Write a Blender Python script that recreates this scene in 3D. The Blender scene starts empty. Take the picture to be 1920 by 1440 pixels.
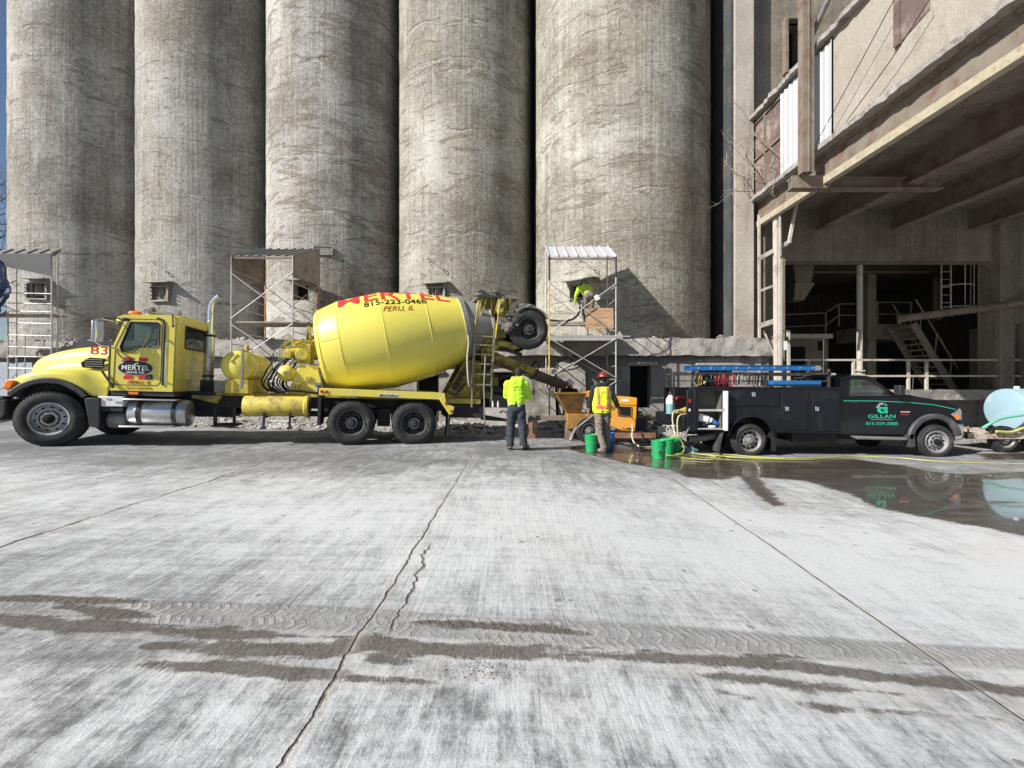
import bpy, bmesh, math, random
import numpy as np
from mathutils import Vector, Matrix, noise as mnoise
PI = math.pi
R_ = math.radians
sc = bpy.context.scene
C = sc.collection
# ---------------------------------------------------------------- camera
FPX = 860.0
CAMZ = 1.45
cam_d = bpy.data.cameras.new("camera"); cam = bpy.data.objects.new("camera", cam_d); C.objects.link(cam)
cam_d.sensor_width = 36; cam_d.lens = FPX / 1920 * 36
cam_d.clip_start = .05; cam_d.clip_end = 3000
cam.location = (0, 0, CAMZ); cam.rotation_euler = (PI / 2, 0, 0)
sc.camera = cam
# ---------------------------------------------------------------- light
SUN_AZ, SUN_EL = 31.0, 34.5          # travel direction from +X towards +Y, elevation
world = bpy.data.worlds.new("World"); sc.world = world; world.use_nodes = True
wn = world.node_tree.nodes; wl = world.node_tree.links
sky = wn.new("ShaderNodeTexSky"); sky.sky_type = 'NISHITA'; sky.sun_disc = False
a = R_(SUN_AZ)
to_sun = Vector((-math.cos(a) * math.cos(R_(SUN_EL)), -math.sin(a) * math.cos(R_(SUN_EL)), math.sin(R_(SUN_EL))))
sky.sun_elevation = R_(SUN_EL); sky.sun_rotation = math.atan2(to_sun.x, to_sun.y)
sky.air_density = 1.0; sky.dust_density = .6; sky.ozone_density = 3.0
wl.new(sky.outputs[0], wn["Background"].inputs[0]); wn["Background"].inputs[1].default_value = .06
sl = bpy.data.lights.new("sun", 'SUN'); sl.energy = 4.9; sl.angle = R_(.5); sl.color = (1, .96, .90)
so = bpy.data.objects.new("sun", sl); C.objects.link(so)
so.rotation_euler = to_sun.to_track_quat('Z', 'Y').to_euler()
sc.view_settings.view_transform = 'Standard'; sc.view_settings.look = 'None'
sc.view_settings.exposure = .53; sc.view_settings.gamma = 1
sc.cycles.max_bounces = 8
sc.cycles.transparent_max_bounces = 12
rnd = random.Random(7)

# ---------------------------------------------------------------- ground height
_gx = [-60, -14, -9, -6, -3, 0, 1.2, 2.2, 3.5, 5, 8, 60]
_gz = [1.6, .385, .232, .135, .055, .03, -.04, -.13, -.215, -.265, -.3, -.3]
def gz(x, y=0):
    s = 0
    for d in (-.6, -.3, 0, .3, .6):
        s += float(np.interp(x + d, _gx, _gz))
    return s / 5
def gpt(px, py):
    """point of the yard surface seen at a photograph pixel"""
    z = 0
    for _ in range(12):
        Y = FPX * (CAMZ - z) / (py - 720.0); X = (px - 960) / FPX * Y; z = gz(X)
    return X, Y
def P(px, py, Y):
    return Vector(((px - 960) / FPX * Y, Y, CAMZ - (py - 720) / FPX * Y))

# ---------------------------------------------------------------- node helpers
class NT:
    def __init__(s, name):
        s.m = bpy.data.materials.new(name); s.m.use_nodes = True
        s.t = s.m.node_tree; s.n = s.t.nodes; s.l = s.t.links
        s.b = s.n["Principled BSDF"]
        s.tc = s.n.new("ShaderNodeTexCoord")
    def link(s, a, b): s.l.new(a, b)
    def setin(s, inp, v):
        if hasattr(v, 'is_output') or isinstance(v, bpy.types.NodeSocket): s.l.new(v, inp)
        else: inp.default_value = v
    def math(s, op, a, b=None, c=None, clamp=False):
        n = s.n.new("ShaderNodeMath"); n.operation = op; n.use_clamp = clamp
        s.setin(n.inputs[0], a)
        if b is not None: s.setin(n.inputs[1], b)
        if c is not None: s.setin(n.inputs[2], c)
        return n.outputs[0]
    def mapping(s, src, scale=(1, 1, 1), loc=(0, 0, 0), rot=(0, 0, 0)):
        n = s.n.new("ShaderNodeMapping"); s.l.new(src, n.inputs[0])
        n.inputs['Scale'].default_value = scale; n.inputs['Location'].default_value = loc; n.inputs['Rotation'].default_value = rot
        return n.outputs[0]
    def noise(s, src, scale=5, detail=4, rough=.5, dist=0, out=0):
        n = s.n.new("ShaderNodeTexNoise"); s.l.new(src, n.inputs['Vector'])
        n.inputs['Scale'].default_value = scale; n.inputs['Detail'].default_value = detail
        n.inputs['Roughness'].default_value = rough; n.inputs['Distortion'].default_value = dist
        return n.outputs[out]
    def vor(s, src, scale=5, feature='F1', rnd=1.0):
        n = s.n.new("ShaderNodeTexVoronoi"); n.feature = feature; s.l.new(src, n.inputs['Vector'])
        n.inputs['Scale'].default_value = scale; n.inputs['Randomness'].default_value = rnd
        return n.outputs['Distance']
    def ramp(s, fac, stops):
        n = s.n.new("ShaderNodeValToRGB"); s.setin(n.inputs[0], fac)
        e = n.color_ramp.elements
        while len(e) < len(stops): e.new(.5)
        for k, (p, c) in enumerate(stops):
            e[k].position = p; e[k].color = (c, c, c, 1) if isinstance(c, (int, float)) else (c[0], c[1], c[2], 1)
        return n.outputs[0]
    def smooth(s, v, lo, hi):
        n = s.n.new("ShaderNodeMapRange"); n.interpolation_type = 'SMOOTHSTEP'
        s.setin(n.inputs[0], v); n.inputs[1].default_value = lo; n.inputs[2].default_value = hi
        return n.outputs[0]
    def mix(s, fac, a, b, mode='MIX'):
        n = s.n.new("ShaderNodeMix"); n.data_type = 'RGBA'; n.blend_type = mode
        s.setin(n.inputs[0], fac)
        for i, v in ((6, a), (7, b)):
            if isinstance(v, (tuple, list)): v = (v[0], v[1], v[2], 1)
            s.setin(n.inputs[i], v)
        return n.outputs[2]
    def bump(s, h, strength=.3, dist=.02, prev=None):
        n = s.n.new("ShaderNodeBump"); s.setin(n.inputs['Height'], h)
        n.inputs['Strength'].default_value = strength; n.inputs['Distance'].default_value = dist
        if prev is not None: s.l.new(prev, n.inputs['Normal'])
        return n.outputs[0]
    def sep(s, src):
        n = s.n.new("ShaderNodeSeparateXYZ"); s.l.new(src, n.inputs[0]); return n.outputs
    def comb(s, x, y, z):
        n = s.n.new("ShaderNodeCombineXYZ")
        for i, v in enumerate((x, y, z)): s.setin(n.inputs[i], v)
        return n.outputs[0]
    def out(s, color=None, rough=None, metal=None, normal=None, spec=None, coat=None):
        if color is not None:
            s.setin(s.b.inputs['Base Color'], (*color[:3], 1) if isinstance(color, (tuple, list)) else color)
        if rough is not None: s.setin(s.b.inputs['Roughness'], rough)
        if metal is not None: s.setin(s.b.inputs['Metallic'], metal)
        if normal is not None: s.l.new(normal, s.b.inputs['Normal'])
        if spec is not None: s.setin(s.b.inputs['Specular IOR Level'], spec)
        if coat is not None: s.setin(s.b.inputs['Coat Weight'], coat)
        return s.m

def paint(name, col, rough=.45, metal=0, var=.12, scale=3.0, dirt=None, damt=.0, bump=0.0, coat=0, dscale=2.2, spec=None):
    t = NT(name); o = t.tc.outputs['Object']
    n1 = t.noise(o, scale, 6, .6)
    c = t.mix(n1, tuple(min(1, x * (1 - var)) for x in col), tuple(min(1, x * (1 + var)) for x in col))
    r = rough
    if dirt:
        n2 = t.noise(o, dscale, 8, .68, .4)
        f = t.smooth(n2, .62 - damt * .35, .80 - damt * .2)
        f = t.math('MULTIPLY', f, .85)
        c = t.mix(f, c, dirt)
        r = t.math('ADD', t.math('MULTIPLY', f, .35), rough, clamp=True)
    nb = None
    if bump: nb = t.bump(t.noise(o, scale * 6, 6, .65), bump, .01)
    return t.out(c, r, metal, nb, coat=coat or None, spec=spec)

def concrete(name, col, dark, scale=1.0, streak=.5, bump=.4, dirt=(.16, .13, .10), vert=True):
    t = NT(name); o = t.tc.outputs['Object']
    n1 = t.noise(o, .7 * scale, 8, .6)
    n2 = t.noise(t.mapping(o, (7, 7, .35) if vert else (1, 1, 1)), 1.0 * scale, 6, .6)
    n3 = t.noise(o, 14 * scale, 6, .7)
    f = t.math('ADD', t.math('MULTIPLY', n1, .6), t.math('MULTIPLY', n2, streak))
    f = t.math('ADD', f, t.math('MULTIPLY', t.math('SUBTRACT', n3, .5), .6))
    c = t.mix(t.smooth(f, .3, .85), dark, col)
    d = t.smooth(t.noise(o, 1.1 * scale, 9, .7, .6), .50, .66)
    c = t.mix(t.math('MULTIPLY', d, .65), c, dirt)
    if vert:
        rn = t.smooth(t.noise(t.mapping(o, (2.6, 2.6, .22)), 1.0 * scale, 7, .68, .2), .54, .70)
        c = t.mix(t.math('MULTIPLY', rn, .5), c, tuple(x * .55 for x in dirt))
    h = t.math('ADD', t.math('MULTIPLY', n3, .5), t.noise(o, 3 * scale, 8, .65))
    return t.out(c, .93, 0, t.bump(h, bump, .05), spec=.2)

# ---------------------------------------------------------------- mesh helpers
class MB:
    def __init__(s): s.v = []; s.f = []; s.M = None
    def add(s, vs, fs):
        b = len(s.v)
        if s.M is not None: vs = [tuple(s.M @ Vector(v)) for v in vs]
        s.v.extend([tuple(v) for v in vs]); s.f.extend([tuple(i + b for i in f) for f in fs]); return s
    def box(s, x0, x1, y0, y1, z0, z1):
        vs = [(x, y, z) for x in (x0, x1) for y in (y0, y1) for z in (z0, z1)]
        return s.add(vs, [(0, 1, 3, 2), (4, 6, 7, 5), (0, 4, 5, 1), (2, 3, 7, 6), (0, 2, 6, 4), (1, 5, 7, 3)])
    def bar(s, p0, p1, w, h=None, up=(0, 0, 1)):
        h = h or w; p0 = Vector(p0); p1 = Vector(p1); d = (p1 - p0).normalized(); up = Vector(up)
        if abs(d.dot(up)) > .98: up = Vector((1, 0, 0))
        sx = d.cross(up).normalized() * w / 2; sy = sx.cross(d).normalized() * h / 2
        vs = [p + a * sx + b * sy for p in (p0, p1) for a, b in ((-1, -1), (1, -1), (1, 1), (-1, 1))]
        return s.add(vs, [(3, 2, 1, 0), (4, 5, 6, 7), (0, 1, 5, 4), (1, 2, 6, 5), (2, 3, 7, 6), (3, 0, 4, 7)])
    def cyl(s, p0, p1, r0, r1=None, n=16, caps=True):
        r1 = r0 if r1 is None else r1
        p0 = Vector(p0); p1 = Vector(p1); d = (p1 - p0).normalized()
        up = Vector((0, 0, 1)) if abs(d.z) < .95 else Vector((1, 0, 0))
        e1 = d.cross(up).normalized(); e2 = d.cross(e1)
        vs = []
        for p, r in ((p0, r0), (p1, r1)):
            for k in range(n):
                a = 2 * PI * k / n; vs.append(p + r * (math.cos(a) * e1 + math.sin(a) * e2))
        fs = [(k, (k + 1) % n, n + (k + 1) % n, n + k) for k in range(n)]
        if caps: fs += [tuple(range(n - 1, -1, -1)), tuple(range(n, 2 * n))]
        return s.add(vs, fs)
    def tube(s, pts, r, n=8, closed=False):
        pts = [Vector(p) for p in pts]; rs = r if isinstance(r, (list, tuple)) else [r] * len(pts)
        vs = []; N = len(pts); prev = None
        for i, p in enumerate(pts):
            a = pts[i - 1] if i > 0 or closed else pts[0]; b = pts[(i + 1) % N] if i < N - 1 or closed else pts[-1]
            d = (b - a).normalized()
            if prev is None:
                up = Vector((0, 0, 1)) if abs(d.z) < .9 else Vector((1, 0, 0)); e1 = d.cross(up).normalized()
            else:
                e1 = (prev - d * prev.dot(d)).normalized()
            prev = e1; e2 = d.cross(e1)
            for k in range(n):
                t = 2 * PI * k / n; vs.append(p + rs[i] * (math.cos(t) * e1 + math.sin(t) * e2))
        fs = []
        for i in range(N - 1 + (1 if closed else 0)):
            j = (i + 1) % N
            for k in range(n): fs.append((i * n + k, i * n + (k + 1) % n, j * n + (k + 1) % n, j * n + k))
        if not closed: fs += [tuple(range(n - 1, -1, -1)), tuple((N - 1) * n + k for k in range(n))]
        return s.add(vs, fs)
    def lathe(s, prof, p0=(0, 0, 0), axis=(0, 0, 1), n=24, ref=None):
        """prof: list of (distance along axis, radius)"""
        p0 = Vector(p0); d = Vector(axis).normalized()
        up = Vector(ref) if ref else (Vector((0, 0, 1)) if abs(d.z) < .95 else Vector((1, 0, 0)))
        e1 = d.cross(up).normalized(); e2 = d.cross(e1); vs = []
        for (t, r) in prof:
            for k in range(n):
                a = 2 * PI * k / n; vs.append(p0 + d * t + max(r, 1e-4) * (math.cos(a) * e1 + math.sin(a) * e2))
        fs = []
        for i in range(len(prof) - 1):
            for k in range(n): fs.append((i * n + k, i * n + (k + 1) % n, (i + 1) * n + (k + 1) % n, (i + 1) * n + k))
        return s.add(vs, fs)
    def prism(s, pts, y0, y1):
        """xz outline extruded in y"""
        n = len(pts)
        vs = [(x, y0, z) for x, z in pts] + [(x, y1, z) for x, z in pts]
        fs = [(k, (k + 1) % n, n + (k + 1) % n, n + k) for k in range(n)] + [tuple(range(n - 1, -1, -1)), tuple(range(n, 2 * n))]
        return s.add(vs, fs)
    def loft(s, secs, cap=True, closed=False):
        n = len(secs[0]); vs = [p for q in secs for p in q]; fs = []
        for i in range(len(secs) - 1):
            for k in range(n if closed else n - 1):
                fs.append((i * n + k, i * n + (k + 1) % n, (i + 1) * n + (k + 1) % n, (i + 1) * n + k))
        if cap: fs += [tuple(range(n)), tuple((len(secs) - 1) * n + k for k in range(n - 1, -1, -1))]
        return s.add(vs, fs)
    def ell(s, c, r, nu=12, nv=8):
        vs = []; fs = []
        rx, ry, rz = (r, r, r) if isinstance(r, (int, float)) else r
        for i in range(nv + 1):
            th = PI * i / nv
            for k in range(nu):
                ph = 2 * PI * k / nu
                vs.append((c[0] + rx * math.sin(th) * math.cos(ph), c[1] + ry * math.sin(th) * math.sin(ph), c[2] + rz * math.cos(th)))
        for i in range(nv):
            for k in range(nu): fs.append((i * nu + k, i * nu + (k + 1) % nu, (i + 1) * nu + (k + 1) % nu, (i + 1) * nu + k))
        return s.add(vs, fs)
    def rock(s, c, r, seed=0, flat=.7):
        rr = random.Random(seed); bm = bmesh.new(); bmesh.ops.create_icosphere(bm, subdivisions=1, radius=1)
        q = Matrix.Rotation(rr.random() * 6, 3, 'Z')
        vs = []
        for v in bm.verts:
            p = q @ v.co; k = r * (.65 + .55 * rr.random()); vs.append((c[0] + p.x * k * 1.2, c[1] + p.y * k, c[2] + p.z * k * flat))
        fs = [tuple(v.index for v in f.verts) for f in bm.faces]; bm.free()
        return s.add(vs, fs)
    def build(s, name, mat, parent=None, smooth=False, bevel=0, seg=2, keep=False):
        me = bpy.data.meshes.new(name); me.from_pydata(s.v, [], s.f); me.update()
        bm = bmesh.new(); bm.from_mesh(me)
        bmesh.ops.remove_doubles(bm, verts=bm.verts, dist=1e-5)
        if not keep: bmesh.ops.recalc_face_normals(bm, faces=bm.faces)
        bm.to_mesh(me); bm.free()
        return link(name, me, mat, parent, smooth, bevel, seg)
def link(name, me, mat, parent=None, smooth=False, bevel=0, seg=2):
    o = bpy.data.objects.new(name, me); C.objects.link(o)
    if mat is not None:
        me.materials.clear(); me.materials.append(mat)
    if parent is not None: o.parent = parent
    if bevel:
        b = o.modifiers.new("bevel", 'BEVEL'); b.width = bevel; b.segments = seg; b.limit_method = 'ANGLE'; b.angle_limit = R_(35)
    if smooth or bevel:
        for p in me.polygons: p.use_smooth = True
        try: me.set_sharp_from_angle(angle=R_(smooth if (smooth is not True and smooth) else 40))
        except Exception: pass
    return o
def tag(o, label, cat, group=None, kind=None):
    if label: o['label'] = label
    if cat: o['category'] = cat
    if group: o['group'] = group
    if kind: o['kind'] = kind
    return o
def thing(name, label, cat, loc=(0, 0, 0), rot=(0, 0, 0), group=None):
    o = bpy.data.objects.new(name, None); C.objects.link(o); o.empty_display_size = .2
    o.location = loc; o.rotation_euler = rot
    return tag(o, label, cat, group)
def structure(o): o['kind'] = 'structure'; return o
def dup(root, loc, rotz=0, label=None, group=None):
    r = root.copy(); C.objects.link(r); r.location = loc; r.rotation_euler = (0, 0, rotz)
    if label: r['label'] = label
    if group: r['group'] = group
    for ch in list(root.children):
        c = ch.copy(); C.objects.link(c); c.parent = r
        for g in ch.children:
            d = g.copy(); C.objects.link(d); d.parent = c
    return r
def curve_mesh(cu):
    o = bpy.data.objects.new("tmp", cu); C.objects.link(o)
    dg = bpy.context.evaluated_depsgraph_get(); dg.update()
    me = bpy.data.meshes.new_from_object(o.evaluated_get(dg))
    bpy.data.objects.remove(o); return me
def shape2d(outline, holes=(), depth=.03, off=0):
    """xz outline with holes, returned as a mesh of thickness depth, its near face at y=0 growing to +y"""
    cu = bpy.data.curves.new("c", 'CURVE'); cu.dimensions = '2D'; cu.fill_mode = 'BOTH'; cu.extrude = depth / 2
    for pts in [outline, *holes]:
        sp = cu.splines.new('POLY'); sp.points.add(len(pts) - 1); sp.use_cyclic_u = True
        for k, (x, z) in enumerate(pts): sp.points[k].co = (x, z, 0, 1)
    me = curve_mesh(cu); bpy.data.curves.remove(cu)
    me.transform(Matrix(((1, 0, 0, 0), (0, 0, 1, depth / 2 + off), (0, 1, 0, 0), (0, 0, 0, 1))))
    return me
def rrect(x0, x1, z0, z1, r, n=4):
    pts = []
    for cx, cz, a0 in ((x1 - r, z1 - r, 0), (x0 + r, z1 - r, 90), (x0 + r, z0 + r, 180), (x1 - r, z0 + r, 270)):
        for k in range(n + 1):
            a = R_(a0 + 90 * k / n); pts.append((cx + r * math.cos(a), cz + r * math.sin(a)))
    return pts
def text_mesh(s, size, depth=.004, bold=0.0, shear=0, align='CENTER', sx=1.0):
    cu = bpy.data.curves.new("t", 'FONT'); cu.body = s; cu.size = size; cu.extrude = depth / 2; cu.offset = bold; cu.shear = shear
    cu.align_x = align; cu.align_y = 'BOTTOM_BASELINE'; cu.space_character = 1.02
    me = curve_mesh(cu); bpy.data.curves.remove(cu)
    if sx != 1: me.transform(Matrix.Diagonal((sx, 1, 1, 1)))
    return me
def text_xz(name, s, x, y, z, size, mat, parent, bold=0, shear=0, width=None, depth=.004):
    """text on a surface facing -y"""
    me = text_mesh(s, size, depth, bold, shear)
    if width:
        xs = [v.co.x for v in me.vertices]; w = max(xs) - min(xs)
        me.transform(Matrix.Diagonal((width / w, 1, 1, 1)))
    me.transform(Matrix(((1, 0, 0, x), (0, 0, -1, y), (0, 1, 0, z), (0, 0, 0, 1))))
    return link(name, me, mat, parent)
def catmull(pts, n=8):
    pts = [Vector(p) for p in pts]; q = [pts[0] * 2 - pts[1]] + pts + [pts[-1] * 2 - pts[-2]]; out = []
    for i in range(1, len(q) - 2):
        for k in range(n):
            t = k / n; a, b, c, d = q[i - 1], q[i], q[i + 1], q[i + 2]
            out.append(.5 * ((2 * b) + (c - a) * t + (2 * a - 5 * b + 4 * c - d) * t * t + (3 * b - a - 3 * c + d) * t ** 3))
    out.append(pts[-1]); return out
# ================================================================ MATERIALS
def silo_material(name, seed, tone, warm):
    t = NT(name); uv = t.tc.outputs['UV']
    m0 = t.mapping(uv, (1, 1, 1), (seed * 7.3, seed * 3.1, 0))
    big = t.noise(m0, .28, 7, .62, .4)
    PK_ = [.02, .015, .07, .035, .05][seed - 1]
    st1 = t.noise(t.mapping(m0, (4.0, .10, 1)), 1.0, 5, .55)
    st2 = t.noise(t.mapping(m0, (11, .22, 1)), 1.0, 4, .55)
    fine = t.noise(m0, 7, 9, .75, .5)
    speck = t.noise(m0, 26, 4, .7)
    worm = t.noise(t.mapping(m0, (1.0, 2.0, 1)), 3.0, 8, .72, 1.6)
    f = t.math('ADD', t.math('MULTIPLY', big, .75), t.math('MULTIPLY', st1, .20))
    f = t.math('ADD', f, t.math('MULTIPLY', st2, .22))
    f = t.math('ADD', f, t.math('MULTIPLY', t.math('SUBTRACT', fine, .5), .62))
    f = t.math('ADD', f, t.math('MULTIPLY', t.math('SUBTRACT', worm, .5), .45))
    f = t.math('ADD', f, t.math('MULTIPLY', t.math('SUBTRACT', speck, .5), .30))
    light = (.60 * tone, .59 * tone, (.56 - .045 * warm) * tone); dark = (.20 * tone, (.183 - .006 * warm) * tone, (.158 - .02 * warm) * tone)
    c = t.mix(t.smooth(f, .36, .88), dark, light)
    tint = t.smooth(t.noise(m0, .45, 6, .6, .8), .42, .62)
    c = t.mix(t.math('MULTIPLY', tint, .38), c, t.mix(1.0, c, (.80, .72, .61), 'MULTIPLY'))
    # pour joints: warped horizontal bands
    s = t.sep(m0)
    warp = t.math('ADD', t.math('MULTIPLY', t.math('SUBTRACT', t.noise(m0, .9, 5, .6), .5), .5), t.math('MULTIPLY', t.noise(t.mapping(m0, (.02, .35, 1)), 1.0, 3, .6), 5.0))
    vv = t.math('ADD', s[1], warp)
    fr = t.math('FRACT', t.math('MULTIPLY', vv, .47))
    line = t.math('SUBTRACT', 1.0, t.smooth(t.math('ABSOLUTE', t.math('SUBTRACT', fr, .5)), .004, .022))
    brk = t.smooth(t.noise(t.mapping(m0, (.6, 2.5, 1)), 1.3, 4, .6), .42, .60)
    line = t.math('MULTIPLY', line, brk)
    lip = t.math('MULTIPLY', t.math('SUBTRACT', 1.0, t.smooth(t.math('ABSOLUTE', t.math('SUBTRACT', fr, .47)), .0, .03)), brk)
    c = t.mix(t.math('MULTIPLY', lip, .35), c, (.66 * tone, .63 * tone, .57 * tone))
    c = t.mix(t.math('MULTIPLY', line, .48), c, (.15, .125, .10))
    # brown exposed-aggregate patches hugging the joints
    near = t.math('SUBTRACT', 1.0, t.smooth(t.math('ABSOLUTE', t.math('SUBTRACT', fr, .58)), .03, .30))
    pn = t.noise(t.mapping(m0, (.55, 1.9, 1)), 1.15, 8, .66, .9)
    pm = t.smooth(t.math('ADD', pn, t.math('MULTIPLY', t.math('SUBTRACT', fine, .5), .10)), .605 - PK_, .67 - PK_)
    pc = t.mix(t.smooth(t.noise(m0, 14, 6, .75, 1.0), .38, .62), (.12, .095, .068), (.36, .31, .245))
    c = t.mix(t.math('MULTIPLY', pm, .78), c, pc)
    # pale lime wash runs
    lw = t.smooth(t.noise(t.mapping(m0, (2.2, .22, 1)), 1.0, 7, .6, .3), .58, .78)
    c = t.mix(t.math('MULTIPLY', lw, .38), c, (.66, .67, .65))
    # long vertical cracks
    cn = t.math('ADD', s[0], t.math('MULTIPLY', t.math('SUBTRACT', t.noise(t.mapping(m0, (.4, 1, 1)), 1.1, 7, .6), .5), .9))
    cf = t.math('FRACT', t.math('MULTIPLY', cn, .37))
    cr = t.math('SUBTRACT', 1.0, t.smooth(t.math('ABSOLUTE', t.math('SUBTRACT', cf, .5)), .001, .0065))
    cr = t.math('MULTIPLY', cr, t.smooth(t.noise(t.mapping(m0, (.7, .5, 1)), .8, 3, .5), .48, .58))
    c = t.mix(t.math('MULTIPLY', cr, .5), c, (.14, .12, .10))
    pit = t.math('SUBTRACT', 1.0, t.smooth(t.vor(m0, 1.6), .012, .03))
    c = t.mix(t.math('MULTIPLY', pit, .8), c, (.06, .05, .04))
    h = t.math('ADD', t.math('MULTIPLY', st2, .5), t.math('MULTIPLY', fine, .55))
    h = t.math('ADD', h, t.math('MULTIPLY', worm, .55))
    h = t.math('SUBTRACT', h, t.math('MULTIPLY', line, .4)); h = t.math('ADD', h, t.math('MULTIPLY', lip, .25))
    h = t.math('SUBTRACT', h, t.math('MULTIPLY', pm, .34)); h = t.math('SUBTRACT', h, t.math('MULTIPLY', cr, .4))
    h = t.math('SUBTRACT', h, pit)
    return t.out(c, .95, 0, t.bump(h, 1.0, .05), spec=.15)

def ground_material():
    t = NT("yard_concrete"); o = t.tc.outputs['Object']; s = t.sep(o)
    def attr(n):
        a = t.n.new("ShaderNodeAttribute"); a.attribute_name = n; return a.outputs['Fac']
    mud, wet, tread, dust_tone = attr("mud"), attr("wet"), attr("tread"), attr("dust_tone")
    broomY = t.noise(t.mapping(o, (42, 1.3, 1)), 1.0, 5, .6)
    broomY2 = t.noise(t.mapping(o, (9, .5, 1), rot=(0, 0, R_(9))), 1.0, 6, .6)
    broomY3 = t.noise(t.mapping(o, (70, 3.5, 1), rot=(0, 0, R_(-14))), 1.0, 5, .65)
    scX = t.noise(t.mapping(o, (.55, 11, 1), rot=(0, 0, R_(3))), 1.0, 7, .62)
    scX2 = t.noise(t.mapping(o, (1.6, 34, 1), rot=(0, 0, R_(-2))), 1.0, 5, .6)
    big = t.noise(o, .55, 7, .62, .5)
    med = t.noise(t.mapping(o, (1.6, .7, 1)), 3.2, 9, .75, .2)
    blot = t.noise(t.mapping(o, (1.5, .8, 1)), 22, 8, .78, .2)
    fine = t.noise(o, 90, 4, .7)
    f = t.math('ADD', t.math('MULTIPLY', big, .75), t.math('MULTIPLY', broomY2, .16))
    f = t.math('ADD', f, t.math('MULTIPLY', broomY, .36)); f = t.math('ADD', f, t.math('MULTIPLY', scX, .42))
    f = t.math('ADD', f, t.math('MULTIPLY', t.math('SUBTRACT', scX2, .5), .22))
    f = t.math('ADD', f, t.math('MULTIPLY', t.math('SUBTRACT', broomY3, .5), .26))
    f = t.math('ADD', f, t.math('MULTIPLY', t.math('SUBTRACT', med, .5), t.math('ADD', .60, t.math('MULTIPLY', attr('mottle'), 1.3))))
    f = t.math('ADD', f, t.math('MULTIPLY', t.math('SUBTRACT', blot, .5), .75))
    f = t.math('ADD', f, t.math('MULTIPLY', t.math('SUBTRACT', fine, .5), .45))
    f = t.math('ADD', f, t.math('MULTIPLY', dust_tone, .24))
    c = t.mix(t.smooth(f, .44, 1.18), (.15, .152, .155), (.60, .61, .615))
    scr = t.smooth(t.noise(t.mapping(o, (64, .75, 1), (3, 1, 0), (0, 0, R_(-2))), 1.0, 3, .5), .60, .66)
    scr2 = t.smooth(t.noise(t.mapping(o, (1.1, 75, 1), (1, 7, 0), (0, 0, R_(5))), 1.0, 3, .5), .63, .68)
    scm = t.smooth(t.noise(o, 1.1, 5, .65), .42, .60)
    c = t.mix(t.math('MULTIPLY', t.math('MULTIPLY', t.math('MAXIMUM', scr, t.math('MULTIPLY', scr2, .6)), scm), .42), c, (.64, .65, .65))
    dsc = t.smooth(t.noise(t.mapping(o, (90, 2.2, 1), (8, 1, 0), (0, 0, R_(4))), 1.0, 4, .6), .60, .68)
    c = t.mix(t.math('MULTIPLY', dsc, .30), c, (.10, .10, .10))
    grit = t.smooth(t.noise(o, 150, 3, .6), .60, .68)
    c = t.mix(t.math('MULTIPLY', grit, .35), c, (.11, .105, .10))
    wht = t.smooth(t.noise(t.mapping(o, (1.3, .8, 1)), 48, 6, .8), .58, .66)
    c = t.mix(t.math('MULTIPLY', t.math('MULTIPLY', wht, t.smooth(t.noise(o, .8, 6, .7), .44, .58)), .5), c, (.66, .67, .67))
    spot = t.math('SUBTRACT', 1.0, t.smooth(t.math('ADD', t.vor(o, 3.6), t.math('MULTIPLY', t.noise(o, 30, 3, .6), .10)), .13, .16))
    spot = t.math('MULTIPLY', spot, t.smooth(t.noise(o, .9, 3, .5), .50, .56))
    c = t.mix(t.math('MULTIPLY', spot, .65), c, (.13, .115, .10))
    warm = t.smooth(t.noise(o, .35, 5, .6), .48, .7)
    c = t.mix(t.math('MULTIPLY', warm, .35), c, t.mix(1.0, c, (1.0, .93, .85), 'MULTIPLY'))
    # small dark drips
    dr = t.math('MULTIPLY', t.math('SUBTRACT', 1.0, t.smooth(t.vor(t.mapping(o, (1, 1, 1)), 1.9), .03, .05)), t.smooth(t.noise(o, .9, 2), .5, .56))
    c = t.mix(t.math('MULTIPLY', dr, .7), c, (.09, .085, .08))
    # tread prints
    wv = t.math('SINE', t.math('ADD', t.math('MULTIPLY', s[0], 2 * PI / .062), t.math('MULTIPLY', t.math('PINGPONG', s[1], .09), 55)))
    wv = t.math('ADD', wv, t.math('MULTIPLY', t.math('SUBTRACT', t.noise(o, 20, 7, .75), .5), 4.0))
    tm = t.math('MULTIPLY', t.smooth(t.math('ADD', tread, t.math('MULTIPLY', t.math('SUBTRACT', blot, .5), .9)), -.1, .35), t.math('MULTIPLY', t.smooth(wv, -.2, .7), t.smooth(t.noise(o, 11, 6, .75), .40, .56)))
    tdark = t.smooth(t.math('ADD', tread, t.math('MULTIPLY', t.math('SUBTRACT', blot, .5), .9)), -.5, .2)
    c = t.mix(t.math('MULTIPLY', tdark, .55), c, (.19, .185, .18))
    c = t.mix(t.math('MULTIPLY', tm, .60), c, (.50, .48, .45))
    # mud
    mn = t.math('ADD', mud, t.math('ADD', t.math('MULTIPLY', t.math('SUBTRACT', t.noise(t.mapping(o, (6, 15, 1)), 1.3, 7, .7), .5), 1.5), t.math('MULTIPLY', t.math('SUBTRACT', t.noise(t.mapping(o, (60, 22, 1)), 1.0, 6, .75), .5), 1.6)))
    mm = t.smooth(t.math('ADD', mn, t.math('MULTIPLY', t.math('SUBTRACT', t.noise(t.mapping(o, (2.2, 5, 1)), 1.0, 5, .6), .52), 3.2)), -.15, .45)
    mc = t.mix(t.smooth(t.noise(t.mapping(o, (34, 12, 1), rot=(0, 0, R_(25))), 2.0, 7, .8), .36, .66), (.03, .024, .018), (.165, .135, .105))
    c = t.mix(t.math('MULTIPLY', mm, .86), c, mc)
    halo = t.smooth(mn, -.75, -.05)
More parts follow.
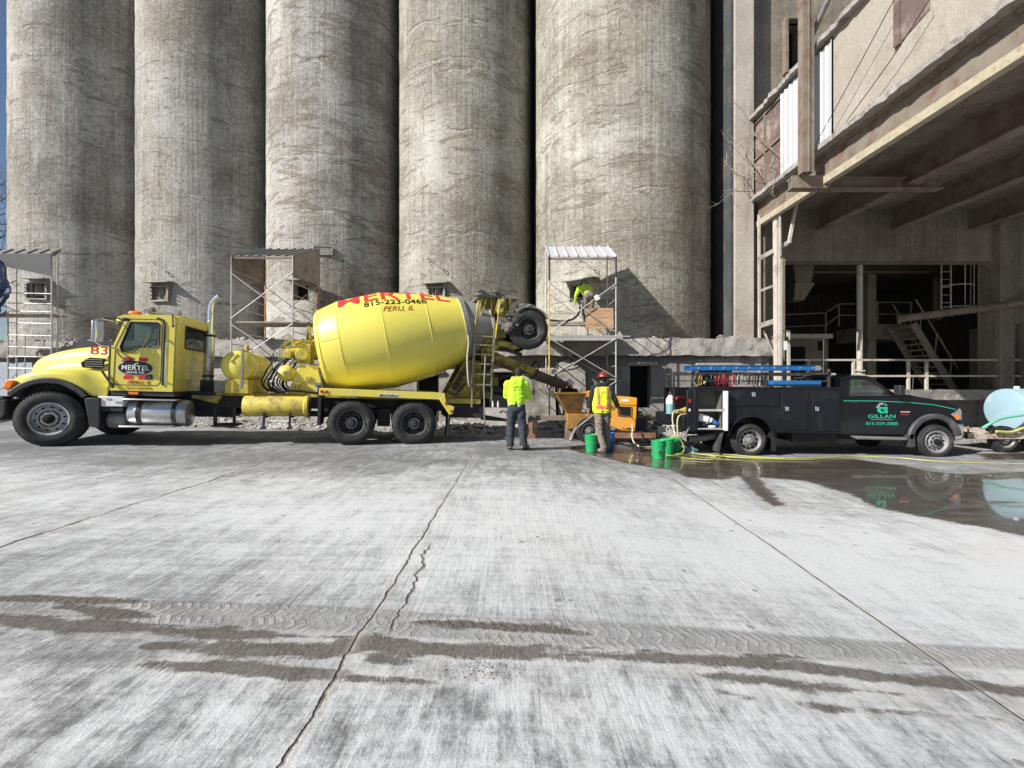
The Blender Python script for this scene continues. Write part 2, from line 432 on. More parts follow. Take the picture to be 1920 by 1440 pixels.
    c = t.mix(t.math('MULTIPLY', t.math('SUBTRACT', halo, mm, clamp=True), .35), c, (.56, .54, .51))
    # joints
    def joint(cx, k, w, amp, sc_, soft=.012):
        wob = t.math('MULTIPLY', t.math('SUBTRACT', t.noise(t.mapping(o, (.2, 1, 1), (cx * 3, 0, 0)), sc_, 7, .68), .5), amp)
        d = t.math('ABSOLUTE', t.math('SUBTRACT', t.math('SUBTRACT', s[0], wob), t.math('ADD', t.math('MULTIPLY', s[1], k), cx)))
        wn_ = t.math('MULTIPLY', t.smooth(t.noise(t.mapping(o, (.1, 1, 1)), 3.0, 4, .6), .25, .8), w)
        return t.math('SUBTRACT', d, wn_), d
    edges = []
    j = None; jw = None
    for cx, k, w, amp, q in ((-4.27, .0, .030, .20, 1.3), (-.875, .0105, .007, .11, 2.2), (2.31, .055, .006, .05, 1.2), (-7.4, 0, .02, .05, 1.3)):
        d, raw = joint(cx, k, w, amp, q)
        m_ = t.math('SUBTRACT', 1.0, t.smooth(d, .0, .010)); h_ = t.math('SUBTRACT', 1.0, t.smooth(d, .0, .06))
        j = m_ if j is None else t.math('MAXIMUM', j, m_); jw = h_ if jw is None else t.math('MAXIMUM', jw, h_)
    # forked crack beside the middle joint
    d, raw = joint(-.60, -.030, .010, .20, 3.5)
    rng = t.math('MULTIPLY', t.smooth(s[1], 2.62, 2.70), t.math('SUBTRACT', 1.0, t.smooth(s[1], 3.9, 4.1)))
    m_ = t.math('MULTIPLY', t.math('SUBTRACT', 1.0, t.smooth(d, .0, .012)), rng); j = t.math('MAXIMUM', j, m_)
    # cross joints
    for cy, k, w in ((6.55, -.03, .004), (12.6, 0, .015)):
        dd = t.math('ABSOLUTE', t.math('SUBTRACT', t.math('ADD', s[1], t.math('MULTIPLY', t.math('SUBTRACT', t.noise(o, 1.5, 5), .5), .06)), t.math('ADD', t.math('MULTIPLY', s[0], k), cy)))
        c = t.mix(t.math('MULTIPLY', t.math('SUBTRACT', 1.0, t.smooth(dd, w, w + .02)), .5), c, (.60, .60, .59))
    c = t.mix(t.math('MULTIPLY', jw, .30), c, (.46, .44, .40))
    jc = t.mix(t.smooth(t.noise(o, 6, 5, .7), .35, .62), (.07, .058, .046), (.32, .28, .24))
    c = t.mix(t.math('MULTIPLY', j, .93), c, jc)
    # water
    wn2 = t.math('ADD', wet, t.math('MULTIPLY', t.math('SUBTRACT', t.noise(t.mapping(o, (1.8, 4.5, 1)), 1.0, 8, .75), .5), 1.9))
    damp = t.smooth(t.math('ADD', wn2, t.math('MULTIPLY', t.math('SUBTRACT', t.noise(t.mapping(o, (8, 22, 1)), 1.0, 8, .75), .5), 1.3)), -.16, .10)
    pool = t.math('MULTIPLY', t.smooth(wn2, .05, .75), t.smooth(t.noise(t.mapping(o, (.8, 2.4, 1)), 1.4, 6, .65), .30, .48))
    wc = t.mix(t.noise(t.mapping(o, (1, 3, 1)), 1.2, 6, .6), (.06, .049, .039), (.15, .125, .10))
    c = t.mix(t.math('MULTIPLY', damp, .93), c, wc)
    edge = t.math('MULTIPLY', t.smooth(wn2, -1.2, -.10), t.math('SUBTRACT', 1.0, damp))
    c = t.mix(t.math('MULTIPLY', edge, .25), c, (.28, .26, .24))
    r = t.math('SUBTRACT', .92, t.math('MULTIPLY', damp, .55))
    r = t.math('SUBTRACT', r, t.math('MULTIPLY', pool, .20))
    h = t.math('ADD', t.math('MULTIPLY', broomY, .35), t.math('MULTIPLY', fine, .30)); h = t.math('ADD', h, t.math('MULTIPLY', blot, .5))
    h = t.math('ADD', h, t.math('MULTIPLY', tm, .6)); h = t.math('ADD', h, t.math('MULTIPLY', mm, .5)); h = t.math('SUBTRACT', h, t.math('MULTIPLY', j, 2.0))
    h = t.math('MULTIPLY', h, t.math('SUBTRACT', 1.0, t.math('MULTIPLY', pool, .985)))
    t.setin(t.b.inputs['IOR'], 1.5)
    t.b.inputs['Coat IOR'].default_value = 1.33; t.setin(t.b.inputs['Coat Roughness'], t.math('ADD', .0, t.math('MULTIPLY', t.noise(o, 2.5, 5, .6), .05)))
    t.setin(t.b.inputs['Coat Weight'], t.math('MULTIPLY', pool, .75))
    t.b.inputs['Coat Normal']
    return t.out(c, r, 0, t.bump(h, .8, .014))

def gravel_material(name="gravel_dust"):
    t = NT(name); o = t.tc.outputs['Object']
    v = t.n.new("ShaderNodeTexVoronoi"); t.l.new(o, v.inputs['Vector']); v.inputs['Scale'].default_value = 16
    n = t.noise(o, 1.4, 8, .7, .4)
    c = t.mix(n, (.20, .17, .14), (.46, .43, .39))
    c = t.mix(.35, c, v.outputs['Color'], 'OVERLAY')
    c = t.mix(t.smooth(t.noise(o, .6, 5, .6), .5, .62), c, (.50, .48, .45))
    h = t.math('ADD', v.outputs['Distance'], t.math('MULTIPLY', t.noise(o, 5, 8, .7), 2))
    hs = t.n.new("ShaderNodeHueSaturation"); hs.inputs['Saturation'].default_value = .5; t.l.new(c, hs.inputs['Color'])
    return t.out(hs.outputs[0], .95, 0, t.bump(h, .9, .06), spec=.1)

def glass_material(name, tint=(.55, .62, .6), amt=.55, rough=.02):
    t = NT(name)
    tr = t.n.new("ShaderNodeBsdfTransparent"); tr.inputs[0].default_value = (*tint, 1)
    gl = t.n.new("ShaderNodeBsdfGlossy"); gl.inputs['Roughness'].default_value = rough
    lw = t.n.new("ShaderNodeFresnel"); lw.inputs[0].default_value = 1.5
    m = t.n.new("ShaderNodeMixShader"); t.l.new(t.math('ADD', t.math('MULTIPLY', lw.outputs[0], 1.2), .04, clamp=True), m.inputs[0]); t.l.new(tr.outputs[0], m.inputs[1]); t.l.new(gl.outputs[0], m.inputs[2])
    t.l.new(m.outputs[0], t.n["Material Output"].inputs[0]); return t.m

M = {}
M['ground'] = ground_material(); M['gravel'] = gravel_material()
YEL = (.76, .655, .095)
M['yellow'] = paint("truck_yellow", YEL, .38, 0, .05, 1.5, (.50, .455, .26), .42, 0, coat=.4, dscale=3.5)
M['yellow_dirty'] = paint("dirty_yellow", (.62, .50, .07), .55, 0, .18, 4, (.15, .12, .08), .62, .15, dscale=3.5)
M['yellow_grime'] = paint("grimy_yellow", (.40, .33, .06), .7, 0, .25, 5, (.07, .055, .04), .85, .3, dscale=4)
def drum_mat():
    t = NT("drum_yellow"); o = t.tc.outputs['Object']
    n = t.noise(o, 1.2, 6, .6); c = t.mix(n, (.70, .61, .10), (.79, .69, .115))
    d = t.smooth(t.noise(t.mapping(o, (2, 2, 2)), 2.4, 9, .7, .5), .55, .85)
    c = t.mix(t.math('MULTIPLY', d, .3), c, (.5, .42, .16))
    s = t.smooth(t.noise(o, 34, 6, .75), .60, .70); c = t.mix(t.math('MULTIPLY', s, .4), c, (.42, .37, .24))
    s2 = t.smooth(t.noise(t.mapping(o, (1, 6, 1.2)), 1.3, 8, .7), .54, .72); c = t.mix(t.math('MULTIPLY', s2, .22), c, (.50, .45, .30))
    return t.out(c, .42, 0, t.bump(t.noise(o, 2.5, 3), .12, .03), coat=.35)
M['drum'] = drum_mat()
M['black'] = paint("black_rubber_trim", (.018, .018, .02), .55, 0, .2, 5, (.10, .09, .08), .35, .05)
M['tyre'] = paint("tyre_rubber", (.022, .022, .023), .8, 0, .25, 6, (.10, .095, .09), .35, .15, dscale=5)
M['frame'] = paint("chassis_black", (.02, .02, .022), .7, 0, .3, 5, (.10, .085, .07), .5, .2)
M['alu'] = paint("brushed_aluminium", (.62, .62, .62), .32, .9, .12, 8, (.30, .28, .26), .3, .05)
M['aluwheel'] = paint("dusty_aluminium_rim", (.42, .42, .43), .5, .55, .15, 6, (.24, .22, .20), .5, .05)
M['steel'] = paint("dusty_steel", (.30, .29, .28), .6, .5, .25, 7, (.20, .17, .14), .5, .15)
M['darkrim'] = paint("dark_rim", (.045, .045, .047), .6, .3, .3, 6, (.10, .09, .08), .5, .1)
M['chrome'] = paint("chrome", (.78, .78, .78), .14, 1, .05, 4, (.4, .38, .35), .15)
M['hole'] = paint("black_void", (.004, .004, .004), .9, 0, 0, 1)  # flat black, the unlit depth of openings put into the colour
M['glass'] = glass_material("cab_glass", (.50, .58, .56))
M['darkglass'] = glass_material("tinted_glass", (.10, .11, .12))
M['interior'] = paint("cab_interior", (.03, .03, .032), .8, 0, .3, 5)
M['amber'] = paint("amber_lens", (.85, .22, .03), .25, 0, .1, 8)
M['red'] = paint("red_vinyl", (.62, .025, .035), .5, 0, .1, 8)
M['redlens'] = paint("red_lens", (.45, .02, .015), .3, 0, .1, 8)
M['darkred'] = paint("dark_red_script", (.36, .04, .02), .55, 0, .1, 8)
M['blackvinyl'] = paint("black_vinyl", (.012, .012, .012), .4, 0, .1, 8)
M['white'] = paint("white_paint", (.78, .78, .77), .5, 0, .06, 8, (.5, .48, .45), .2)
M['galv'] = paint("galvanised_pipe", (.50, .49, .47), .5, .35, .18, 9, (.26, .23, .20), .35, .1)
M['scafyellow'] = paint("scaffold_yellow", (.68, .46, .06), .6, 0, .2, 9, (.35, .28, .18), .5)
M['scaforange'] = paint("scaffold_orange", (.50, .20, .07), .6, 0, .2, 9, (.35, .28, .18), .5)
M['plank'] = paint("weathered_plank", (.36, .31, .26), .9, 0, .3, 9, (.18, .15, .12), .5, .3)
def ply_mat():
    t = NT("plywood"); o = t.tc.outputs['Object']
    n = t.noise(t.mapping(o, (1.4, 9, 9)), 1.6, 7, .62, .8)
    c = t.mix(t.smooth(n, .3, .7), (.34, .19, .10), (.60, .40, .24))
    c = t.mix(t.math('MULTIPLY', t.smooth(t.noise(o, 5, 6, .7), .55, .7), .6), c, (.55, .47, .38))
    return t.out(c, .85, 0, t.bump(n, .2, .01))
M['ply'] = ply_mat()
M['rust'] = paint("rusty_steel", (.22, .10, .055), .85, 0, .35, 7, (.45, .34, .26), .45, .4)
M['brownsteel'] = paint("dusty_brown_steel", (.215, .185, .15), .85, 0, .25, 4, (.15, .085, .055), .6, .3)
M['palesteel'] = paint("dusty_pale_steel", (.50, .46, .40), .85, 0, .2, 4, (.24, .20, .16), .45, .3)
M['beamcream'] = paint("flaking_cream_paint", (.42, .375, .28), .85, 0, .25, 6, (.30, .22, .13), .5, .5, dscale=7)
M['conc_found'] = concrete("foundation_concrete", (.46, .44, .41), (.23, .215, .195), 1.0, .35, .9)
M['conc_rough'] = concrete("rough_patched_concrete", (.60, .58, .55), (.34, .32, .295), 2.2, .2, 1.0, vert=False)
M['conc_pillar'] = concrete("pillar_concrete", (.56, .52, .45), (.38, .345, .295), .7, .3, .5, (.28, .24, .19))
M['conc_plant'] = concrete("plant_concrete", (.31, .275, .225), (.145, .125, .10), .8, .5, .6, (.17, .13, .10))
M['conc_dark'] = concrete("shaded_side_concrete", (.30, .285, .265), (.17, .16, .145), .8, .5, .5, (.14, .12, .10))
M['stucco'] = concrete("gallery_stucco", (.50, .46, .40), (.36, .325, .275), 1.2, .25, .7, (.30, .25, .20), vert=False)
M['corr'] = paint("white_corrugated_sheet", (.50, .52, .535), .5, .1, .08, 4, (.40, .38, .35), .25)
M['corrdark'] = paint("dull_corrugated_sheet", (.22, .22, .215), .55, .2, .12, 4, (.25, .23, .2), .35)
M['redpane'] = paint("dusty_red_panes", (.15, .105, .095), .5, 0, .3, 3, (.36, .31, .27), .5)
M['skin'] = paint("skin", (.40, .23, .15), .55, 0, .08, 20)
M['hair'] = paint("dark_hair", (.02, .014, .010), .8, 0, .3, 40)
M['hivis'] = paint("hi_vis_fabric", (.48, .84, .035), .85, 0, .08, 8, bump=.05)
M['hivis2'] = paint("hi_vis_yellow_vest", (.74, .88, .03), .85, 0, .08, 8, bump=.05)
M['orangefab'] = paint("orange_trim_tape", (.72, .17, .04), .7, 0, .1, 8)
M['silvertape'] = paint("silver_tape", (.34, .26, .25), .6, .0, .1, 8)
M['denim'] = paint("dark_denim", (.035, .042, .055), .9, 0, .3, 6, (.11, .11, .11), .3, .15)
M['khaki'] = paint("dusty_khaki_cloth", (.20, .165, .135), .9, 0, .25, 6, (.30, .26, .22), .35, .15)
M['navy'] = paint("navy_sweatshirt", (.018, .018, .028), .9, 0, .25, 8, bump=.1)
M['boot'] = paint("tan_boot", (.24, .13, .08), .8, 0, .2, 10, (.30, .26, .22), .3)
M['bootgrey'] = paint("dusty_grey_boot", (.16, .13, .12), .85, 0, .25, 10, (.3, .27, .25), .4)
M['maroonhat'] = paint("maroon_hard_hat", (.22, .035, .03), .25, 0, .1, 8, coat=.5)
M['hatwhite'] = paint("white_hard_hat", (.72, .72, .70), .3, 0, .05, 8)
M['capgrey'] = paint("grey_green_hat", (.13, .13, .09), .7, 0, .2, 8)
M['orange'] = paint("pump_orange", (.85, .37, .02), .42, 0, .08, 4, (.50, .33, .16), .5, coat=.25)
M['orange_dirty'] = paint("dirty_pump_orange", (.38, .185, .035), .7, 0, .25, 4, (.13, .09, .06), .6, .25)
M['green'] = paint("green_plastic", (.01, .34, .10), .45, 0, .08, 6, (.22, .36, .26), .45)
M['bluebucket'] = paint("blue_plastic", (.02, .13, .42), .4, 0, .05, 6)
M['hoseyellow'] = paint("yellow_green_hose", (.46, .46, .13), .45, 0, .08, 6, (.4, .38, .2), .25)
M['hosecream'] = paint("cream_hose", (.62, .56, .36), .5, 0, .1, 6)
M['hoseblack'] = paint("black_hose", (.02, .02, .02), .45, 0, .2, 6)
M['hosegreen'] = paint("mint_hose", (.18, .52, .38), .45, 0, .1, 6)
M['navypaint'] = paint("navy_truck_paint", (.003, .004, .008), .12, 0, .1, 3, coat=.3, spec=.35)
M['bodypaint'] = paint("dark_service_body", (.008, .009, .013), .42, 0, .15, 3, (.035, .034, .036), .30, .03, spec=.4)
M['flare'] = paint("grey_wheel_flare", (.055, .056, .06), .5, 0, .2, 5, (.16, .15, .14), .45)
M['ladderblue'] = paint("blue_fibreglass", (.01, .12, .36), .4, 0, .08, 6, (.2, .3, .45), .2)
M['boxblue'] = paint("blue_lid", (.008, .14, .38), .4, 0, .05, 6)
M['redcable'] = paint("red_cable", (.36, .025, .035), .5, 0, .1, 6)
M['pinkcable'] = paint("pink_cable", (.50, .12, .15), .5, 0, .1, 6)
M['mint'] = paint("mint_vinyl", (.02, .50, .28), .4, 0, .05, 8)
M['greyvinyl'] = paint("grey_vinyl", (.35, .37, .38), .4, 0, .05, 8)
M['tankblue'] = paint("pale_blue_tank", (.30, .45, .53), .45, 0, .06, 3, (.50, .58, .60), .3)
M['teal'] = paint("teal_cylinder", (.16, .36, .36), .45, 0, .1, 6, (.5, .5, .5), .3)
M['brass'] = paint("brass", (.55, .42, .12), .4, .8, .1, 8)
M['tarp'] = paint("blue_tarp", (.006, .018, .06), .3, 0, .35, 3, (.02, .05, .13), .3, .1)
M['bark'] = paint("grey_bark", (.13, .11, .095), .95, 0, .3, 10, bump=.5)
M['twig'] = paint("pale_twig", (.36, .30, .25), .95, 0, .3, 10)
M['plastic_clear'] = paint("bottle_plastic", (.65, .70, .72), .15, 0, .05, 6)
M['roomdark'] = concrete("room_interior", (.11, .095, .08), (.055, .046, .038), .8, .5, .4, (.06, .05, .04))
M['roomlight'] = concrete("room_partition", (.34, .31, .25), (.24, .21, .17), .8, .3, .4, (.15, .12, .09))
# ================================================================ GROUND
def seg_sd(pts, hw):
    """signed value, positive inside a streak, 1 = 6 cm inside; pts [(x,y)], hw per point"""
    def f(X, Y):
        best = np.full(X.shape, -9.0)
        for i in range(len(pts) - 1):
            (x0, y0), (x1, y1) = pts[i], pts[i + 1]; h0, h1 = hw[i], hw[i + 1]
            dx, dy = x1 - x0, y1 - y0; L = dx * dx + dy * dy
            t = np.clip(((X - x0) * dx + (Y - y0) * dy) / L, 0, 1)
            d = np.hypot(X - x0 - t * dx, Y - y0 - t * dy)
            best = np.maximum(best, (h0 + (h1 - h0) * t - d) / .06)
        return best
    return f
def poly_sd(pts, k=.25):
    def f(X, Y):
        inside = np.zeros(X.shape, bool); d = np.full(X.shape, 1e9); n = len(pts)
        for i in range(n):
            x0, y0 = pts[i]; x1, y1 = pts[(i + 1) % n]
            cond = ((y0 > Y) != (y1 > Y)) & (X < (x1 - x0) * (Y - y0) / ((y1 - y0) if y1 != y0 else 1e-9) + x0)
            inside ^= cond
            dx, dy = x1 - x0, y1 - y0; L = dx * dx + dy * dy + 1e-12
            t = np.clip(((X - x0) * dx + (Y - y0) * dy) / L, 0, 1)
            d = np.minimum(d, np.hypot(X - x0 - t * dx, Y - y0 - t * dy))
        return np.where(inside, d, -d) / k
    return f
def streak(px, wpx=10):
    pts = [gpt(*p) for p in px]; hw = []
    for k, p in enumerate(px):
        w = wpx[k] if isinstance(wpx, (list, tuple)) else wpx
        a = gpt(p[0], p[1] - w / 2)[1]; b = gpt(p[0], p[1] + w / 2)[1]; hw.append(abs(a - b) / 2)
    return seg_sd(pts, hw)
mud_f = [streak([(-60, 1122), (60, 1118), (140, 1128)], [12, 14, 6]), streak([(60, 1118), (180, 1124), (285, 1128)], [10, 18, 4]),
         streak([(118, 1135), (200, 1148), (305, 1156)], [8, 26, 6]), streak([(-60, 1158), (60, 1166), (260, 1178), (460, 1190), (660, 1196)], [26, 28, 26, 20, 14]),
         streak([(275, 1208), (420, 1216), (620, 1218), (700, 1204), (860, 1222), (1100, 1232)], [14, 34, 40, 34, 28, 18]),
         streak([(640, 1200), (900, 1215), (1150, 1228), (1400, 1240), (1650, 1268), (1980, 1300)], [20, 20, 22, 26, 24, 22]),
         streak([(260, 1246), (400, 1248), (560, 1262), (700, 1272), (840, 1280)], [12, 26, 30, 20, 6]),
         streak([(700, 1234), (820, 1244)], [20, 6]),
         streak([(780, 1165), (880, 1170), (1000, 1178), (1110, 1188)], [5, 20, 20, 6]),
         streak([(690, 1195), (900, 1206), (1200, 1218), (1500, 1232), (1960, 1252)], [4, 4, 4, 4, 5]),
         streak([(1275, 1262), (1400, 1272), (1540, 1288), (1690, 1300), (1780, 1302)], [6, 22, 24, 16, 4]),
         streak([(1340, 1300), (1420, 1310)], [3, 8]), streak([(1490, 1318), (1560, 1328), (1600, 1330)], [8, 20, 8]),
         streak([(1620, 1330), (1700, 1336), (1800, 1344)], [5, 9, 5]), streak([(1830, 1346), (1880, 1350)], [12, 8])]
tread_f = [streak([(-40, 1128), (300, 1146), (620, 1158), (900, 1178), (1200, 1192), (1500, 1212), (1960, 1236)], [34, 42, 44, 44, 48, 40, 36]),
           streak([(300, 1176), (600, 1180), (800, 1190)], [8, 10, 8])]
wet_pts = [gpt(*p) for p in [(1050, 838), (1085, 848), (1125, 857), (1190, 872), (1260, 882), (1285, 896), (1360, 900), (1385, 893), (1420, 930), (1450, 950), (1470, 946),
           (1440, 915), (1420, 896), (1510, 902), (1585, 925), (1635, 948), (1710, 965), (1785, 978), (1860, 991), (1920, 1006), (2100, 1045), (2300, 1000), (2200, 880),
           (1950, 884), (1800, 889), (1745, 884), (1690, 872), (1600, 860), (1500, 858), (1420, 862), (1330, 848), (1250, 838), (1150, 832)]]
wet_f = [poly_sd(wet_pts, .22), poly_sd([gpt(*p) for p in [(1830, 851), (1930, 849), (2100, 852), (2100, 862), (1850, 862)]], .3)]
xs = np.arange(-16.5, 17.01, .05)
ys = np.concatenate([np.arange(.5, 3.6, .022), np.arange(3.6, 6, .035), np.arange(6, 13.03, .055)])
X, Y = np.meshgrid(xs, ys)
gzx = np.array([gz(x) for x in xs]); Z = np.tile(gzx, (len(ys), 1))
Z += np.array([0.004 * math.sin(y * 1.7) for y in ys])[:, None]
def grid_mesh(name, X, Y, Z):
    nr, nc = X.shape
    v = np.stack([X, Y, Z], -1).reshape(-1, 3).astype(np.float32)
    i = np.arange((nr - 1) * (nc - 1)); r = i // (nc - 1); c = i % (nc - 1); a = r * nc + c
    f = np.stack([a, a + 1, a + nc + 1, a + nc], -1).astype(np.int32)
    me = bpy.data.meshes.new(name); me.vertices.add(len(v)); me.vertices.foreach_set("co", v.ravel())
    me.loops.add(f.size); me.loops.foreach_set("vertex_index", f.ravel())
    me.polygons.add(len(f)); me.polygons.foreach_set("loop_start", np.arange(0, f.size, 4, dtype=np.int32))
    me.polygons.foreach_set("use_smooth", np.ones(len(f), bool))
    me.update(calc_edges=True); return me
me = grid_mesh("yard", X, Y, Z)
def setattr_(me, name, arr):
    a = me.attributes.new(name, 'FLOAT', 'POINT'); a.data.foreach_set("value", arr.astype(np.float32).ravel())
def mx(fs): return np.clip(np.maximum.reduce([f(X, Y) for f in fs]), -2, 2)
setattr_(me, "mud", mx(mud_f)); setattr_(me, "tread", mx(tread_f)); setattr_(me, "wet", mx(wet_f))
d = np.clip(1 - np.abs(Y - 4.6 + X * .15) / 2.4, 0, 1) * .8 + np.clip((X + 1) / 8, -.3, .5) * (Y < 9) + np.where((Y < 2.2), .15, 0) - np.clip((Y - 6.4) / 2.2, 0, 1) * .95 - np.exp(-((Y - 2.9) / .5) ** 2) * .35  # pale dust in the middle band, toned darker towards the far end
setattr_(me, "dust_tone", d)
setattr_(me, "mottle", np.clip((2.7 - Y) / .6, 0, 1) * np.clip(1.2 - np.abs(X + .5) / 5, .4, 1) + .25)
yard = structure(link("yard_slab", me, M['ground']))
tag(yard, "pale dusty concrete yard with muddy tyre streaks and a wet patch", "ground")
# wider ground reaching the horizon, lying lower
gx_ = np.concatenate([np.linspace(-900, -70, 12), np.linspace(-60, 60, 61), np.linspace(70, 900, 12)])
gy_ = np.concatenate([np.linspace(-500, -20, 8), np.linspace(-15, 60, 40), np.linspace(70, 1500, 14)])
GX, GY = np.meshgrid(gx_, gy_)
GZ = np.array([[gz(max(-60, min(60, x))) - .16 for x in gx_]] * len(gy_))
structure(tag(link("ground", grid_mesh("ground", GX, GY, GZ), M['gravel']), "dusty gravel ground around the plant", "ground"))
# gravel strip between the slab and the silos
gxs = np.arange(-32, 32, .11); gys = np.concatenate([np.arange(12.96, 17.5, .09), np.arange(17.5, 22, .5)])
HX, HY = np.meshgrid(gxs, gys)
HZ = np.zeros(HX.shape)
for i in range(HX.shape[0]):
    for j in range(HX.shape[1]):
        x, y = HX[i, j], HY[i, j]; e = min(1, max(0, (y - 12.96) / .35))
        n = mnoise.fractal(Vector((x * .9, y * .9, 3)), .6, 2.0, 4)
        n2 = mnoise.fractal(Vector((x * 4, y * 4, 9)), .6, 2.0, 3)
        HZ[i, j] = gz(x) - .03 + e * (.03 + .09 * n + .035 * n2 + .10 * min(1, max(0, (y - 13.3) / 2.5)))
structure(tag(link("gravel_strip", grid_mesh("gravel_strip", HX, HY, HZ), M['gravel']), "strip of dusty rubble and gravel below the silos", "gravel"))
def zgr(x, y):
    n = mnoise.fractal(Vector((x * .9, y * .9, 3)), .6, 2.0, 4)
    if y < 12.96: return gz(x, y)
    return gz(x) - .03 + (.03 + .09 * n + .10 * min(1, max(0, (y - 13.3) / 2.5)))

# ================================================================ SILOS
RS = 2.75
SIL = []
for i in range(4):
    k = i - 3
    SIL.append((-.7 * RS + k * 2 * RS * math.cos(R_(4)), 7 * RS - k * 2 * RS * math.sin(R_(4)), RS))
SIL = [(a * 1.10, b * 1.10, c * 1.10) for a, b, c in SIL]
SIL.append((4.64, 19.80, 3.62))
def silo_hit(i, px, py):
    cx, cy, r = SIL[i]; dx = (px - 960) / FPX
    A = dx * dx + 1; B = -2 * (dx * cx + cy); Cc = cx * cx + cy * cy - r * r
    Yh = (-B - math.sqrt(max(0, B * B - 4 * A * Cc))) / (2 * A)
    p = P(px, py, Yh); return p, math.atan2(p.y - cy, p.x - cx)
def silo(i, name_label, holes):
    cx, cy, r = SIL[i]; n = 200; z0, z1 = 2.2, 29.0
    hz = []
    for (a0, a1, h0, h1) in holes: hz += [h0, h1]
    zs = sorted(set([round(z0 + k * .45, 3) for k in range(int((z1 - z0) / .45) + 1)] + hz))
    vs = []; fs = []; uvs = []
    for z in zs:
        for k in range(n + 1):
            a = 2 * PI * k / n - PI / 2 + PI
            q = .012 * mnoise.fractal(Vector((math.cos(a) * 3 + i * 9, math.sin(a) * 3, z * 1.3)), .7, 2, 3)
            band = .018 * math.exp(-(((z * .47 + .4 * mnoise.noise(Vector((math.cos(a) * 2 + i * 5, math.sin(a) * 2, z * .3)))) % 1 - .5) / .05) ** 2)
            rr = r + q + band
            vs.append((rr * math.cos(a), rr * math.sin(a), z)); uvs.append((a * r, z))
    for j in range(len(zs) - 1):
        zc = (zs[j] + zs[j + 1]) / 2
        for k in range(n):
            ac = 2 * PI * (k + .5) / n - PI / 2 + PI
            ac_ = (ac + PI) % (2 * PI) - PI
            if any(a0 < ac_ < a1 and h0 < zc < h1 for (a0, a1, h0, h1) in holes): continue
            fs.append((j * (n + 1) + k, j * (n + 1) + k + 1, (j + 1) * (n + 1) + k + 1, (j + 1) * (n + 1) + k))
    root = thing("concrete_silo", name_label, "silo", (cx, cy, 0), group="row of tall concrete silos")
    me = bpy.data.meshes.new("shell"); me.from_pydata(vs, [], fs); me.update()
    uvl = me.uv_layers.new(name="uv")
    for lp in me.loops: uvl.data[lp.index].uv = uvs[lp.vertex_index]
    o = link("shell", me, silo_material("silo_concrete_%d" % i, i + 1, [.98, .94, .97, .90, .93][i], [0, .1, 0, .6, .7][i]), root)
    for p in me.polygons: p.use_smooth = True
    for (a0, a1, h0, h1) in holes:      # the wall thickness and the dark chamber behind
        m = MB(); st = 6
        for aa in (a0, a1):
            m.add([(math.cos(aa) * rr, math.sin(aa) * rr, z) for rr, z in ((r + .01, h0 - .02), (r + .01, h1 + .02), (r - .3, h1 + .02), (r - .3, h0 - .02))], [(0, 1, 2, 3)])
        for z in (h0, h1):
            arc = [(math.cos(a0 + (a1 - a0) * k / st) * rr, math.sin(a0 + (a1 - a0) * k / st) * rr, z) for rr in (r + .012, r - .3) for k in range(st + 1)]
            m.add(arc, [(k, k + 1, st + 2 + k, st + 1 + k) for k in range(st)])
        m.build("opening_reveal", M['conc_rough'], root)
        c = MB(); am = (a0 + a1) / 2; q = Vector((math.cos(am), math.sin(am), 0)) * (r - .9)
        c.M = Matrix.Translation(q) @ Matrix.Rotation(am, 4, 'Z')
        c.box(-.7, .58, -.9, .9, h0 - .3, h1 + .3); c.build("dark_chamber", M['hole'], root)
    return root
def hole_px(i, x0, x1, y0, y1):
    pa, a0 = silo_hit(i, x0, (y0 + y1) / 2); pb, a1 = silo_hit(i, x1, (y0 + y1) / 2)
    am = (a0 + a1) / 2; n = 200; st = 2 * PI / n
    k = max(3, round((a1 - a0) / st)); c = round((am + PI / 2 - PI) / st - k / 2); A0 = c * st - PI / 2 + PI
    A0 = (A0 + PI) % (2 * PI) - PI
    p = silo_hit(i, (x0 + x1) / 2, y0)[0]; q = silo_hit(i, (x0 + x1) / 2, y1)[0]
    return (A0, A0 + k * st, round(q.z, 3), round(p.z, 3))
H0 = hole_px(0, 58, 86, 531, 561); H2 = hole_px(2, 550, 577, 534, 562); H4 = hole_px(4, 1068, 1095, 533, 564)
H1 = hole_px(1, 295, 311, 535, 555); H3 = hole_px(3, 812, 828, 535, 553)
silo_roots = [
 silo(0, "leftmost concrete silo with the blue sky at its edge", [H0]),
 silo(1, "second concrete silo, rising behind the yellow truck cab", [H1]),
 silo(2, "third concrete silo, blotched with brown patches and carrying a small plaque", [H2]),
 silo(3, "fourth concrete silo, dark and cracked, behind the mixer drum and its lettering", [H3]),
 silo(4, "widest concrete silo, behind the man working up on the scaffold", [H4])]
def on_silo(i, px, py, off=.0):
    p, a_ = silo_hit(i, px, py); c = SIL[i]
    return Matrix.Translation(Vector((p.x - c[0], p.y - c[1], p.z)) + Vector((math.cos(a_), math.sin(a_), 0)) * off) @ Matrix.Rotation(a_ + PI / 2, 4, 'Z'), silo_roots[i]
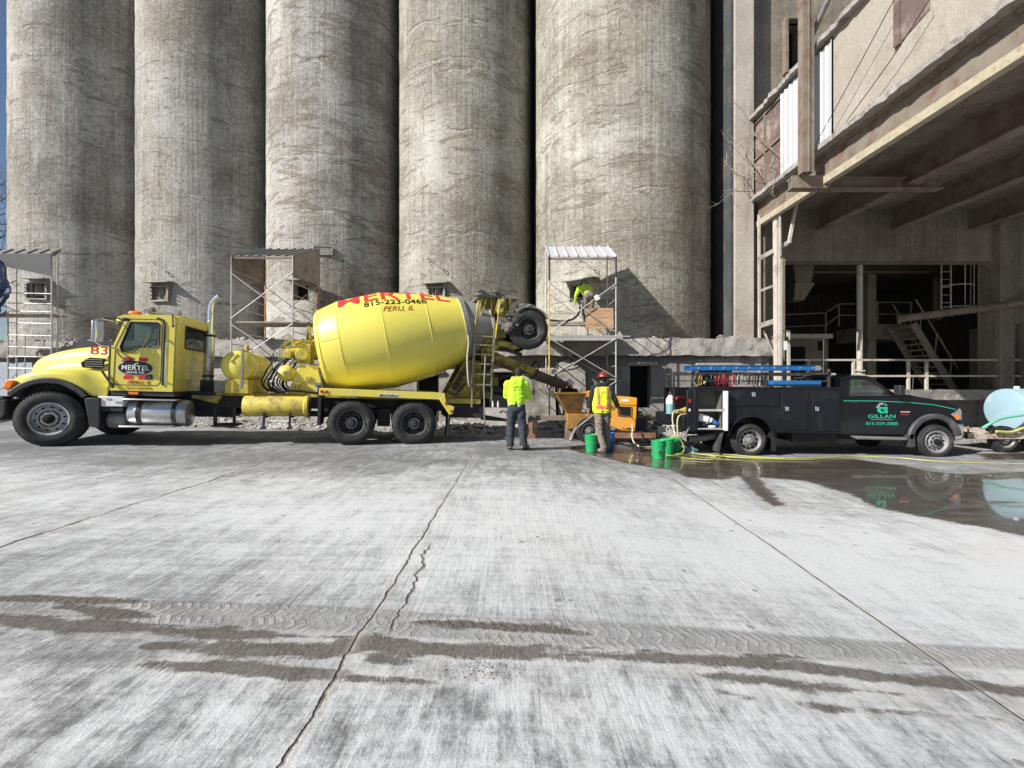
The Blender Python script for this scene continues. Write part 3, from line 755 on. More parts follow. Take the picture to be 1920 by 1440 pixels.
def hatch(i, px, py, w=.75, h=.62, door=True, hoodonly=False, hw=1.15):
    mt, root = on_silo(i, px, py, .02)
    if not hoodonly:
        m = MB(); m.M = mt
        m.box(-w / 2, -w / 2 + .06, -.10, .06, -h / 2, h / 2); m.box(w / 2 - .06, w / 2, -.10, .06, -h / 2, h / 2)
        m.box(-w / 2 + .06, w / 2 - .06, -.10, .06, -h / 2, -h / 2 + .06); m.box(-w / 2 + .06, w / 2 - .06, -.09, .06, h / 2 - .06, h / 2)
        for z in (-.2, -.05, .12, .24):
            for s in (-1, 1): m.cyl((s * w / 2, -.16, z), (s * w / 2, -.02, z), .022, n=6)
        fr = m.build("hatch_frame", M['steel'], root)
        if door:
            m = MB(); m.M = mt @ Matrix.Translation((-.05, -.06, .06)) @ Matrix.Rotation(R_(55), 4, 'Z'); m.box(0, .28, -.03, 0, -.26, .22)
            m.build("hatch_door", M['steel'], fr)
    m = MB(); m.M = mt @ Matrix.Translation((0, 0, h / 2 + .12)) @ Matrix.Rotation(R_(8), 4, 'X')
    m.box(-hw / 2, hw / 2, -.32, .05, 0, .05); m.build("hatch_hood", M['steel'], root, bevel=.01)
def hook(i, px0, py0, px1, py1):
    mt, root = on_silo(i, px0, py0, .03); q = silo_hit(i, px1, py1)[0]; c = SIL[i]
    p0 = mt.to_translation(); p1 = Vector((q.x - c[0], q.y - c[1] - .06, q.z))
    d = p1 - p0; m = MB(); m.tube([p0, p0 + d * .3 + Vector((0, -.03, .03)), p0 + d * .65, p1], .022, 6)
    for b, s in ((p0, -1), (p1, 1)):
        u = d.normalized() * s; w = u.cross(Vector((0, 1, 0))).normalized()
        m.tube([b + u * (.09 + .09 * math.cos(t)) * 1 + w * .055 * math.sin(t) for t in [2 * PI * k / 10 for k in range(10)]], .016, 6, True)
    m.build("lifting_hook", M['steel'], root, smooth=True)
hatch(1, 303, 551, .80, .66); hook(1, 293, 495, 312, 509)
hatch(3, 820, 552, .75, .6); hook(3, 808, 489, 830, 505)
hatch(2, 562, 548, .9, .7, False, True, .95); hatch(4, 1090, 548, 1.0, .62, False, True, 1.35); hook(4, 1090, 488, 1113, 506)
hatch(0, 72, 546, .85, .75, True, False, .9); hook(2, 560, 505, 572, 520)
mt, root = on_silo(2, 606, 470, .01); m = MB(); m.M = mt
m.box(-.38, .38, -.05, -.01, -.18, -.15); m.box(-.38, .38, -.05, -.01, .15, .18); m.box(-.38, -.35, -.05, -.01, -.15, .15); m.box(.35, .38, -.05, -.01, -.15, .15)
pl = m.build("plaque_frame", M['conc_rough'], root); m = MB(); m.M = mt; m.box(-.35, .35, -.025, 0, -.15, .15); pf = m.build("plaque", M['conc_found'], root)

# recess wall, shade put into its dark colour, between the widest silo and the plant, side annex behind
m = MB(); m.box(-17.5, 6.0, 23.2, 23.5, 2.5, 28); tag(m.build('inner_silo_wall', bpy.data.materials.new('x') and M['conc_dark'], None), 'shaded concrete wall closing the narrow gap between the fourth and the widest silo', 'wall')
m = MB(); m.box(6.0, 12.2, 21.8, 22.4, 0, 27); tag(m.build("recessed_wall", concrete("recess_shade_concrete", (.10, .11, .115), (.055, .06, .062)), None), "recessed wall coloured as in shade in the gap right of the widest silo", "wall")

# ================================================================ FOUNDATION
def ff(x): return 15.9 - .06 * x if x < 0 else 15.9
fd = thing("silo_foundation", "rough concrete foundation wall with a broken ledge carrying the silos", "wall")
outline = [(-30, -.4), (8.9, -.4), (8.9, 2.5), (-30, 2.5)]
holes = [[(a, z0), (b, z0), (b, z1), (a, z1)] for a, b, z0, z1 in ((-3.35, -2.57, .1, 1.82), (-1.49, -.02, .6, 1.85), (4.09, 4.82, .62, 2.08), (6.46, 7.70, .62, 2.06), (-7.9, -7.2, .5, 1.7), (-12.9, -12.2, .5, 1.8))]
me = shape2d(outline, holes, .5)
for v in me.vertices: v.co.y += ff(v.co.x)
link("wall", me, M['conc_found'], fd)
for h in holes:
    x0, x1 = h[0][0], h[1][0]; z0, z1 = h[0][1], h[2][1]; y = ff((x0 + x1) / 2)
    m = MB(); m.box(x0 - .3, x1 + .3, y + .45, y + 1.6, z0 - .3, z1 + .3); m.build("dark_chamber", M['hole'], fd)
for h in holes[:4]:
    m = MB(); x0, x1 = h[0][0], h[1][0]; z1 = h[2][1]; y = ff((x0 + x1) / 2); m.box(x0 - .12, x1 + .2, y - .16, y + .1, z1 + .003, z1 + .11); m.build("lintel", M['conc_rough'], fd, bevel=.02)
def rough_block(x0, x1, y0f, y1f, z0, z1, amp, step, seed, ztop=None, facex=False):
    """front + top skin of a broken concrete mass; y0f/z may be functions of x"""
    nx = max(2, int((x1 - x0) / step)); secs = []
    prof = []
    H = z1 - z0; nz = max(2, int(H / step)); nt = 5
    for i in range(nx + 1):
        x = x0 + (x1 - x0) * i / nx; row = []
        zt = ztop(x) if ztop else z1
        for k in range(nz + 1): row.append([x, y0f(x, k / nz), z0 + (zt - z0) * k / nz, 1])
        for k in range(1, nt + 1): row.append([x, y0f(x, 1) + (y1f(x) - y0f(x, 1)) * k / nt, zt, 1])
        out = []
        for (a_, b_, c_, w_) in row:
            n = mnoise.fractal(Vector((a_ * 1.7 + seed, b_ * 1.7, c_ * 2.2)), .55, 2.1, 5); n2 = mnoise.fractal(Vector((a_ * 1.9, b_ * 2 + seed, c_ * 2)), .6, 2, 4)
            out.append((a_ + amp * .4 * n2, b_ - amp * n, c_ + amp * .5 * n2))
        secs.append(out)
    m = MB(); m.loft(secs, cap=False); return m
m = rough_block(-24, 9.0, lambda x, t: ff(x) - .22 + .1 * max(0, t - .5), lambda x: ff(x) + 2.6, 2.42, 3.02, .075, .11, 3)
m.build("ledge", M['conc_rough'], fd, smooth=True)
m = MB()
for i in range(110):
    x = -20 + 28.5 * rnd.random(); m.rock((x, ff(x) + rnd.uniform(-.15, .45), 3.04 + rnd.uniform(0, .03)), rnd.uniform(.03, .11) * (1.3 if x > 5 else 1), i)
o = m.build("ledge_debris", M['conc_rough'], fd)
m = MB()     # soffit closing the ledge from below
for i in range(60):
    xa = -24 + 33 * i / 60; xb = -24 + 33 * (i + 1) / 60
    m.add([(xa, ff(xa) - .2, 2.43), (xb, ff(xb) - .2, 2.43), (xb, ff(xb) + .3, 2.43), (xa, ff(xa) + .3, 2.43)], [(0, 1, 2, 3)])
m.build("soffit", M['conc_found'], fd)
# sloping broken buttresses in front of the wall
def buttress(label, x0, x1, d, z1, seed, ztop=None, mat='conc_rough'):
    z0 = zgr((x0 + x1) / 2, 15.3) - .15
    m = rough_block(x0, x1, lambda x, t: ff(x) - .04 - d * (1 - t), lambda x: ff(x) + .02, z0, z1, .07, .10, seed, ztop)
    for sx, rev in ((x0, 0), (x1, 1)):
        m.add([(sx, ff(sx) - d, z0), (sx, ff(sx), z0), (sx, ff(sx), z1 * .98), (sx, ff(sx) - .06, z1)], [(0, 1, 2, 3)])
    return tag(m.build("concrete_buttress", M[mat], None, smooth=True), label, "buttress")
buttress("pale rough concrete buttress leaning on the foundation inside the right scaffold", 1.55, 2.5, .7, 2.3, 5, lambda x: 2.3 - .5 * abs(x - 1.9))
buttress("wide sloping concrete buttress behind the folded chute of the mixer", .25, 1.45, 1.0, 2.0, 8, lambda x: 2.1 - .9 * abs(x - .6), 'conc_found')
buttress("low pale concrete block on the ground below the mixer's rear ladder", -1.55, .1, .75, .62, 11, None, 'conc_found')
buttress("broken sloping concrete patch behind the yellow water tank of the mixer", -8.6, -6.6, .6, 2.9, 15, lambda x: 2.9 - .35 * abs(x + 7.4))
buttress("crumbling concrete patch behind the left scaffold frame", -17.2, -15.6, .5, 2.9, 21, lambda x: 2.8 - .5 * abs(x + 16.6))
# debris: rocks and rubble
M['rubble'] = concrete("rubble_stone", (.62, .60, .57), (.40, .38, .35), 3, .1, .5, vert=False)
def pile(label, cx, cy, rx, ry, h, n, seed, smin=.04, smax=.14):
    rr = random.Random(seed); m = MB()
    for k in range(n):
        a_ = rr.random() * 2 * PI; q = rr.random() ** .6; x = cx + rx * q * math.cos(a_); y = cy + ry * q * math.sin(a_)
        m.rock((x, y, zgr(x, y) + h * (1 - q) * rr.uniform(.2, 1) + .02), rr.uniform(smin, smax) * (1.1 - .5 * q), seed * 999 + k)
    o = m.build("rubble_pile", M['rubble'], None); o['kind'] = 'stuff'; return tag(o, label, "rubble")
pile("heap of pale broken concrete right of the orange pump", 4.15, 13.9, 1.0, .8, .55, 260, 3)
pile("heap of pale broken concrete below the right scaffold", 2.0, 14.6, 1.3, .6, .35, 200, 4, .05, .17)
pile("scattered rubble under the rear ladder of the mixer truck", -1.6, 14.2, 1.5, .8, .12, 130, 5, .03, .12)
m = MB()
for k in range(1500):
    x = rnd.uniform(-19, 6); y = rnd.uniform(13.0, 15.8); m.rock((x, y, zgr(x, y) + .015), rnd.choice((.02, .03, .03, .05, .08)) * rnd.uniform(.7, 1.4), 5000 + k)
tag(m.build("loose_stones", M['rubble'], None), "loose stones strewn over the gravel strip", "stones", kind='stuff')
m = MB()
for k in range(150):
    q = rnd.uniform(0, 1); x, y = gpt(905 + rnd.gauss(0, 34), 1252 + rnd.gauss(0, 12)); m.rock((x, y, gz(x) + .002), rnd.uniform(.0015, .0045), 9000 + k)
M['crumb'] = concrete("mud_crumbs", (.52, .45, .40), (.40, .33, .28), 9, .1, .4, vert=False)
tag(m.build("mud_crumbs", M['crumb'], None), "crumbs of dried mud beside the tyre streaks in the foreground", "mud", kind='stuff')
for lab, pts in (("thin white rod lying among the rubble under the mixer's rear", [(-1.9, 14.1), (-.9, 14.2)]), ("pale broken pipe on the gravel behind the front wheels", [(-7.6, 14.2), (-7.0, 14.5)])):
    (x0, y0), (x1, y1) = pts; m = MB(); m.cyl((x0, y0, zgr(x0, y0) + .09), (x1, y1, zgr(x1, y1) + .05), .04, n=10); m.cyl((x0, y0 - .01, zgr(x0, y0) + .09), (x0 + .02, y0, zgr(x0, y0) + .09), .055, n=10)
    tag(m.build("pipe", M['white'], None, smooth=True), lab, "pipe")
for k, (px_, py_) in enumerate(((924, 761), (934, 761))):
    p = P(px_, py_, 15.55); b = thing("water_bottle", ["clear plastic water bottle, left of the two on the dark sill", "clear plastic water bottle, right of the two on the dark sill"][k], "bottle", (p.x, p.y, .66), group="water bottles on the sill")
    m = MB(); m.lathe([(0, 0), (0, .032), (.13, .033), (.16, .028), (.185, .014), (.20, .014)], n=12); m.build("bottle_body", M['plastic_clear'], b, smooth=True)
    m = MB(); m.cyl((0, 0, .2), (0, 0, .22), .016, n=10); m.build("cap", M['white'], b)
    m = MB(); m.cyl((0, 0, .06), (0, 0, .11), .034, n=12, caps=False); m.build("wrapper", M['white'], b)
# pale service door at far left
m = MB(); m.box(-18.9, -17.7, ff(-18) - .06, ff(-18) + .02, .35, 2.25); d_ = thing("metal_door", "pale grey metal door in the foundation behind the left scaffold", "door")
m.build("leaf", paint("pale_grey_door", (.36, .40, .45), .6, 0, .1, 4, (.25, .24, .22), .3), d_, bevel=.01); m = MB(); m.box(-17.95, -17.85, ff(-18) - .12, ff(-18) - .065, 1.1, 1.3); m.build("handle", M['steel'], d_)

# ================================================================ SCAFFOLDS
def braces(m, x0, x1, y, z0, z1, r=.016):
    m.cyl((x0, y, z0), (x1, y, z1), r, n=6); m.cyl((x0, y - .03, z1), (x1, y - .03, z0), r, n=6)
def scaffold(label, x0, x1, yf, yb, zt_f, zt_b, plat, roofmat, colours, base):
    t = thing("scaffold_tower", label, "scaffold", group="scaffold towers against the silos")
    for k, (x, y) in enumerate(((x0, yf), (x1, yf), (x0, yb), (x1, yb))):
        top = zt_f if y == yf else zt_b; c = colours[k]; r = .024
        if isinstance(c, tuple):
            z_ = base
            for mat_, zz in c:
                m = MB(); m.cyl((x, y, z_), (x, y, zz), r, n=8); m.build("post", M[mat_], t, smooth=True); z_ = zz
            m = MB(); m.cyl((x, y, z_), (x, y, top), r, n=8); m.build("post", M['brownsteel' if mat_ == 'scafyellow' else mat_], t, smooth=True)
        else:
            m = MB(); m.cyl((x, y, base), (x, y, top), r, n=8); m.build("post", M[c], t, smooth=True)
    zs = [base + .25, plat]
    while zs[-1] + 1.7 < zt_f: zs.append(zs[-1] + 1.75)
    for a_, b_ in zip(zs[:-1], zs[1:]):
        if b_ - a_ < .6: continue
        segs = [(a_ + .08, b_ - .12)] if b_ - a_ < 2.2 else [(a_ + .1, (a_ + b_) / 2 - .05), ((a_ + b_) / 2 + .05, b_ - .1)]
        for (u, w) in segs:
            for y in (yf, yb):
                m = MB(); braces(m, x0, x1, y - .04, u, w); m.build("cross_brace", M['galv'], t, smooth=True)
    for x, s in ((x0, 1), (x1, 1)):
        m = MB(); z = base + .4
        while z < min(zt_f, plat + 1.8):
            m.cyl((x, yf, z), (x, yb, z + .0), .016 if int(z * 10) % 3 else .02, n=6); z += .42
        m.build("end_rungs", M['galv'], t, smooth=True)
    return t
def planks(t, x0, x1, y0, y1, z, n=4, name="plank"):
    w = (y1 - y0) / n
    for k in range(n):
        m = MB(); dz = rnd.uniform(-.008, .008); e = rnd.uniform(0, .12)
        m.box(x0 - e, x1 + rnd.uniform(0, .15), y0 + k * w + .01, y0 + (k + 1) * w - .01, z - .05 + dz, z + dz); m.build(name, M['plank'], t, bevel=.006)
def ribroof(t, x0, x1, yf, yb, zf, zb, mat, n=7, over=.03):
    m = MB(); s = Vector((0, yb - yf, zb - zf)).normalized(); up = Vector((0, -s.z, s.y))
    a0 = Vector((x0 - over, yf, zf)); a1 = Vector((x1 + over, yf, zf)); b0 = Vector((x0 - over, yb, zb)); b1 = Vector((x1 + over, yb, zb))
    th = up * .012; m.add([a0, a1, b1, b0, a0 + th, a1 + th, b1 + th, b0 + th], [(0, 1, 2, 3), (7, 6, 5, 4), (0, 4, 5, 1), (1, 5, 6, 2), (2, 6, 7, 3), (3, 7, 4, 0)])
    for k in range(n + 1):
        x = x0 - over + (x1 - x0 + 2 * over) * k / n; x = min(max(x, x0 - over + .02), x1 + over - .02)
        p = Vector((x, yf, zf)) + up * .034; q = Vector((x, yb, zb)) + up * .034; m.bar(p, q, .035, .045, up)
    o = m.build("roof_sheet", mat, t)
    m = MB(); m.bar((x0, yf + .03, zf - .045), (x1, yf + .03, zf - .045), .04, .05); m.bar((x0, yb - .03, zb - .045), (x1, yb - .03, zb - .045), .04, .05)
    m.bar((x0, yf + .05, zf - .04), (x0, yb - .05, zb - .045), .04, .05); m.bar((x1, yf + .05, zf - .04), (x1, yb - .05, zb - .045), .04, .05)
    m.build("roof_frame", M['brownsteel'], t)
# right tower
YF = 14.4; xa = P(1030, 0, YF).x; xb = P(1155, 0, YF).x
zr = P(0, 482, YF).z; zp = P(0, 629, YF).z
ST3 = scaffold("scaffold tower with a bright ribbed roof around the bending man, before the widest silo", xa, xb, YF, 15.75, zr, zr + .68, zp, None,
               ((('galv', 1.8), ('scafyellow', P(0, 525, YF).z)), 'galv', 'galv', 'galv'), gz(2, 14) + .05)
m = MB(); m.cyl((xa, YF, P(0, 526, YF).z), (xa, YF, zr), .031, n=8); m.build("upper_post", M['frame'], ST3)
m = MB(); m.cyl((xb, YF, P(0, 520, YF).z), (xb, YF, zr), .031, n=8); m.build("upper_post", M['frame'], ST3)
ribroof(ST3, xa, xb, YF, 15.75, zr, zr + .72, M['corr'], 7)
planks(ST3, xa, xb, YF + .02, 15.7, zp + .02, 5); m = MB(); m.box(xa, xb, YF - .03, YF + .01, zp - .16, zp - .06); m.bar((xa, YF - .02, zp - .03), (xb + .45, YF - .02, zp - .03), .035); m.build("bearer", M['galv'], ST3)
zup = P(0, 604, 14.9).z
m = MB(); m.box(xa, P(1100, 0, YF).x, 14.75, 15.5, zup - .06, zup); m.bar((xa, 14.73, zup - .10), (xb, 14.73, zup - .10), .05); m.build("raised_plank", M['plank'], ST3)
m = MB(); m.box(P(1092, 0, 15.2).x, P(1140, 0, 15.2).x, 14.95, 15.6, zup - .06, zup + .0); m.build("raised_plank", M['plank'], ST3)
# middle tower
YM = 15.5; xa2 = P(434, 0, YM).x; xb2 = P(549, 0, YM).x; zr2 = P(0, 481, YM).z; zp2 = P(0, 602, YM).z
ST2 = scaffold("scaffold tower with a dull ribbed lean-to roof behind the mixer's yellow water tank", xa2, xb2, YM, 17.6, zr2, zr2 + .85, zp2, None,
               ('galv', 'galv', 'scaforange', 'scaforange'), gz(-8, 15) + .1)
ribroof(ST2, xa2, xb2, YM, 17.6, zr2, zr2 + .85, M['corrdark'], 7)
planks(ST2, xa2, xb2 + .45, YM + .02, 16.7, zp2, 5)
m = MB(); m.add([(xb2 + .03, YM, zr2), (xb2 + .03, 17.6, zr2 + .85), (xb2 + .03, 17.6, zr2 - .5), (xb2 + .03, YM, zr2 - .72)], [(0, 1, 2, 3)]); m.add([(xb2 + .045, YM, zr2), (xb2 + .045, 17.6, zr2 + .85), (xb2 + .045, 17.6, zr2 - .5), (xb2 + .045, YM, zr2 - .72)], [(3, 2, 1, 0)])
m.build("side_panel", M['plank'], ST2)
m = MB(); m.add([(xa2 - .03, YM, zr2), (xa2 - .03, 17.6, zr2 + .85), (xa2 - .03, 17.6, zr2 - .5), (xa2 - .03, YM, zr2 - .72), (xa2 - .045, YM, zr2), (xa2 - .045, 17.6, zr2 + .85), (xa2 - .045, 17.6, zr2 - .5), (xa2 - .045, YM, zr2 - .72)], [(0, 1, 2, 3), (7, 6, 5, 4)])
m.build("side_panel", M['plank'], ST2)
# left tower
YL = 15.3; xb3 = P(97, 0, YL).x; xa3 = P(15, 0, YL).x; zr3 = P(0, 476, YL).z
ST1 = thing("scaffold_tower", "scaffold tower with a grey panelled lean-to at the left edge, by the blue tarp", "scaffold", group="scaffold towers against the silos")
b3 = gz(-16, 15) + .1
for x, y, top in ((xb3, YL, zr3), (xa3, YL, P(0, 585, YL).z), (xb3 - .9, 16.4, zr3), (xa3 - .9, 16.4, zr3), (-18.4, YL, zr3)):
    m = MB(); m.cyl((x, y, b3), (x, y, top), .024, n=8); m.build("post", M['galv'], ST1, smooth=True)
m = MB()
for py in (605, 628, 650, 668, 690, 712, 583, 568, 549): m.cyl((xa3, YL, P(0, py, YL).z), (xb3, YL, P(0, py + 2, YL).z), .016, n=6)
m.cyl(P(47, 628, YL), P(47, 720, YL), .016, n=6); m.build("ladder_frame", M['galv'], ST1, smooth=True)
m = MB(); braces(m, xa3 - 1, xb3 - 1.2, YL + .3, b3 + .3, b3 + 1.6); braces(m, xa3 - 2, xb3 - 1.2, YL, 3.9, 4.9); m.build("cross_brace", M['galv'], ST1, smooth=True)
planks(ST1, -18.6, xb3 - .12, YL + .05, 15.9, P(0, 588, YL).z, 5)
ribroof(ST1, -19.0, xb3, YL, 15.62, zr3, zr3 + .22, M['corrdark'], 9)
m = MB(); m.add([(-19, YL - .03, zr3), (xb3, YL - .03, zr3), P(98, 518, YL - .03), P(12, 500, YL - .03), P(-80, 490, YL - .03)], [(4, 3, 2, 1, 0)]); m.add([(-19, YL - .05, zr3), (xb3, YL - .05, zr3), P(98, 518, YL - .05), P(12, 500, YL - .05), P(-80, 490, YL - .05)], [(0, 1, 2, 3, 4)])
m.build("front_panel", paint('shade_dark_panel', (.045, .047, .05), .6, 0, .15, 4), ST1)  # panel stands in the sun; its shadow-side tone is put into the colour
# tarp
secs = []
for i in range(26):
    v = i / 25; z = P(0, 488 + 125 * v, YL - .15).z; row = []
    for k in range(24):
        u = k / 23; xr = P(13 + 20 * math.sin(PI * min(1, v * 1.15)) - 8 * v + 3 * math.sin(v * 17), 0, YL).x
        x = -18.4 + (xr + 18.4) * u; y = YL - .18 + .10 * mnoise.fractal(Vector((x * 4.5, z * 1.6, 1)), .7, 2, 5) + .03 * math.sin(x * 14 + z * 2)
        row.append((x, y, z))
    secs.append(row)
m = MB(); m.loft(secs, cap=False); tp = m.build("tarp", M['tarp'], None, smooth=True); sm = tp.modifiers.new("solid", 'SOLIDIFY'); sm.thickness = .012
tag(tp, "crumpled dark blue tarp hanging from the left scaffold", "tarp")
# plywood on the right tower
p0 = P(1098, 578, 14.5); p1 = P(1150, 616, 14.5); m = MB(); m.M = Matrix.Translation(((p0.x + p1.x) / 2, 14.5, (p0.z + p1.z) / 2)) @ Matrix.Rotation(R_(-1.5), 4, 'Y')
w, h = (p1.x - p0.x) / 2, (p0.z - p1.z) / 2; m.box(-w, w, -.01, .01, -h, h)
tag(m.build("plywood_sheet", M['ply'], None), "small sheet of plywood standing on the right scaffold's deck", "plywood")
pts = [P(1030, 600, 14.9), P(1048, 602, 14.9), P(1065, 601, 14.8), P(1078, 596, 14.8), P(1086, 585, 14.9), P(1087, 572, 15.2), P(1082, 562, 15.7), P(1080, 558, 16.9)]
m = MB(); m.tube(catmull(pts, 6), .035, 10); tag(m.build("pump_hose", M['hoseblack'], None, smooth=True), "black rubber hose looping over the scaffold deck into the silo opening", "hose")

# ================================================================ PLANT AT THE RIGHT
GXX = 8.46
pl_ = thing("plant_building", "tall concrete plant building with a wide dark opening under the gallery", "building")
pz = 30
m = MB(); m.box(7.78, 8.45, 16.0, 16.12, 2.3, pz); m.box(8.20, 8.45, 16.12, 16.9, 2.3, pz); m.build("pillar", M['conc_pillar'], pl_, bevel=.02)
m = rough_block(7.6, 8.62, lambda x, t: 15.85 + .05 * t, lambda x: 16.2, 1.2, 2.75, .07, .09, 40); m.build("pillar_foot", M['conc_rough'], pl_, smooth=True)
YB = 16.55
wz0, wz1, wx0, wx1 = P(0, 488, YB).z, 40, 8.45, 34
ox0, ox1 = P(1472, 0, YB).x, P(1862, 0, YB).x
oz1 = P(0, 489, YB).z; fz = 1.22
win = [(P(1472, 0, YB).x, P(0, 137, YB).z), (P(1501, 0, YB).x, P(0, 137, YB).z), (P(1501, 0, YB).x, P(0, 44, YB).z), (P(1472, 0, YB).x, P(0, 44, YB).z)]
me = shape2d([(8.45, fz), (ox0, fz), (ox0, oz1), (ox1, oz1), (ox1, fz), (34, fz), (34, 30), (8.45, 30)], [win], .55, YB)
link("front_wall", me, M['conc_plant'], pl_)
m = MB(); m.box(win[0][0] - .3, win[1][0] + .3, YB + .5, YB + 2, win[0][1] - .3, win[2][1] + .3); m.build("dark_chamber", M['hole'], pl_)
m = MB(); x0, x1, z0, z1 = win[0][0], win[1][0], win[0][1], win[2][1]
m.box(x0 - .1, x0, YB - .22, YB + .1, z0 - .1, z1 + .1); m.box(x1, x1 + .1, YB - .22, YB + .1, z0 - .1, z1 + .1); m.box(x0, x1, YB - .24, YB + .1, z1, z1 + .1); m.box(x0, x1, YB - .2, YB + .1, z0 - .1, z0)
m.build("window_frame", M['brownsteel'], pl_)
m = MB(); m.box(x1 + .1, x1 + .75, YB - .5, YB - .45, z0 + .4, z1 - .1); m.build("shutter", M['brownsteel'], pl_)
# pilaster and interior
m = MB(); m.box(ox1, ox1 + .5, YB - .25, YB, fz, oz1 + 3.5); m.box(P(1905, 0, YB).x, P(1935, 0, YB).x, YB - .5, YB, fz, P(0, 610, YB).z); m.build("pilaster", M['conc_plant'], pl_, bevel=.02)
YI = 24.5
m = MB(); m.box(8.45, 30, YI, YI + .3, 0, 12); m.build("inner_wall", M['roomdark'], pl_); m = MB(); m.box(8.15, 8.45, 17.1, 21.8, 0, 27); m.build("recess_side", bpy.data.materials['recess_shade_concrete'], pl_)  # recess side faces the sun; its shade is put into the colour
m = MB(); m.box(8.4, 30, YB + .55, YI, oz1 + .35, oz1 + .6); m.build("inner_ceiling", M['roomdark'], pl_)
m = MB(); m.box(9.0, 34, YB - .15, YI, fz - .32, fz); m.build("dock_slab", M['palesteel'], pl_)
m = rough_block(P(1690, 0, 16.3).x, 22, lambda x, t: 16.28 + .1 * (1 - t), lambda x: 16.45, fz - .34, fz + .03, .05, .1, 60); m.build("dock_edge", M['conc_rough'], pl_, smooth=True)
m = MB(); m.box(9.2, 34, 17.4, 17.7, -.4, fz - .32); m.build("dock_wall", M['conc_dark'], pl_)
m = MB()
for xx in (14.6, 18.5): m.add([(xx, 16.5, fz - .33), (xx + .5, 16.5, fz - .33), (xx + .5, 17.4, -.4), (xx, 17.4, -.4), (xx, 17.4, fz - .33), (xx + .5, 17.4, fz - .33)], [(0, 1, 2, 3), (0, 3, 4), (1, 5, 2), (0, 4, 5, 1)])
m.build("dock_bracket", M['conc_dark'], pl_)
# partition left-back, portal frames inside
def pb(name, x0, x1, y0, y1, Yp, mat, dep=.3, parent=pl_):
    a_ = P(x0, y0, Yp); b_ = P(x1, y1, Yp); m = MB(); m.box(a_.x, b_.x, Yp, Yp + dep, b_.z, a_.z); return m.build(name, mat, parent)
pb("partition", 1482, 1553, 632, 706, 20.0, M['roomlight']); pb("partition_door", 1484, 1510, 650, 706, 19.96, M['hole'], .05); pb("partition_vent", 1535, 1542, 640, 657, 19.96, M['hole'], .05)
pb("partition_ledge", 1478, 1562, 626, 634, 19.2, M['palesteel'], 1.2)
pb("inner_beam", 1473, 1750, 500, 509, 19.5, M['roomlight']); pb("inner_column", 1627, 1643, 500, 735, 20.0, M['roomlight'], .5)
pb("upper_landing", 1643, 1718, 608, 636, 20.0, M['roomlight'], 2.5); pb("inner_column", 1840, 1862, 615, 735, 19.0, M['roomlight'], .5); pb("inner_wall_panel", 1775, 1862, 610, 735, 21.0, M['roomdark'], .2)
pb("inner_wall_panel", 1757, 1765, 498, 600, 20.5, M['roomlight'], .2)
# front steel column with wrapped foot
cl = thing("steel_column", "white-lit round steel column standing in the dark plant opening", "column")
cx_ = P(1612, 0, 17.3).x; m = MB(); m.cyl((cx_, 17.3, fz), (cx_, 17.3, P(0, 494, 17.3).z), .10, n=20); m.build("shaft", M['palesteel'], cl, smooth=True)
m = MB()
for k in range(4): m.tube([(cx_ + .15 * math.cos(t), 17.3 + .15 * math.sin(t), fz + .35 + k * .13 + .03 * math.sin(t)) for t in [2 * PI * q / 14 for q in range(14)]], .03, 6, True)
m.build("rope_wrap", M['palesteel'], cl, smooth=True)
# hopper hanging inside
hp = thing("hanging_hopper", "dark tapered hopper hanging inside the plant opening", "hopper")
a_ = P(1487, 492, 18.5); b_ = P(1528, 530, 18.5); c_ = P(1497, 560, 18.5); d2 = P(1517, 560, 18.5)
def frus(m, x0, x1, z1, x2, x3, z0, y0, y1, e=.25):
    m.add([(x0, y0, z1), (x1, y0, z1), (x1, y1, z1), (x0, y1, z1), (x2, y0 + e, z0), (x3, y0 + e, z0), (x3, y1 - e, z0), (x2, y1 - e, z0)], [(0, 1, 5, 4), (1, 2, 6, 5), (2, 3, 7, 6), (3, 0, 4, 7), (4, 5, 6, 7), (3, 2, 1, 0)])
m = MB(); frus(m, a_.x, b_.x, a_.z, a_.x + .18, b_.x - .08, b_.z, 18.5, 19.6, .1); m.build("upper_cone", M['roomlight'], hp)
m = MB(); frus(m, a_.x + .1, b_.x + .0, b_.z - .01, c_.x, d2.x, c_.z, 18.5, 19.6, .3); m.build("lower_cone", M['roomlight'], hp)
# rails
def railing(label, pts, Yp, rails, posts, mat='palesteel', r=.028, fromz=None, cat="railing"):
    t = thing("railing", label, cat)
    for ys_ in rails:
        m = MB(); q = [P(x, y, Yp) for x, y in ys_]
        for u, v in zip(q[:-1], q[1:]): m.bar(u, v, r * 1.8, r * 1.8)
        m.build("rail", M[mat], t)
    for (x, y0, y1) in posts:
        m = MB(); m.bar(P(x, y0, Yp + .01), P(x, y1, Yp + .01), r * 2.2, r * 2.2); m.build("post", M[mat], t)
    return t
railing("sunlit steel railing along the edge of the loading dock", None, 16.42, [[(1462, 675), (1935, 675)], [(1505, 705), (1935, 705)]],
        [(1515, 675, 731), (1600, 673, 731), (1703, 675, 731), (1737, 675, 731), (1886, 675, 731)], r=.036)
railing("dim railing on the inner platform at the left of the opening", None, 20.2, [[(1474, 590), (1548, 587), (1573, 570), (1602, 570)], [(1474, 613), (1548, 610), (1573, 591), (1602, 591)]], [(1548, 587, 628), (1573, 570, 612)], 'roomlight', .022)
railing("dim railing on the upper landing beside the stair", None, 19.95, [[(1644, 567), (1710, 567)], [(1644, 589), (1708, 589)]], [(1708, 567, 610), (1645, 567, 610)], 'roomlight', .022)
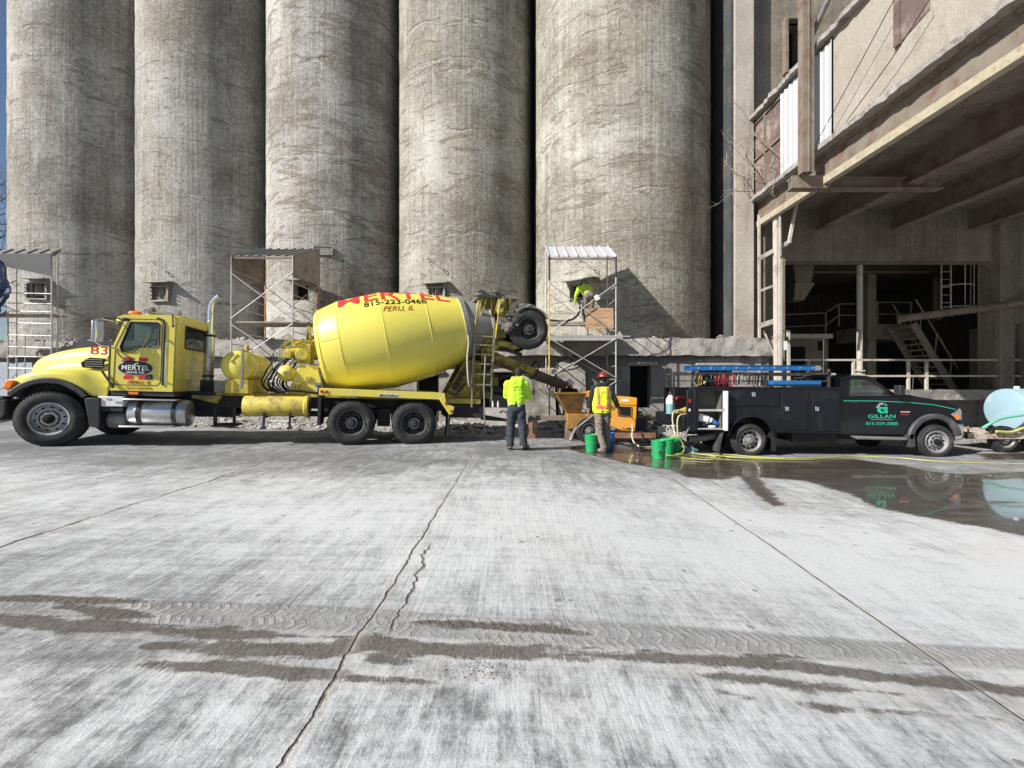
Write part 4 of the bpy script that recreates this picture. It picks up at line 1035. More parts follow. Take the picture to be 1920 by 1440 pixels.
# staircase
st_ = thing("steel_stair", "open steel staircase descending to the right inside the plant", "stairs")
def stairpt(t, Yp, wx=0): return P(1718 + (1790 - 1718) * t + wx, 612 + (735 - 612) * t, Yp)
for Yp in (18.2, 19.3):
    m = MB(); p, q = P(1712, 606, 18.2), P(1792, 737, 18.2); m.bar((p.x, Yp, p.z), (q.x, Yp, q.z), .04, .26, (0, 1, 0)) if False else m.bar((p.x, Yp, p.z), (q.x, Yp, q.z), .05, .26)
    m.build("stringer", M['roomlight'], st_)
p, q = P(1712, 606, 18.2), P(1792, 737, 18.2)
for k in range(12):
    t = (k + .5) / 12; m = MB(); x = p.x + (q.x - p.x) * t; z = p.z + (q.z - p.z) * t; m.box(x - .13, x + .13, 18.2, 19.3, z - .02, z + .02); m.build("tread", M['roomlight'], st_)
m = MB()
for Yp in (18.2, 19.3):
    m.bar((p.x + .1, Yp, p.z + .95), (q.x + .1, Yp, q.z + .95), .04)
    for t in (.15, .5, .85): x = p.x + (q.x - p.x) * t; z = p.z + (q.z - p.z) * t; m.bar((x, Yp, z), (x + .1, Yp, z + .95), .035)
m.build("handrail", M['roomlight'], st_)
# caged ladder
cg = thing("caged_ladder", "caged ladder hanging in the right half of the plant opening", "ladder")
m = MB(); p, q = P(1765, 495, 17.6), P(1765, 582, 17.6); p2 = P(1783, 495, 17.6)
m.cyl(p, q, .025, n=6); m.cyl(p2, (p2.x, 17.6, q.z), .025, n=6)
for k in range(7): z = q.z + (p.z - q.z) * k / 6; m.cyl((p.x, 17.6, z), (p2.x, 17.6, z), .015, n=6)
m.build("ladder", M['palesteel'], cg)
m = MB(); p3 = P(1820, 495, 17.6)
for py in (497, 537, 577):
    z = P(0, py, 17.6).z; cxm = (p.x + p3.x) / 2; rr = (p3.x - p.x) / 2
    m.tube([(cxm + rr * math.cos(t), 17.6 - .45 * math.sin(t), z) for t in [PI * k / 12 for k in range(13)]], .022, 6)
for t in (0, .3, .55, .8, 1): tt = PI * t; m.cyl((cxm + rr * math.cos(tt), 17.6 - .45 * math.sin(tt), P(0, 495, 17.6).z), (cxm + rr * math.cos(tt), 17.6 - .45 * math.sin(tt), z), .016, n=6)
m.build("cage", M['palesteel'], cg)
# inclined pipe
m = MB(); m.cyl(P(1684, 598, 17.8), P(1990, 559, 15.6), .14, n=20); m.cyl(P(1682, 598.5, 17.82), P(1688, 597.6, 17.77), .2, n=20)
tag(m.build("inclined_pipe", M['brownsteel'], None, smooth=30), "large dusty pipe rising to the right across the plant opening", "pipe")
# ---------------- gallery
ga = thing("conveyor_gallery", "raised conveyor gallery with stained stucco side running from the plant towards the camera", "gallery")
zA = CAMZ + .757 * GXX; zB = CAMZ + 1.09 * GXX; Y0 = 2.0; Y1 = 16.5
M['galleryslab'] = M['conc_rough']
# side wall with sheets and panes (plane x = GXX)
yW = 12.1; yS = 14.4
m = MB(); m.box(GXX + .02, GXX + .22, Y0, yW, zA + .08, zB); m.build("stucco_wall", M['stucco'], ga)
m = MB(); ny = 60
pr = []
for k in range(ny + 1):
    y = yW + (yS - yW) * k / ny; pr.append((y, .03 * (1 if (k // 2) % 3 == 0 else 0)))
for (y, d1), (y2, d2_) in zip(pr[:-1], pr[1:]):
    m.add([(GXX - d1, y, zA + .10), (GXX - d2_, y2, zA + .10), (GXX - d2_, y2, zB - .1), (GXX - d1, y, zB - .1)], [(0, 1, 2, 3)])
m.build("corrugated_sheet", M['corr'], ga, keep=True)
m = MB(); m.box(GXX + .06, GXX + .10, yS, Y1, zA + .1, zB - .1); m.build("red_panes", M['redpane'], ga)
m = MB()
for y in (yS + .03, 15.4, 16.3): m.box(GXX + .0, GXX + .06, y - .03, y + .03, zA + .1, zB - .1)
for z in (zA + .12, (zA + zB) / 2, zB - .15): m.box(GXX + .005, GXX + .065, yS, Y1, z - .03, z + .03)
m.bar((GXX + .0, yS, zA + .7), (GXX + .0, 16.2, zB - .3), .05); m.build("glazing_bars", M['brownsteel'], ga)
m = MB(); m.add([(GXX - .0, 9.30, 9.05), (GXX - .0, 9.97, 8.90), (GXX - .0, 9.97, zB), (GXX - .0, 9.30, zB), (GXX + .03, 9.30, 9.05), (GXX + .03, 9.97, 8.90), (GXX + .03, 9.97, zB), (GXX + .03, 9.30, zB)], [(0, 1, 2, 3), (7, 6, 5, 4), (0, 4, 5, 1), (1, 5, 6, 2), (2, 6, 7, 3), (3, 7, 4, 0)]); m.box(GXX - .05, GXX + .02, 9.97, 10.12, 8.86, zB); m.build("red_panes", M['redpane'], ga)
# roof edge, floor slab lip: rough
def strip(name, z, th, out_, inn, mat, amp, seed):
    secs = []; n = 150
    for i in range(n + 1):
        y = Y0 + (Y1 - Y0) * i / n
        r1 = amp * mnoise.fractal(Vector((seed, y * 2.4, 0)), .6, 2, 5); r2 = amp * mnoise.fractal(Vector((seed, y * 2.1, 7)), .6, 2, 5)
        secs.append([(GXX - out_ + r1, y, z + r2), (GXX - out_ + r1, y, z - th + r2 * .5), (GXX + inn, y, z - th), (GXX + inn, y, z)])
    m = MB(); m.loft(secs, closed=True); return m.build(name, mat, ga)
strip("roof_edge", zB + .12, .14, .16, 6.0, M['conc_rough'], .06, 1)
strip("floor_edge", zA + .10, .14, .14, .25, M['conc_rough'], .05, 5)
m = MB(); m.box(GXX + .1, 24, Y0, Y1, zA - .12, zA - .02); m.build("floor_slab", M['conc_plant'], ga)
def ibeam(m, x, y0, y1, zb, h, w=.26, t=.035):
    m.box(x - w / 2, x + w / 2, y0, y1, zb, zb + t); m.box(x - t / 2, x + t / 2, y0, y1, zb + t, zb + h - t); m.box(x - w / 2, x + w / 2, y0, y1, zb + h - t, zb + h)
zC = CAMZ + .652 * GXX
m = MB(); m.box(GXX + .12, GXX + .30, Y0, Y1, zC, zC + .20); m.build("edge_flange", M['beamcream'], ga)
m = MB(); m.box(GXX + .2, GXX + .25, Y0, Y1, zC + .2, zA - .12); m.build("edge_web", M['brownsteel'], ga)
for xx in (11.1, 13.8, 16.6, 19.4):
    m = MB(); ibeam(m, xx, Y0, Y1, zC + .02, zA - .12 - zC - .02, .34); m.build("floor_beam", M['brownsteel'], ga)
# cross beam and hanger post
zc = P(0, 353, 12.7).z; m = MB(); x0 = P(1484, 0, 12.7).x; x1 = P(1770, 0, 12.7).x
m.box(x0, x1, 12.7, 12.95, zc, zc + .035); m.box(x0, x1, 12.7, 12.95, zc + .28, zc + .315); m.box(x0, x1, 12.81, 12.84, zc + .035, zc + .28); m.box(x0 - .02, P(1556, 0, 12.7).x, 12.64, 12.69, zc - .01, zc + .33); m.build("cross_beam", M['brownsteel'], ga)
m = MB(); m.box(P(1722, 0, 12.7).x, P(1740, 0, 12.7).x, 12.7, 12.95, zc + .315, zA - .13); m.build("beam_stub", M['brownsteel'], ga)
hx0 = P(1497, 0, 12.6).x; hx1 = P(1518, 0, 12.6).x
hg = thing("steel_hanger", "long vertical steel channel in front of the gallery's corrugated sheets", "column")
m = MB(); m.box(hx0, hx1, 12.4, 12.43, zc + .32, 19); m.box(hx0, hx0 + .03, 12.43, 12.62, zc + .32, 19); m.box(hx1 - .03, hx1, 12.43, 12.62, zc + .32, 19); m.box((hx0 + hx1) / 2 - .02, (hx0 + hx1) / 2 + .02, 12.37, 12.40, zc + .32, 19); m.build("channel", M['brownsteel'], hg)
m = MB(); m.cyl((8.30, 13.2, 10.75), (8.9, 6.5, 16.6), .07, n=10); m.build("stay", M['steel'], hg, smooth=True)
# wires
for k, (a1, a2, a3, lab) in enumerate((((1676, 0, 9.2), (1590, 160, 10.4), (1510, 305, 12.3), "upper sagging black cable crossing the gallery wall"), ((1742, 0, 8.2), (1672, 110, 9.4), (1587, 228, 11.2), "lower sagging black cable crossing the gallery wall"))):
    def wp(x, y, dx=-.22):   # on the gallery wall
        Yw = FPX * (GXX + dx) / (x - 960); return P(x, y, Yw)
    q = [wp(*a1[:2]), wp(*a2[:2]), wp(*a3[:2])]
    m = MB(); m.tube(catmull(q, 6), .010, 6); tag(m.build("cable", M['hoseblack'], None), lab, "cable", "cables on the gallery wall")
# light steel tower under the gallery corner
tw = thing("steel_tower", "light steel frame tower under the gallery corner", "tower")
YT = 15.6
def tb(px0, py0, px1, py1, w=.09, Yq=YT, mat='palesteel', name="member", h=None):
    m = MB(); m.bar(P(px0, py0, Yq), P(px1, py1, Yq), w, h or w); return m.build(name, M[mat], tw)
tb(1423, 402, 1424, 735, .07, 15.9, name="post"); tb(1433, 405, 1433, 610, .05, 16.3, 'brownsteel', name="post"); tb(1455, 385, 1457, 745, .22, 15.2, name="post", h=.10); tb(1463, 470, 1463, 745, .08, 15.0, name="post")
tb(1478, 620, 1479, 730, .08, 15.9, name="post"); tb(1423, 485, 1482, 452, .13, 15.3, 'palesteel'); tb(1423, 546, 1452, 535, .08, 15.5); tb(1423, 611, 1452, 602, .13, 15.5, h=.16)
tb(1496, 368, 1479, 456, .08, 14.8); tb(1462, 392, 1463, 480, .05, 14.9); tb(1463, 620, 1480, 621, .06, 15.6); tb(1432, 620, 1452, 668, .05, 15.6)
p = P(1467, 656, 15.1); q = P(1473, 656, 15.1); m = MB(); m.box(P(1461, 0, 15.1).x, P(1473, 0, 15.1).x, 15.0, 15.15, P(0, 657, 15.1).z, P(0, 640, 15.1).z)
eb = tag(m.build("electric_box", M['white'], None, bevel=.01), "small white electric box on the steel tower's post", "box")
# ---------------- vegetation: bare shrub on the ledge, bare tree at left
def twigs(m, p, d, L, r, depth, rr, droop=.0):
    q = p; pts = [p]; rs = [r]; dd = d.copy()
    for k in range(5):
        dd = (dd + Vector((rr.gauss(0, .16), rr.gauss(0, .16), rr.gauss(0, .14) - droop))).normalized(); q = q + dd * L / 5; pts.append(q.copy()); rs.append(r * (1 - .12 * (k + 1)))
    m.tube(pts, rs, 5 if r > .004 else 4)
    if depth:
        for k in range(rr.choice((2, 3, 3))):
            i = rr.choice((2, 3, 4, 5)); nd = (dd + Vector((rr.gauss(0, .7), rr.gauss(0, .6), rr.gauss(0, .6)))).normalized()
            twigs(m, pts[i], nd, L * rr.uniform(.5, .8), r * .58, depth - 1, rr, droop)
rr = random.Random(12); m = MB(); b = P(1436, 348, 15.5)
for k in range(3): twigs(m, b, Vector((-.75, -.3, .5 + .3 * k)).normalized(), 1.25 + .15 * k, .026, 4, rr)
sh = thing("bare_shrub", "small leafless shrub growing out of the gallery ledge beside the pillar", "shrub"); m.build("branches", M['twig'], sh)
bt = thing("bare_tree", "leafless tree against the blue sky at the left edge", "tree"); rr = random.Random(5)
m = MB(); m.tube([(-35, 30.5, -1), (-35, 30.4, 4), (-34.8, 30.2, 8), (-34.9, 30.4, 12)], [.4, .33, .25, .14], 10); m.build("trunk", M['bark'], bt, smooth=True)
m = MB()
for k in range(16):
    z = 4 + k * .55; a_ = rr.random() * 6.28; twigs(m, Vector((-34.9, 30.3, z)), Vector((math.cos(a_), .6 * math.sin(a_), .6)).normalized(), 4.2 - k * .1, .10 - k * .003, 4, rr)
m.build("crown", M['bark'], bt)
# ================================================================ WHEELS
def arc(cx, cz, r, a0, a1, n):
    return [(cx + r * math.cos(R_(a0 + (a1 - a0) * k / n)), cz + r * math.sin(R_(a0 + (a1 - a0) * k / n))) for k in range(n + 1)]
def tyre_mesh(R, W, rim_r):
    m = MB()
    prof = [(.03, rim_r), (.015, rim_r + .03), (0, rim_r + (R - rim_r) * .35), (.0, rim_r + (R - rim_r) * .6), (.02, R - .05), (.045, R - .012), (.06, R),
            (.085, R), (.09, R - .012), (.10, R - .012), (.105, R)]
    mid = W / 2; k = .105
    while k + .05 < W - .105:
        k += .04; prof += [(k, R + .002), (k + .003, R - .012), (k + .011, R - .012), (k + .014, R)]; k += .014
    prof += [(W - .06, R), (W - .045, R - .012), (W - .02, R - .05), (W, rim_r + (R - rim_r) * .5), (W - .03, rim_r)]
    m.lathe(prof, axis=(0, 1, 0), n=64)
    n = 56      # shoulder lugs
    for q in range(n):
        a = 2 * PI * q / n; c, s = math.cos(a), math.sin(a); m.M = Matrix.Rotation(-a, 4, 'Y'); m.box(R - .04, R - .006, .030, .062, -.013, .013); m.box(R - .04, R - .006, W - .062, W - .030, -.013, .013)
    m.M = None
    return m
def wheel(parent, x, y, z, R=.54, W=.40, rim=.295, style='alu', rotz=0, side=1, name='wheel', lugs=10):
    """wheel whose outer face looks to -y (side=1) or +y (side=-1)"""
    t = tyre_mesh(R, W, rim).build(name, M['tyre'], parent, smooth=30)
    t.location = (x, y, z); t.rotation_euler = (0, 0, rotz + (0 if side == 1 else PI))
    rm = {'alu': M['aluwheel'], 'dark': M['darkrim'], 'steel': M['steel']}[style]
    m = MB()
    if style == 'alu':
        prof = [(.30, rim), (.05, rim + .002), (.018, rim + .022), (.012, rim + .018), (.02, rim - .012), (.07, rim - .03), (.085, rim - .055), (.055, rim - .10), (.05, rim * .52), (.035, rim * .48), (.03, rim * .36), (.03, 0)]
    elif style == 'dark':
        prof = [(.30, rim), (.03, rim + .002), (.012, rim + .02), (.01, rim + .012), (.03, rim - .018), (.12, rim - .04), (.15, rim - .07), (.15, rim * .60), (.11, rim * .52), (.09, rim * .48), (.075, rim * .30), (.02, rim * .26), (.015, 0)]
    else:
        prof = [(.22, rim), (.03, rim), (.01, rim + .015), (.01, rim + .008), (.03, rim - .012), (.09, rim - .03), (.10, rim - .06), (.06, rim * .55), (.05, rim * .40), (.01, rim * .34), (.005, 0)]
    m.lathe(prof, axis=(0, 1, 0), n=48); m.build('rim', rm, t, smooth=35)
    m = MB(); nh = 10 if style != 'dark' else 5; rh = rim * .74; d0 = {'alu': .062, 'dark': .146, 'steel': .076}[style]
    for k in range(nh):
        a = 2 * PI * (k + .3) / nh; p = Vector((rh * math.cos(a), 0, rh * math.sin(a)))
        m.cyl(p + Vector((0, d0 - .006, 0)), p + Vector((0, d0 + .02, 0)), rim * (.062 if style == 'alu' else .12), n=10)
    o = m.build('vent_dark_discs', M['hole'], t)  # black discs on the rim, the dark of open holes painted in
    m = MB(); rl = rim * (.50 if style != 'dark' else .40); dl = {'alu': .045, 'dark': .095, 'steel': .055}[style]
    for k in range(lugs):
        a = 2 * PI * k / lugs; p = Vector((rl * math.cos(a), 0, rl * math.sin(a))); m.cyl(p + Vector((0, dl - .03, 0)), p + Vector((0, dl + .02, 0)), .017, n=6)
    m.lathe([(dl - .012, rl - .012), (dl - .014, rl), (dl - .012, rl + .012), (dl - .002, rl)], axis=(0, 1, 0), n=40)
    m.build('lug_nuts', M['frame'] if style == 'alu' else M['steel'], t)
    m = MB(); hr = rim * (.30 if style == 'alu' else .24)
    m.lathe([(.03, hr), (-.01 if style == 'alu' else .0, hr), (-.02, hr * .8), (-.022, 0)], axis=(0, 1, 0), n=24); m.build('hub', M['hole'] if style == 'alu' else rm, t, smooth=True)
    return t

# ================================================================ MIXER TRUCK
TK = thing("concrete_mixer_truck", "yellow concrete mixer truck numbered 83 with its drum tilted towards the rear chute", "truck", (-8.99, 8.87, .233), (0, R_(1.83), R_(15)))
WD = 2.45; YC = WD / 2
# ---- wheels
wheel(TK, 0, 0, .54, .54, .40, .30, 'alu', rotz=R_(8))
wheel(TK, 0.08, WD, .54, .54, .40, .30, 'alu', rotz=R_(6), side=-1)
for x in (5.55, 6.94):
    wheel(TK, x, 0, .515, .515, .27, .285, 'dark'); wheel(TK, x, WD, .515, .515, .27, .285, 'dark', side=-1)
    for y in (.30, WD - .57):
        t = tyre_mesh(.515, .27, .285).build('inner_tyre', M['tyre'], TK, smooth=30); t.location = (x, y, .515)
# ---- axles, frame
m = MB(); m.cyl((0, .4, .54), (0, WD - .4, .54), .09, n=12)
for x in (5.55, 6.94): m.cyl((x, .3, .52), (x, WD - .3, .52), .10, n=14); m.ell((x, YC, .52), (.25, .28, .25))
m.build('axles', M['frame'], TK, smooth=True)
m = MB(); m.box(-.55, 8.6, .80, .88, .78, 1.04); m.box(-.55, 8.6, WD - .88, WD - .80, .78, 1.04)
for x in (.9, 2.2, 3.2, 4.3, 5.0, 6.2, 7.6, 8.5): m.box(x, x + .1, .88, WD - .88, .82, 1.0)
m.build('chassis_frame', M['frame'], TK, bevel=.01)
m = MB(); m.cyl((1.2, YC, .72), (5.3, YC, .62), .07, n=12); m.box(-.3, .9, .85, WD - .85, .62, 1.25); m.box(2.0, 2.9, .9, 1.5, .55, .85); m.build('driveline', M['frame'], TK, smooth=40)
m = MB()
for y in (.62, WD - .72):
    m.tube([(5.0, y, .80), (5.5, y, .62), (6.25, y, .78), (7.0, y, .62), (7.5, y, .80)], .06, 6); m.box(6.1, 6.4, y - .06, y + .16, .4, .8)
m.build('suspension', M['frame'], TK)
# ---- hood (lofted)
def hood_sections():
    X = [-.78, -.765, -.70, -.55, -.30, 0.0, .25, .45, .62, .80, .90]
    ztop = [1.60, 1.68, 1.76, 1.84, 1.93, 2.00, 2.04, 2.06, 2.08, 2.09, 2.09]
    wt = [.40, .42, .46, .52, .60, .68, .73, .77, .80, .84, .86]       # half width of upper volume
    zs = [1.30, 1.32, 1.36, 1.42, 1.50, 1.54, 1.55, 1.54, 1.50, 1.46, 1.45]   # shelf height
    fw = [.92, .98, 1.06, 1.14, 1.19, 1.20, 1.20, 1.20, 1.17, 1.13, 1.12]  # half width of fender
    zb = []
    for x in X:
        if x < -.66: zb.append(.98)
        elif x > .60: zb.append(.99)
        else: zb.append(max(.97, .54 + math.sqrt(max(0, .76 ** 2 - x * x))))
    fz_ = [1.16, 1.22, 1.30, 1.38, 1.46, 1.49, 1.48, 1.42, 1.30, 1.25, 1.25]
    secs = []
    for i, x in enumerate(X):
        h = [(0, ztop[i]), (wt[i] * .5, ztop[i] - .01), (wt[i] * .85, ztop[i] - .05), (wt[i] * 1.0, ztop[i] - .14), (wt[i] * 1.05, (ztop[i] + zs[i]) / 2), (wt[i] * 1.10, zs[i] + .04), (wt[i] * 1.10 + .06, zs[i]),
             ((wt[i] * 1.1 + fw[i]) / 2 + .03, (zs[i] + fz_[i]) / 2 + .015), (fw[i] - .05, fz_[i]), (fw[i] - .01, fz_[i] - .05), (fw[i], (fz_[i] + zb[i]) / 2), (fw[i], zb[i])]
        row = [(x, YC - y, z) for y, z in reversed(h)] + [(x, YC + y, z) for y, z in h[1:]]
        secs.append(row)
    return secs
m = MB(); m.loft(hood_sections(), cap=False)
ho = m.build('hood', M['yellow'], TK, smooth=60)
sm = ho.modifiers.new('sub', 'SUBSURF'); sm.levels = 2; sm.render_levels = 2
so_ = ho.modifiers.new('solid', 'SOLIDIFY'); so_.thickness = .02; so_.offset = -1
m = MB(); m.box(-.76, -.70, YC - .40, YC + .40, 1.05, 1.58)
for k in range(9): m.box(-.80, -.75, YC - .36 + .085 * k, YC - .33 + .085 * k, 1.08, 1.55)
m.build('grille', M['chrome'], TK)
m = MB(); m.box(-.70, .5, YC - .9, YC + .9, .9, 1.2); m.build('engine_bay', M['frame'], TK)
# black fender flare
for y0, y1, nm in ((-.02, .20, 'fender_flare'), (WD - .20, WD + .02, 'fender_flare')):
    a_ = arc(0, .54, .80, 143, 36, 20); b_ = arc(0, .54, .69, 36, 145, 20)
    m = MB(); m.prism([(x - .02, z) for x, z in a_ + b_], y0, y1); m.build(nm, M['black'], TK, bevel=.02)
m = MB(); m.M = Matrix.Translation((0, 0, 0)); m.prism([(.56, .97), (.83, .97), (.84, .36), (.66, .40)], -.01, .18); m.build('mud_guard', M['black'], TK, bevel=.02)
m = MB(); m.prism([(.56, .97), (.83, .97), (.84, .36), (.66, .40)], WD - .18, WD + .01); m.build('mud_guard', M['black'], TK, bevel=.02)
# headlights
for y0, y1 in ((.02, .20), (WD - .20, WD - .02)):
    m = MB(); m.prism([(-.74, 1.10), (-.62, 1.10), (-.56, 1.26), (-.68, 1.28)], y0 - .012, y1); m.build('turn_signal', M['amber'], TK, bevel=.015)
    m = MB(); yy = (y0 + y1) / 2 + (.16 if y0 < 1 else -.16); m.box(-.80, -.70, yy - .13, yy + .13, 1.08, 1.27); m.build('headlight', M['chrome'], TK, bevel=.03)
m = MB(); m.prism([(-1.02, .52), (-.74, .50), (-.66, .62), (-.66, .90), (-.98, .90), (-1.05, .82)], .0, WD); m.box(-.95, -.72, .03, .3, .90, .96); m.build('front_bumper', M['frame'], TK, bevel=.04)
m = MB(); m.tube([(-1.05, .3, .50), (-.95, .3, .45), (-.7, .3, .52)], .03, 8); m.build('tow_hook', M['steel'], TK)
# hood side vent & numbers
m = MB(); m.prism([(.33, 1.66), (.36, 1.56), (.70, 1.55), (.76, 1.76), (.47, 1.77)], .26, .30); hv = m.build('hood_vent', M['hole'], TK, bevel=.02)
m = MB()
for k in range(4): m.box(.42, .72, .25, .265, 1.585 + .045 * k, 1.60 + .045 * k)
m.build('louvres', M['steel'], hv)
text_xz('number', '83', .64, .29, 1.84, .23, M['red'], TK, .004, width=.30)
m = MB(); m.box(.86, .95, .16, WD - .16, 1.2, 2.05); m.build('cowl_gap', M['frame'], TK)
for y in (.10,):
    m = MB(); m.cyl((.80, y - .02, 1.50), (.98, y - .06, 1.24), .022, n=8); m.cyl((.96, y - .06, 1.27), (1.02, y - .07, 1.18), .035, n=8); m.build('hood_latch', M['black'], TK, smooth=True)
# ---- cab
CY = .10; CW = WD - .20
side = [(.93, 1.12), (2.02, 1.12), (2.02, 2.62), (1.98, 2.70), (1.12, 2.66), (1.00, 2.60), (1.17, 2.52), (.99, 2.03), (.93, 2.03)]
win = [(1.08, 2.00), (1.12, 1.91), (1.31, 1.91), (1.40, 2.02), (1.72, 2.03), (1.75, 2.06), (1.75, 2.49), (1.72, 2.53), (1.24, 2.52)]
for s, y in ((0, CY), (1, CY + CW - .05)):
    me = shape2d(side, [win], .05, y); link('cab_side', me, M['yellow'], TK, bevel=.012)
    yy = y + .02 if s == 0 else y + .02
    m = MB(); me = shape2d([(a * 1.0, b) for a, b in win], (), .008, yy); link('door_glass', me, M['glass'], TK)
    # window rubber
    m = MB(); n = len(win)
    m.tube([(a, y - .006 if s == 0 else y + .056, b) for a, b in win], .014, 6, True); m.build('window_seal', M['black'], TK, smooth=True)
m = MB(); m.prism([(1.98, 1.14), (2.02, 1.14), (2.02, 2.66), (1.98, 2.66)], CY + .05, CY + CW - .05)
# back wall with two windows, built as a plate in yz
me = shape2d([(CY + .05, 1.12), (CY + CW - .05, 1.12), (CY + CW - .05, 2.68), (CY + .05, 2.68)], [rrect(.62, 1.83, 2.06, 2.55, .06)], .05, 0)
me.transform(Matrix(((0, 1, 0, 1.965), (1, 0, 0, 0), (0, 0, 1, 0), (0, 0, 0, 1)))); link('cab_back', me, M['yellow'], TK)
me = shape2d(rrect(.62, 1.83, 2.06, 2.55, .06), (), .008, 0); me.transform(Matrix(((0, 1, 0, 1.99), (1, 0, 0, 0), (0, 0, 1, 0), (0, 0, 0, 1)))); rw = link('rear_window', me, M['darkglass'], TK)
m = MB(); m.tube([(2.02, a, b) for a, b in rrect(.62, 1.83, 2.06, 2.55, .06)], .018, 6, True); m.build('window_seal', M['black'], TK, smooth=True)
m = MB()
for (y0, y1, z0, z1) in ((.5, 1.95, 1.78, 1.80), (.5, 1.95, 1.55, 1.57), (.5, 1.95, 1.35, 1.37)): m.box(2.015, 2.024, y0, y1, z0, z1)
m.build('back_ribs', M['yellow'], TK, bevel=.004)
# roof: crowned loft
secs = []
for x, z, w in ((.93, 2.60, .96), (.96, 2.64, .99), (1.10, 2.71, 1.05), (1.35, 2.755, 1.08), (1.75, 2.775, 1.09), (1.98, 2.77, 1.09), (2.03, 2.74, 1.08)):
    row = []
    for k in range(13):
        u = -1 + 2 * k / 12; row.append((x, YC + w * 1.03 * u, z - .11 * abs(u) ** 5 - .02 * u * u))
    secs.append(row)
m = MB(); m.loft(secs, cap=False)
# skirt
base = [[(p[0], p[1], 2.56 if p[0] > 1.05 else 2.58) for p in r] for r in secs]
for i in range(len(secs) - 1):
    for k in (0, 12): m.add([secs[i][k], secs[i + 1][k], base[i + 1][k], base[i][k]], [(0, 1, 2, 3)])
for i in (0, len(secs) - 1):
    for k in range(12): m.add([secs[i][k], secs[i][k + 1], base[i][k + 1], base[i][k]], [(0, 1, 2, 3)])
for i in range(len(secs) - 1): m.add([base[i][0], base[i + 1][0], base[i + 1][12], base[i][12]], [(0, 1, 2, 3)])
m.build('roof', M['yellow'], TK, smooth=45)
link('door_lining', shape2d([(x_, z_) for x_, z_ in side], [win], .02, CY + CW - .072), M['interior'], TK)
link('door_lining', shape2d([(x_, z_) for x_, z_ in side], [win], .02, CY + .052), M['interior'], TK)
m = MB(); m.box(1.945, 1.963, CY + .08, CY + CW - .08, 1.2, 2.05); m.box(1.0, 1.96, CY + .08, CY + CW - .08, 2.55, 2.57); m.build('cab_lining', M['interior'], TK)
# windshield & pillars, dash
m = MB(); m.add([(.985, .22, 2.05), (.985, WD - .22, 2.05), (1.165, WD - .25, 2.56), (1.165, .25, 2.56)], [(0, 1, 2, 3)]); m.build('windshield', M['glass'], TK)
for y in (CY + .05, WD - CY - .05, YC): m = MB(); m.bar((.985, y, 2.03), (1.165, y, 2.57), .06, .06); m.build('pillar', M['yellow'], TK)
m = MB(); m.box(.93, 1.98, CY + .05, CY + CW - .05, 1.12, 1.20); m.box(.93, .99, CY + .05, CY + CW - .05, 1.2, 2.04); m.build('floor_and_firewall', M['interior'], TK)
m = MB(); m.box(.99, 1.25, CY + .06, CY + CW - .06, 1.75, 2.02); m.build('dashboard', M['interior'], TK, bevel=.04)
for y in (.40, 1.55):
    m = MB(); m.box(1.45, 1.9, y, y + .5, 1.5, 1.68); m.prism([(1.80, 1.68), (1.93, 1.68), (1.97, 2.30), (1.87, 2.30)], y, y + .5); m.build('seat', M['interior'], TK, bevel=.05)
m = MB(); c = Vector((1.33, .65, 2.03)); u = Vector((0, 1, 0)); v = Vector((.5, 0, .86)).normalized()
m.tube([c + .22 * (u * math.cos(t) + v * math.sin(t)) for t in [2 * PI * k / 20 for k in range(20)]], .018, 6, True); m.cyl(c, (1.15, .65, 1.9), .03, n=8); m.cyl(c - u * .2, c + u * .2, .015, n=6)
m.build('steering_wheel', M['black'], TK, smooth=True)
m = MB(); m.ell((1.55, 1.9, 2.38), (.03, .10, .09)); m.build('interior_mirror', M['black'], TK)
# door seams, handle, step, grab rail
dm = [(.985, 1.24), (1.72, 1.24), (1.80, 1.32), (1.80, 2.52), (1.74, 2.60), (1.22, 2.58), (1.0, 2.02)]
m = MB(); m.tube([(a, CY - .001, b) for a, b in dm], .007, 5, True); m.build('door_seam', M['black'], TK)
m = MB(); m.tube([(1.84, CY - .004, 1.25), (1.84, CY - .004, 2.5), (1.80, CY - .004, 2.6), (1.7, CY - .004, 2.63)], .02, 6); m.build('door_gasket', M['black'], TK)
m = MB(); m.box(1.52, 1.66, CY - .012, CY + .01, 1.36, 1.46); dh = m.build('door_handle', M['black'], TK, bevel=.01)
m = MB(); m.tube([(1.93, CY, 2.18), (1.90, CY - .06, 2.14), (1.90, CY - .06, 1.36), (1.92, CY, 1.30)], .017, 8); m.build('grab_rail', M['chrome'], TK, smooth=True)
m = MB(); m.box(1.25, 1.42, CY - .015, CY + .01, 1.05, 1.10); m.build('marker_light', M['amber'], TK)
m = MB(); m.box(.93, 2.04, CY + .02, WD - CY - .02, 1.02, 1.118); m.build('cab_underside', M['frame'], TK)
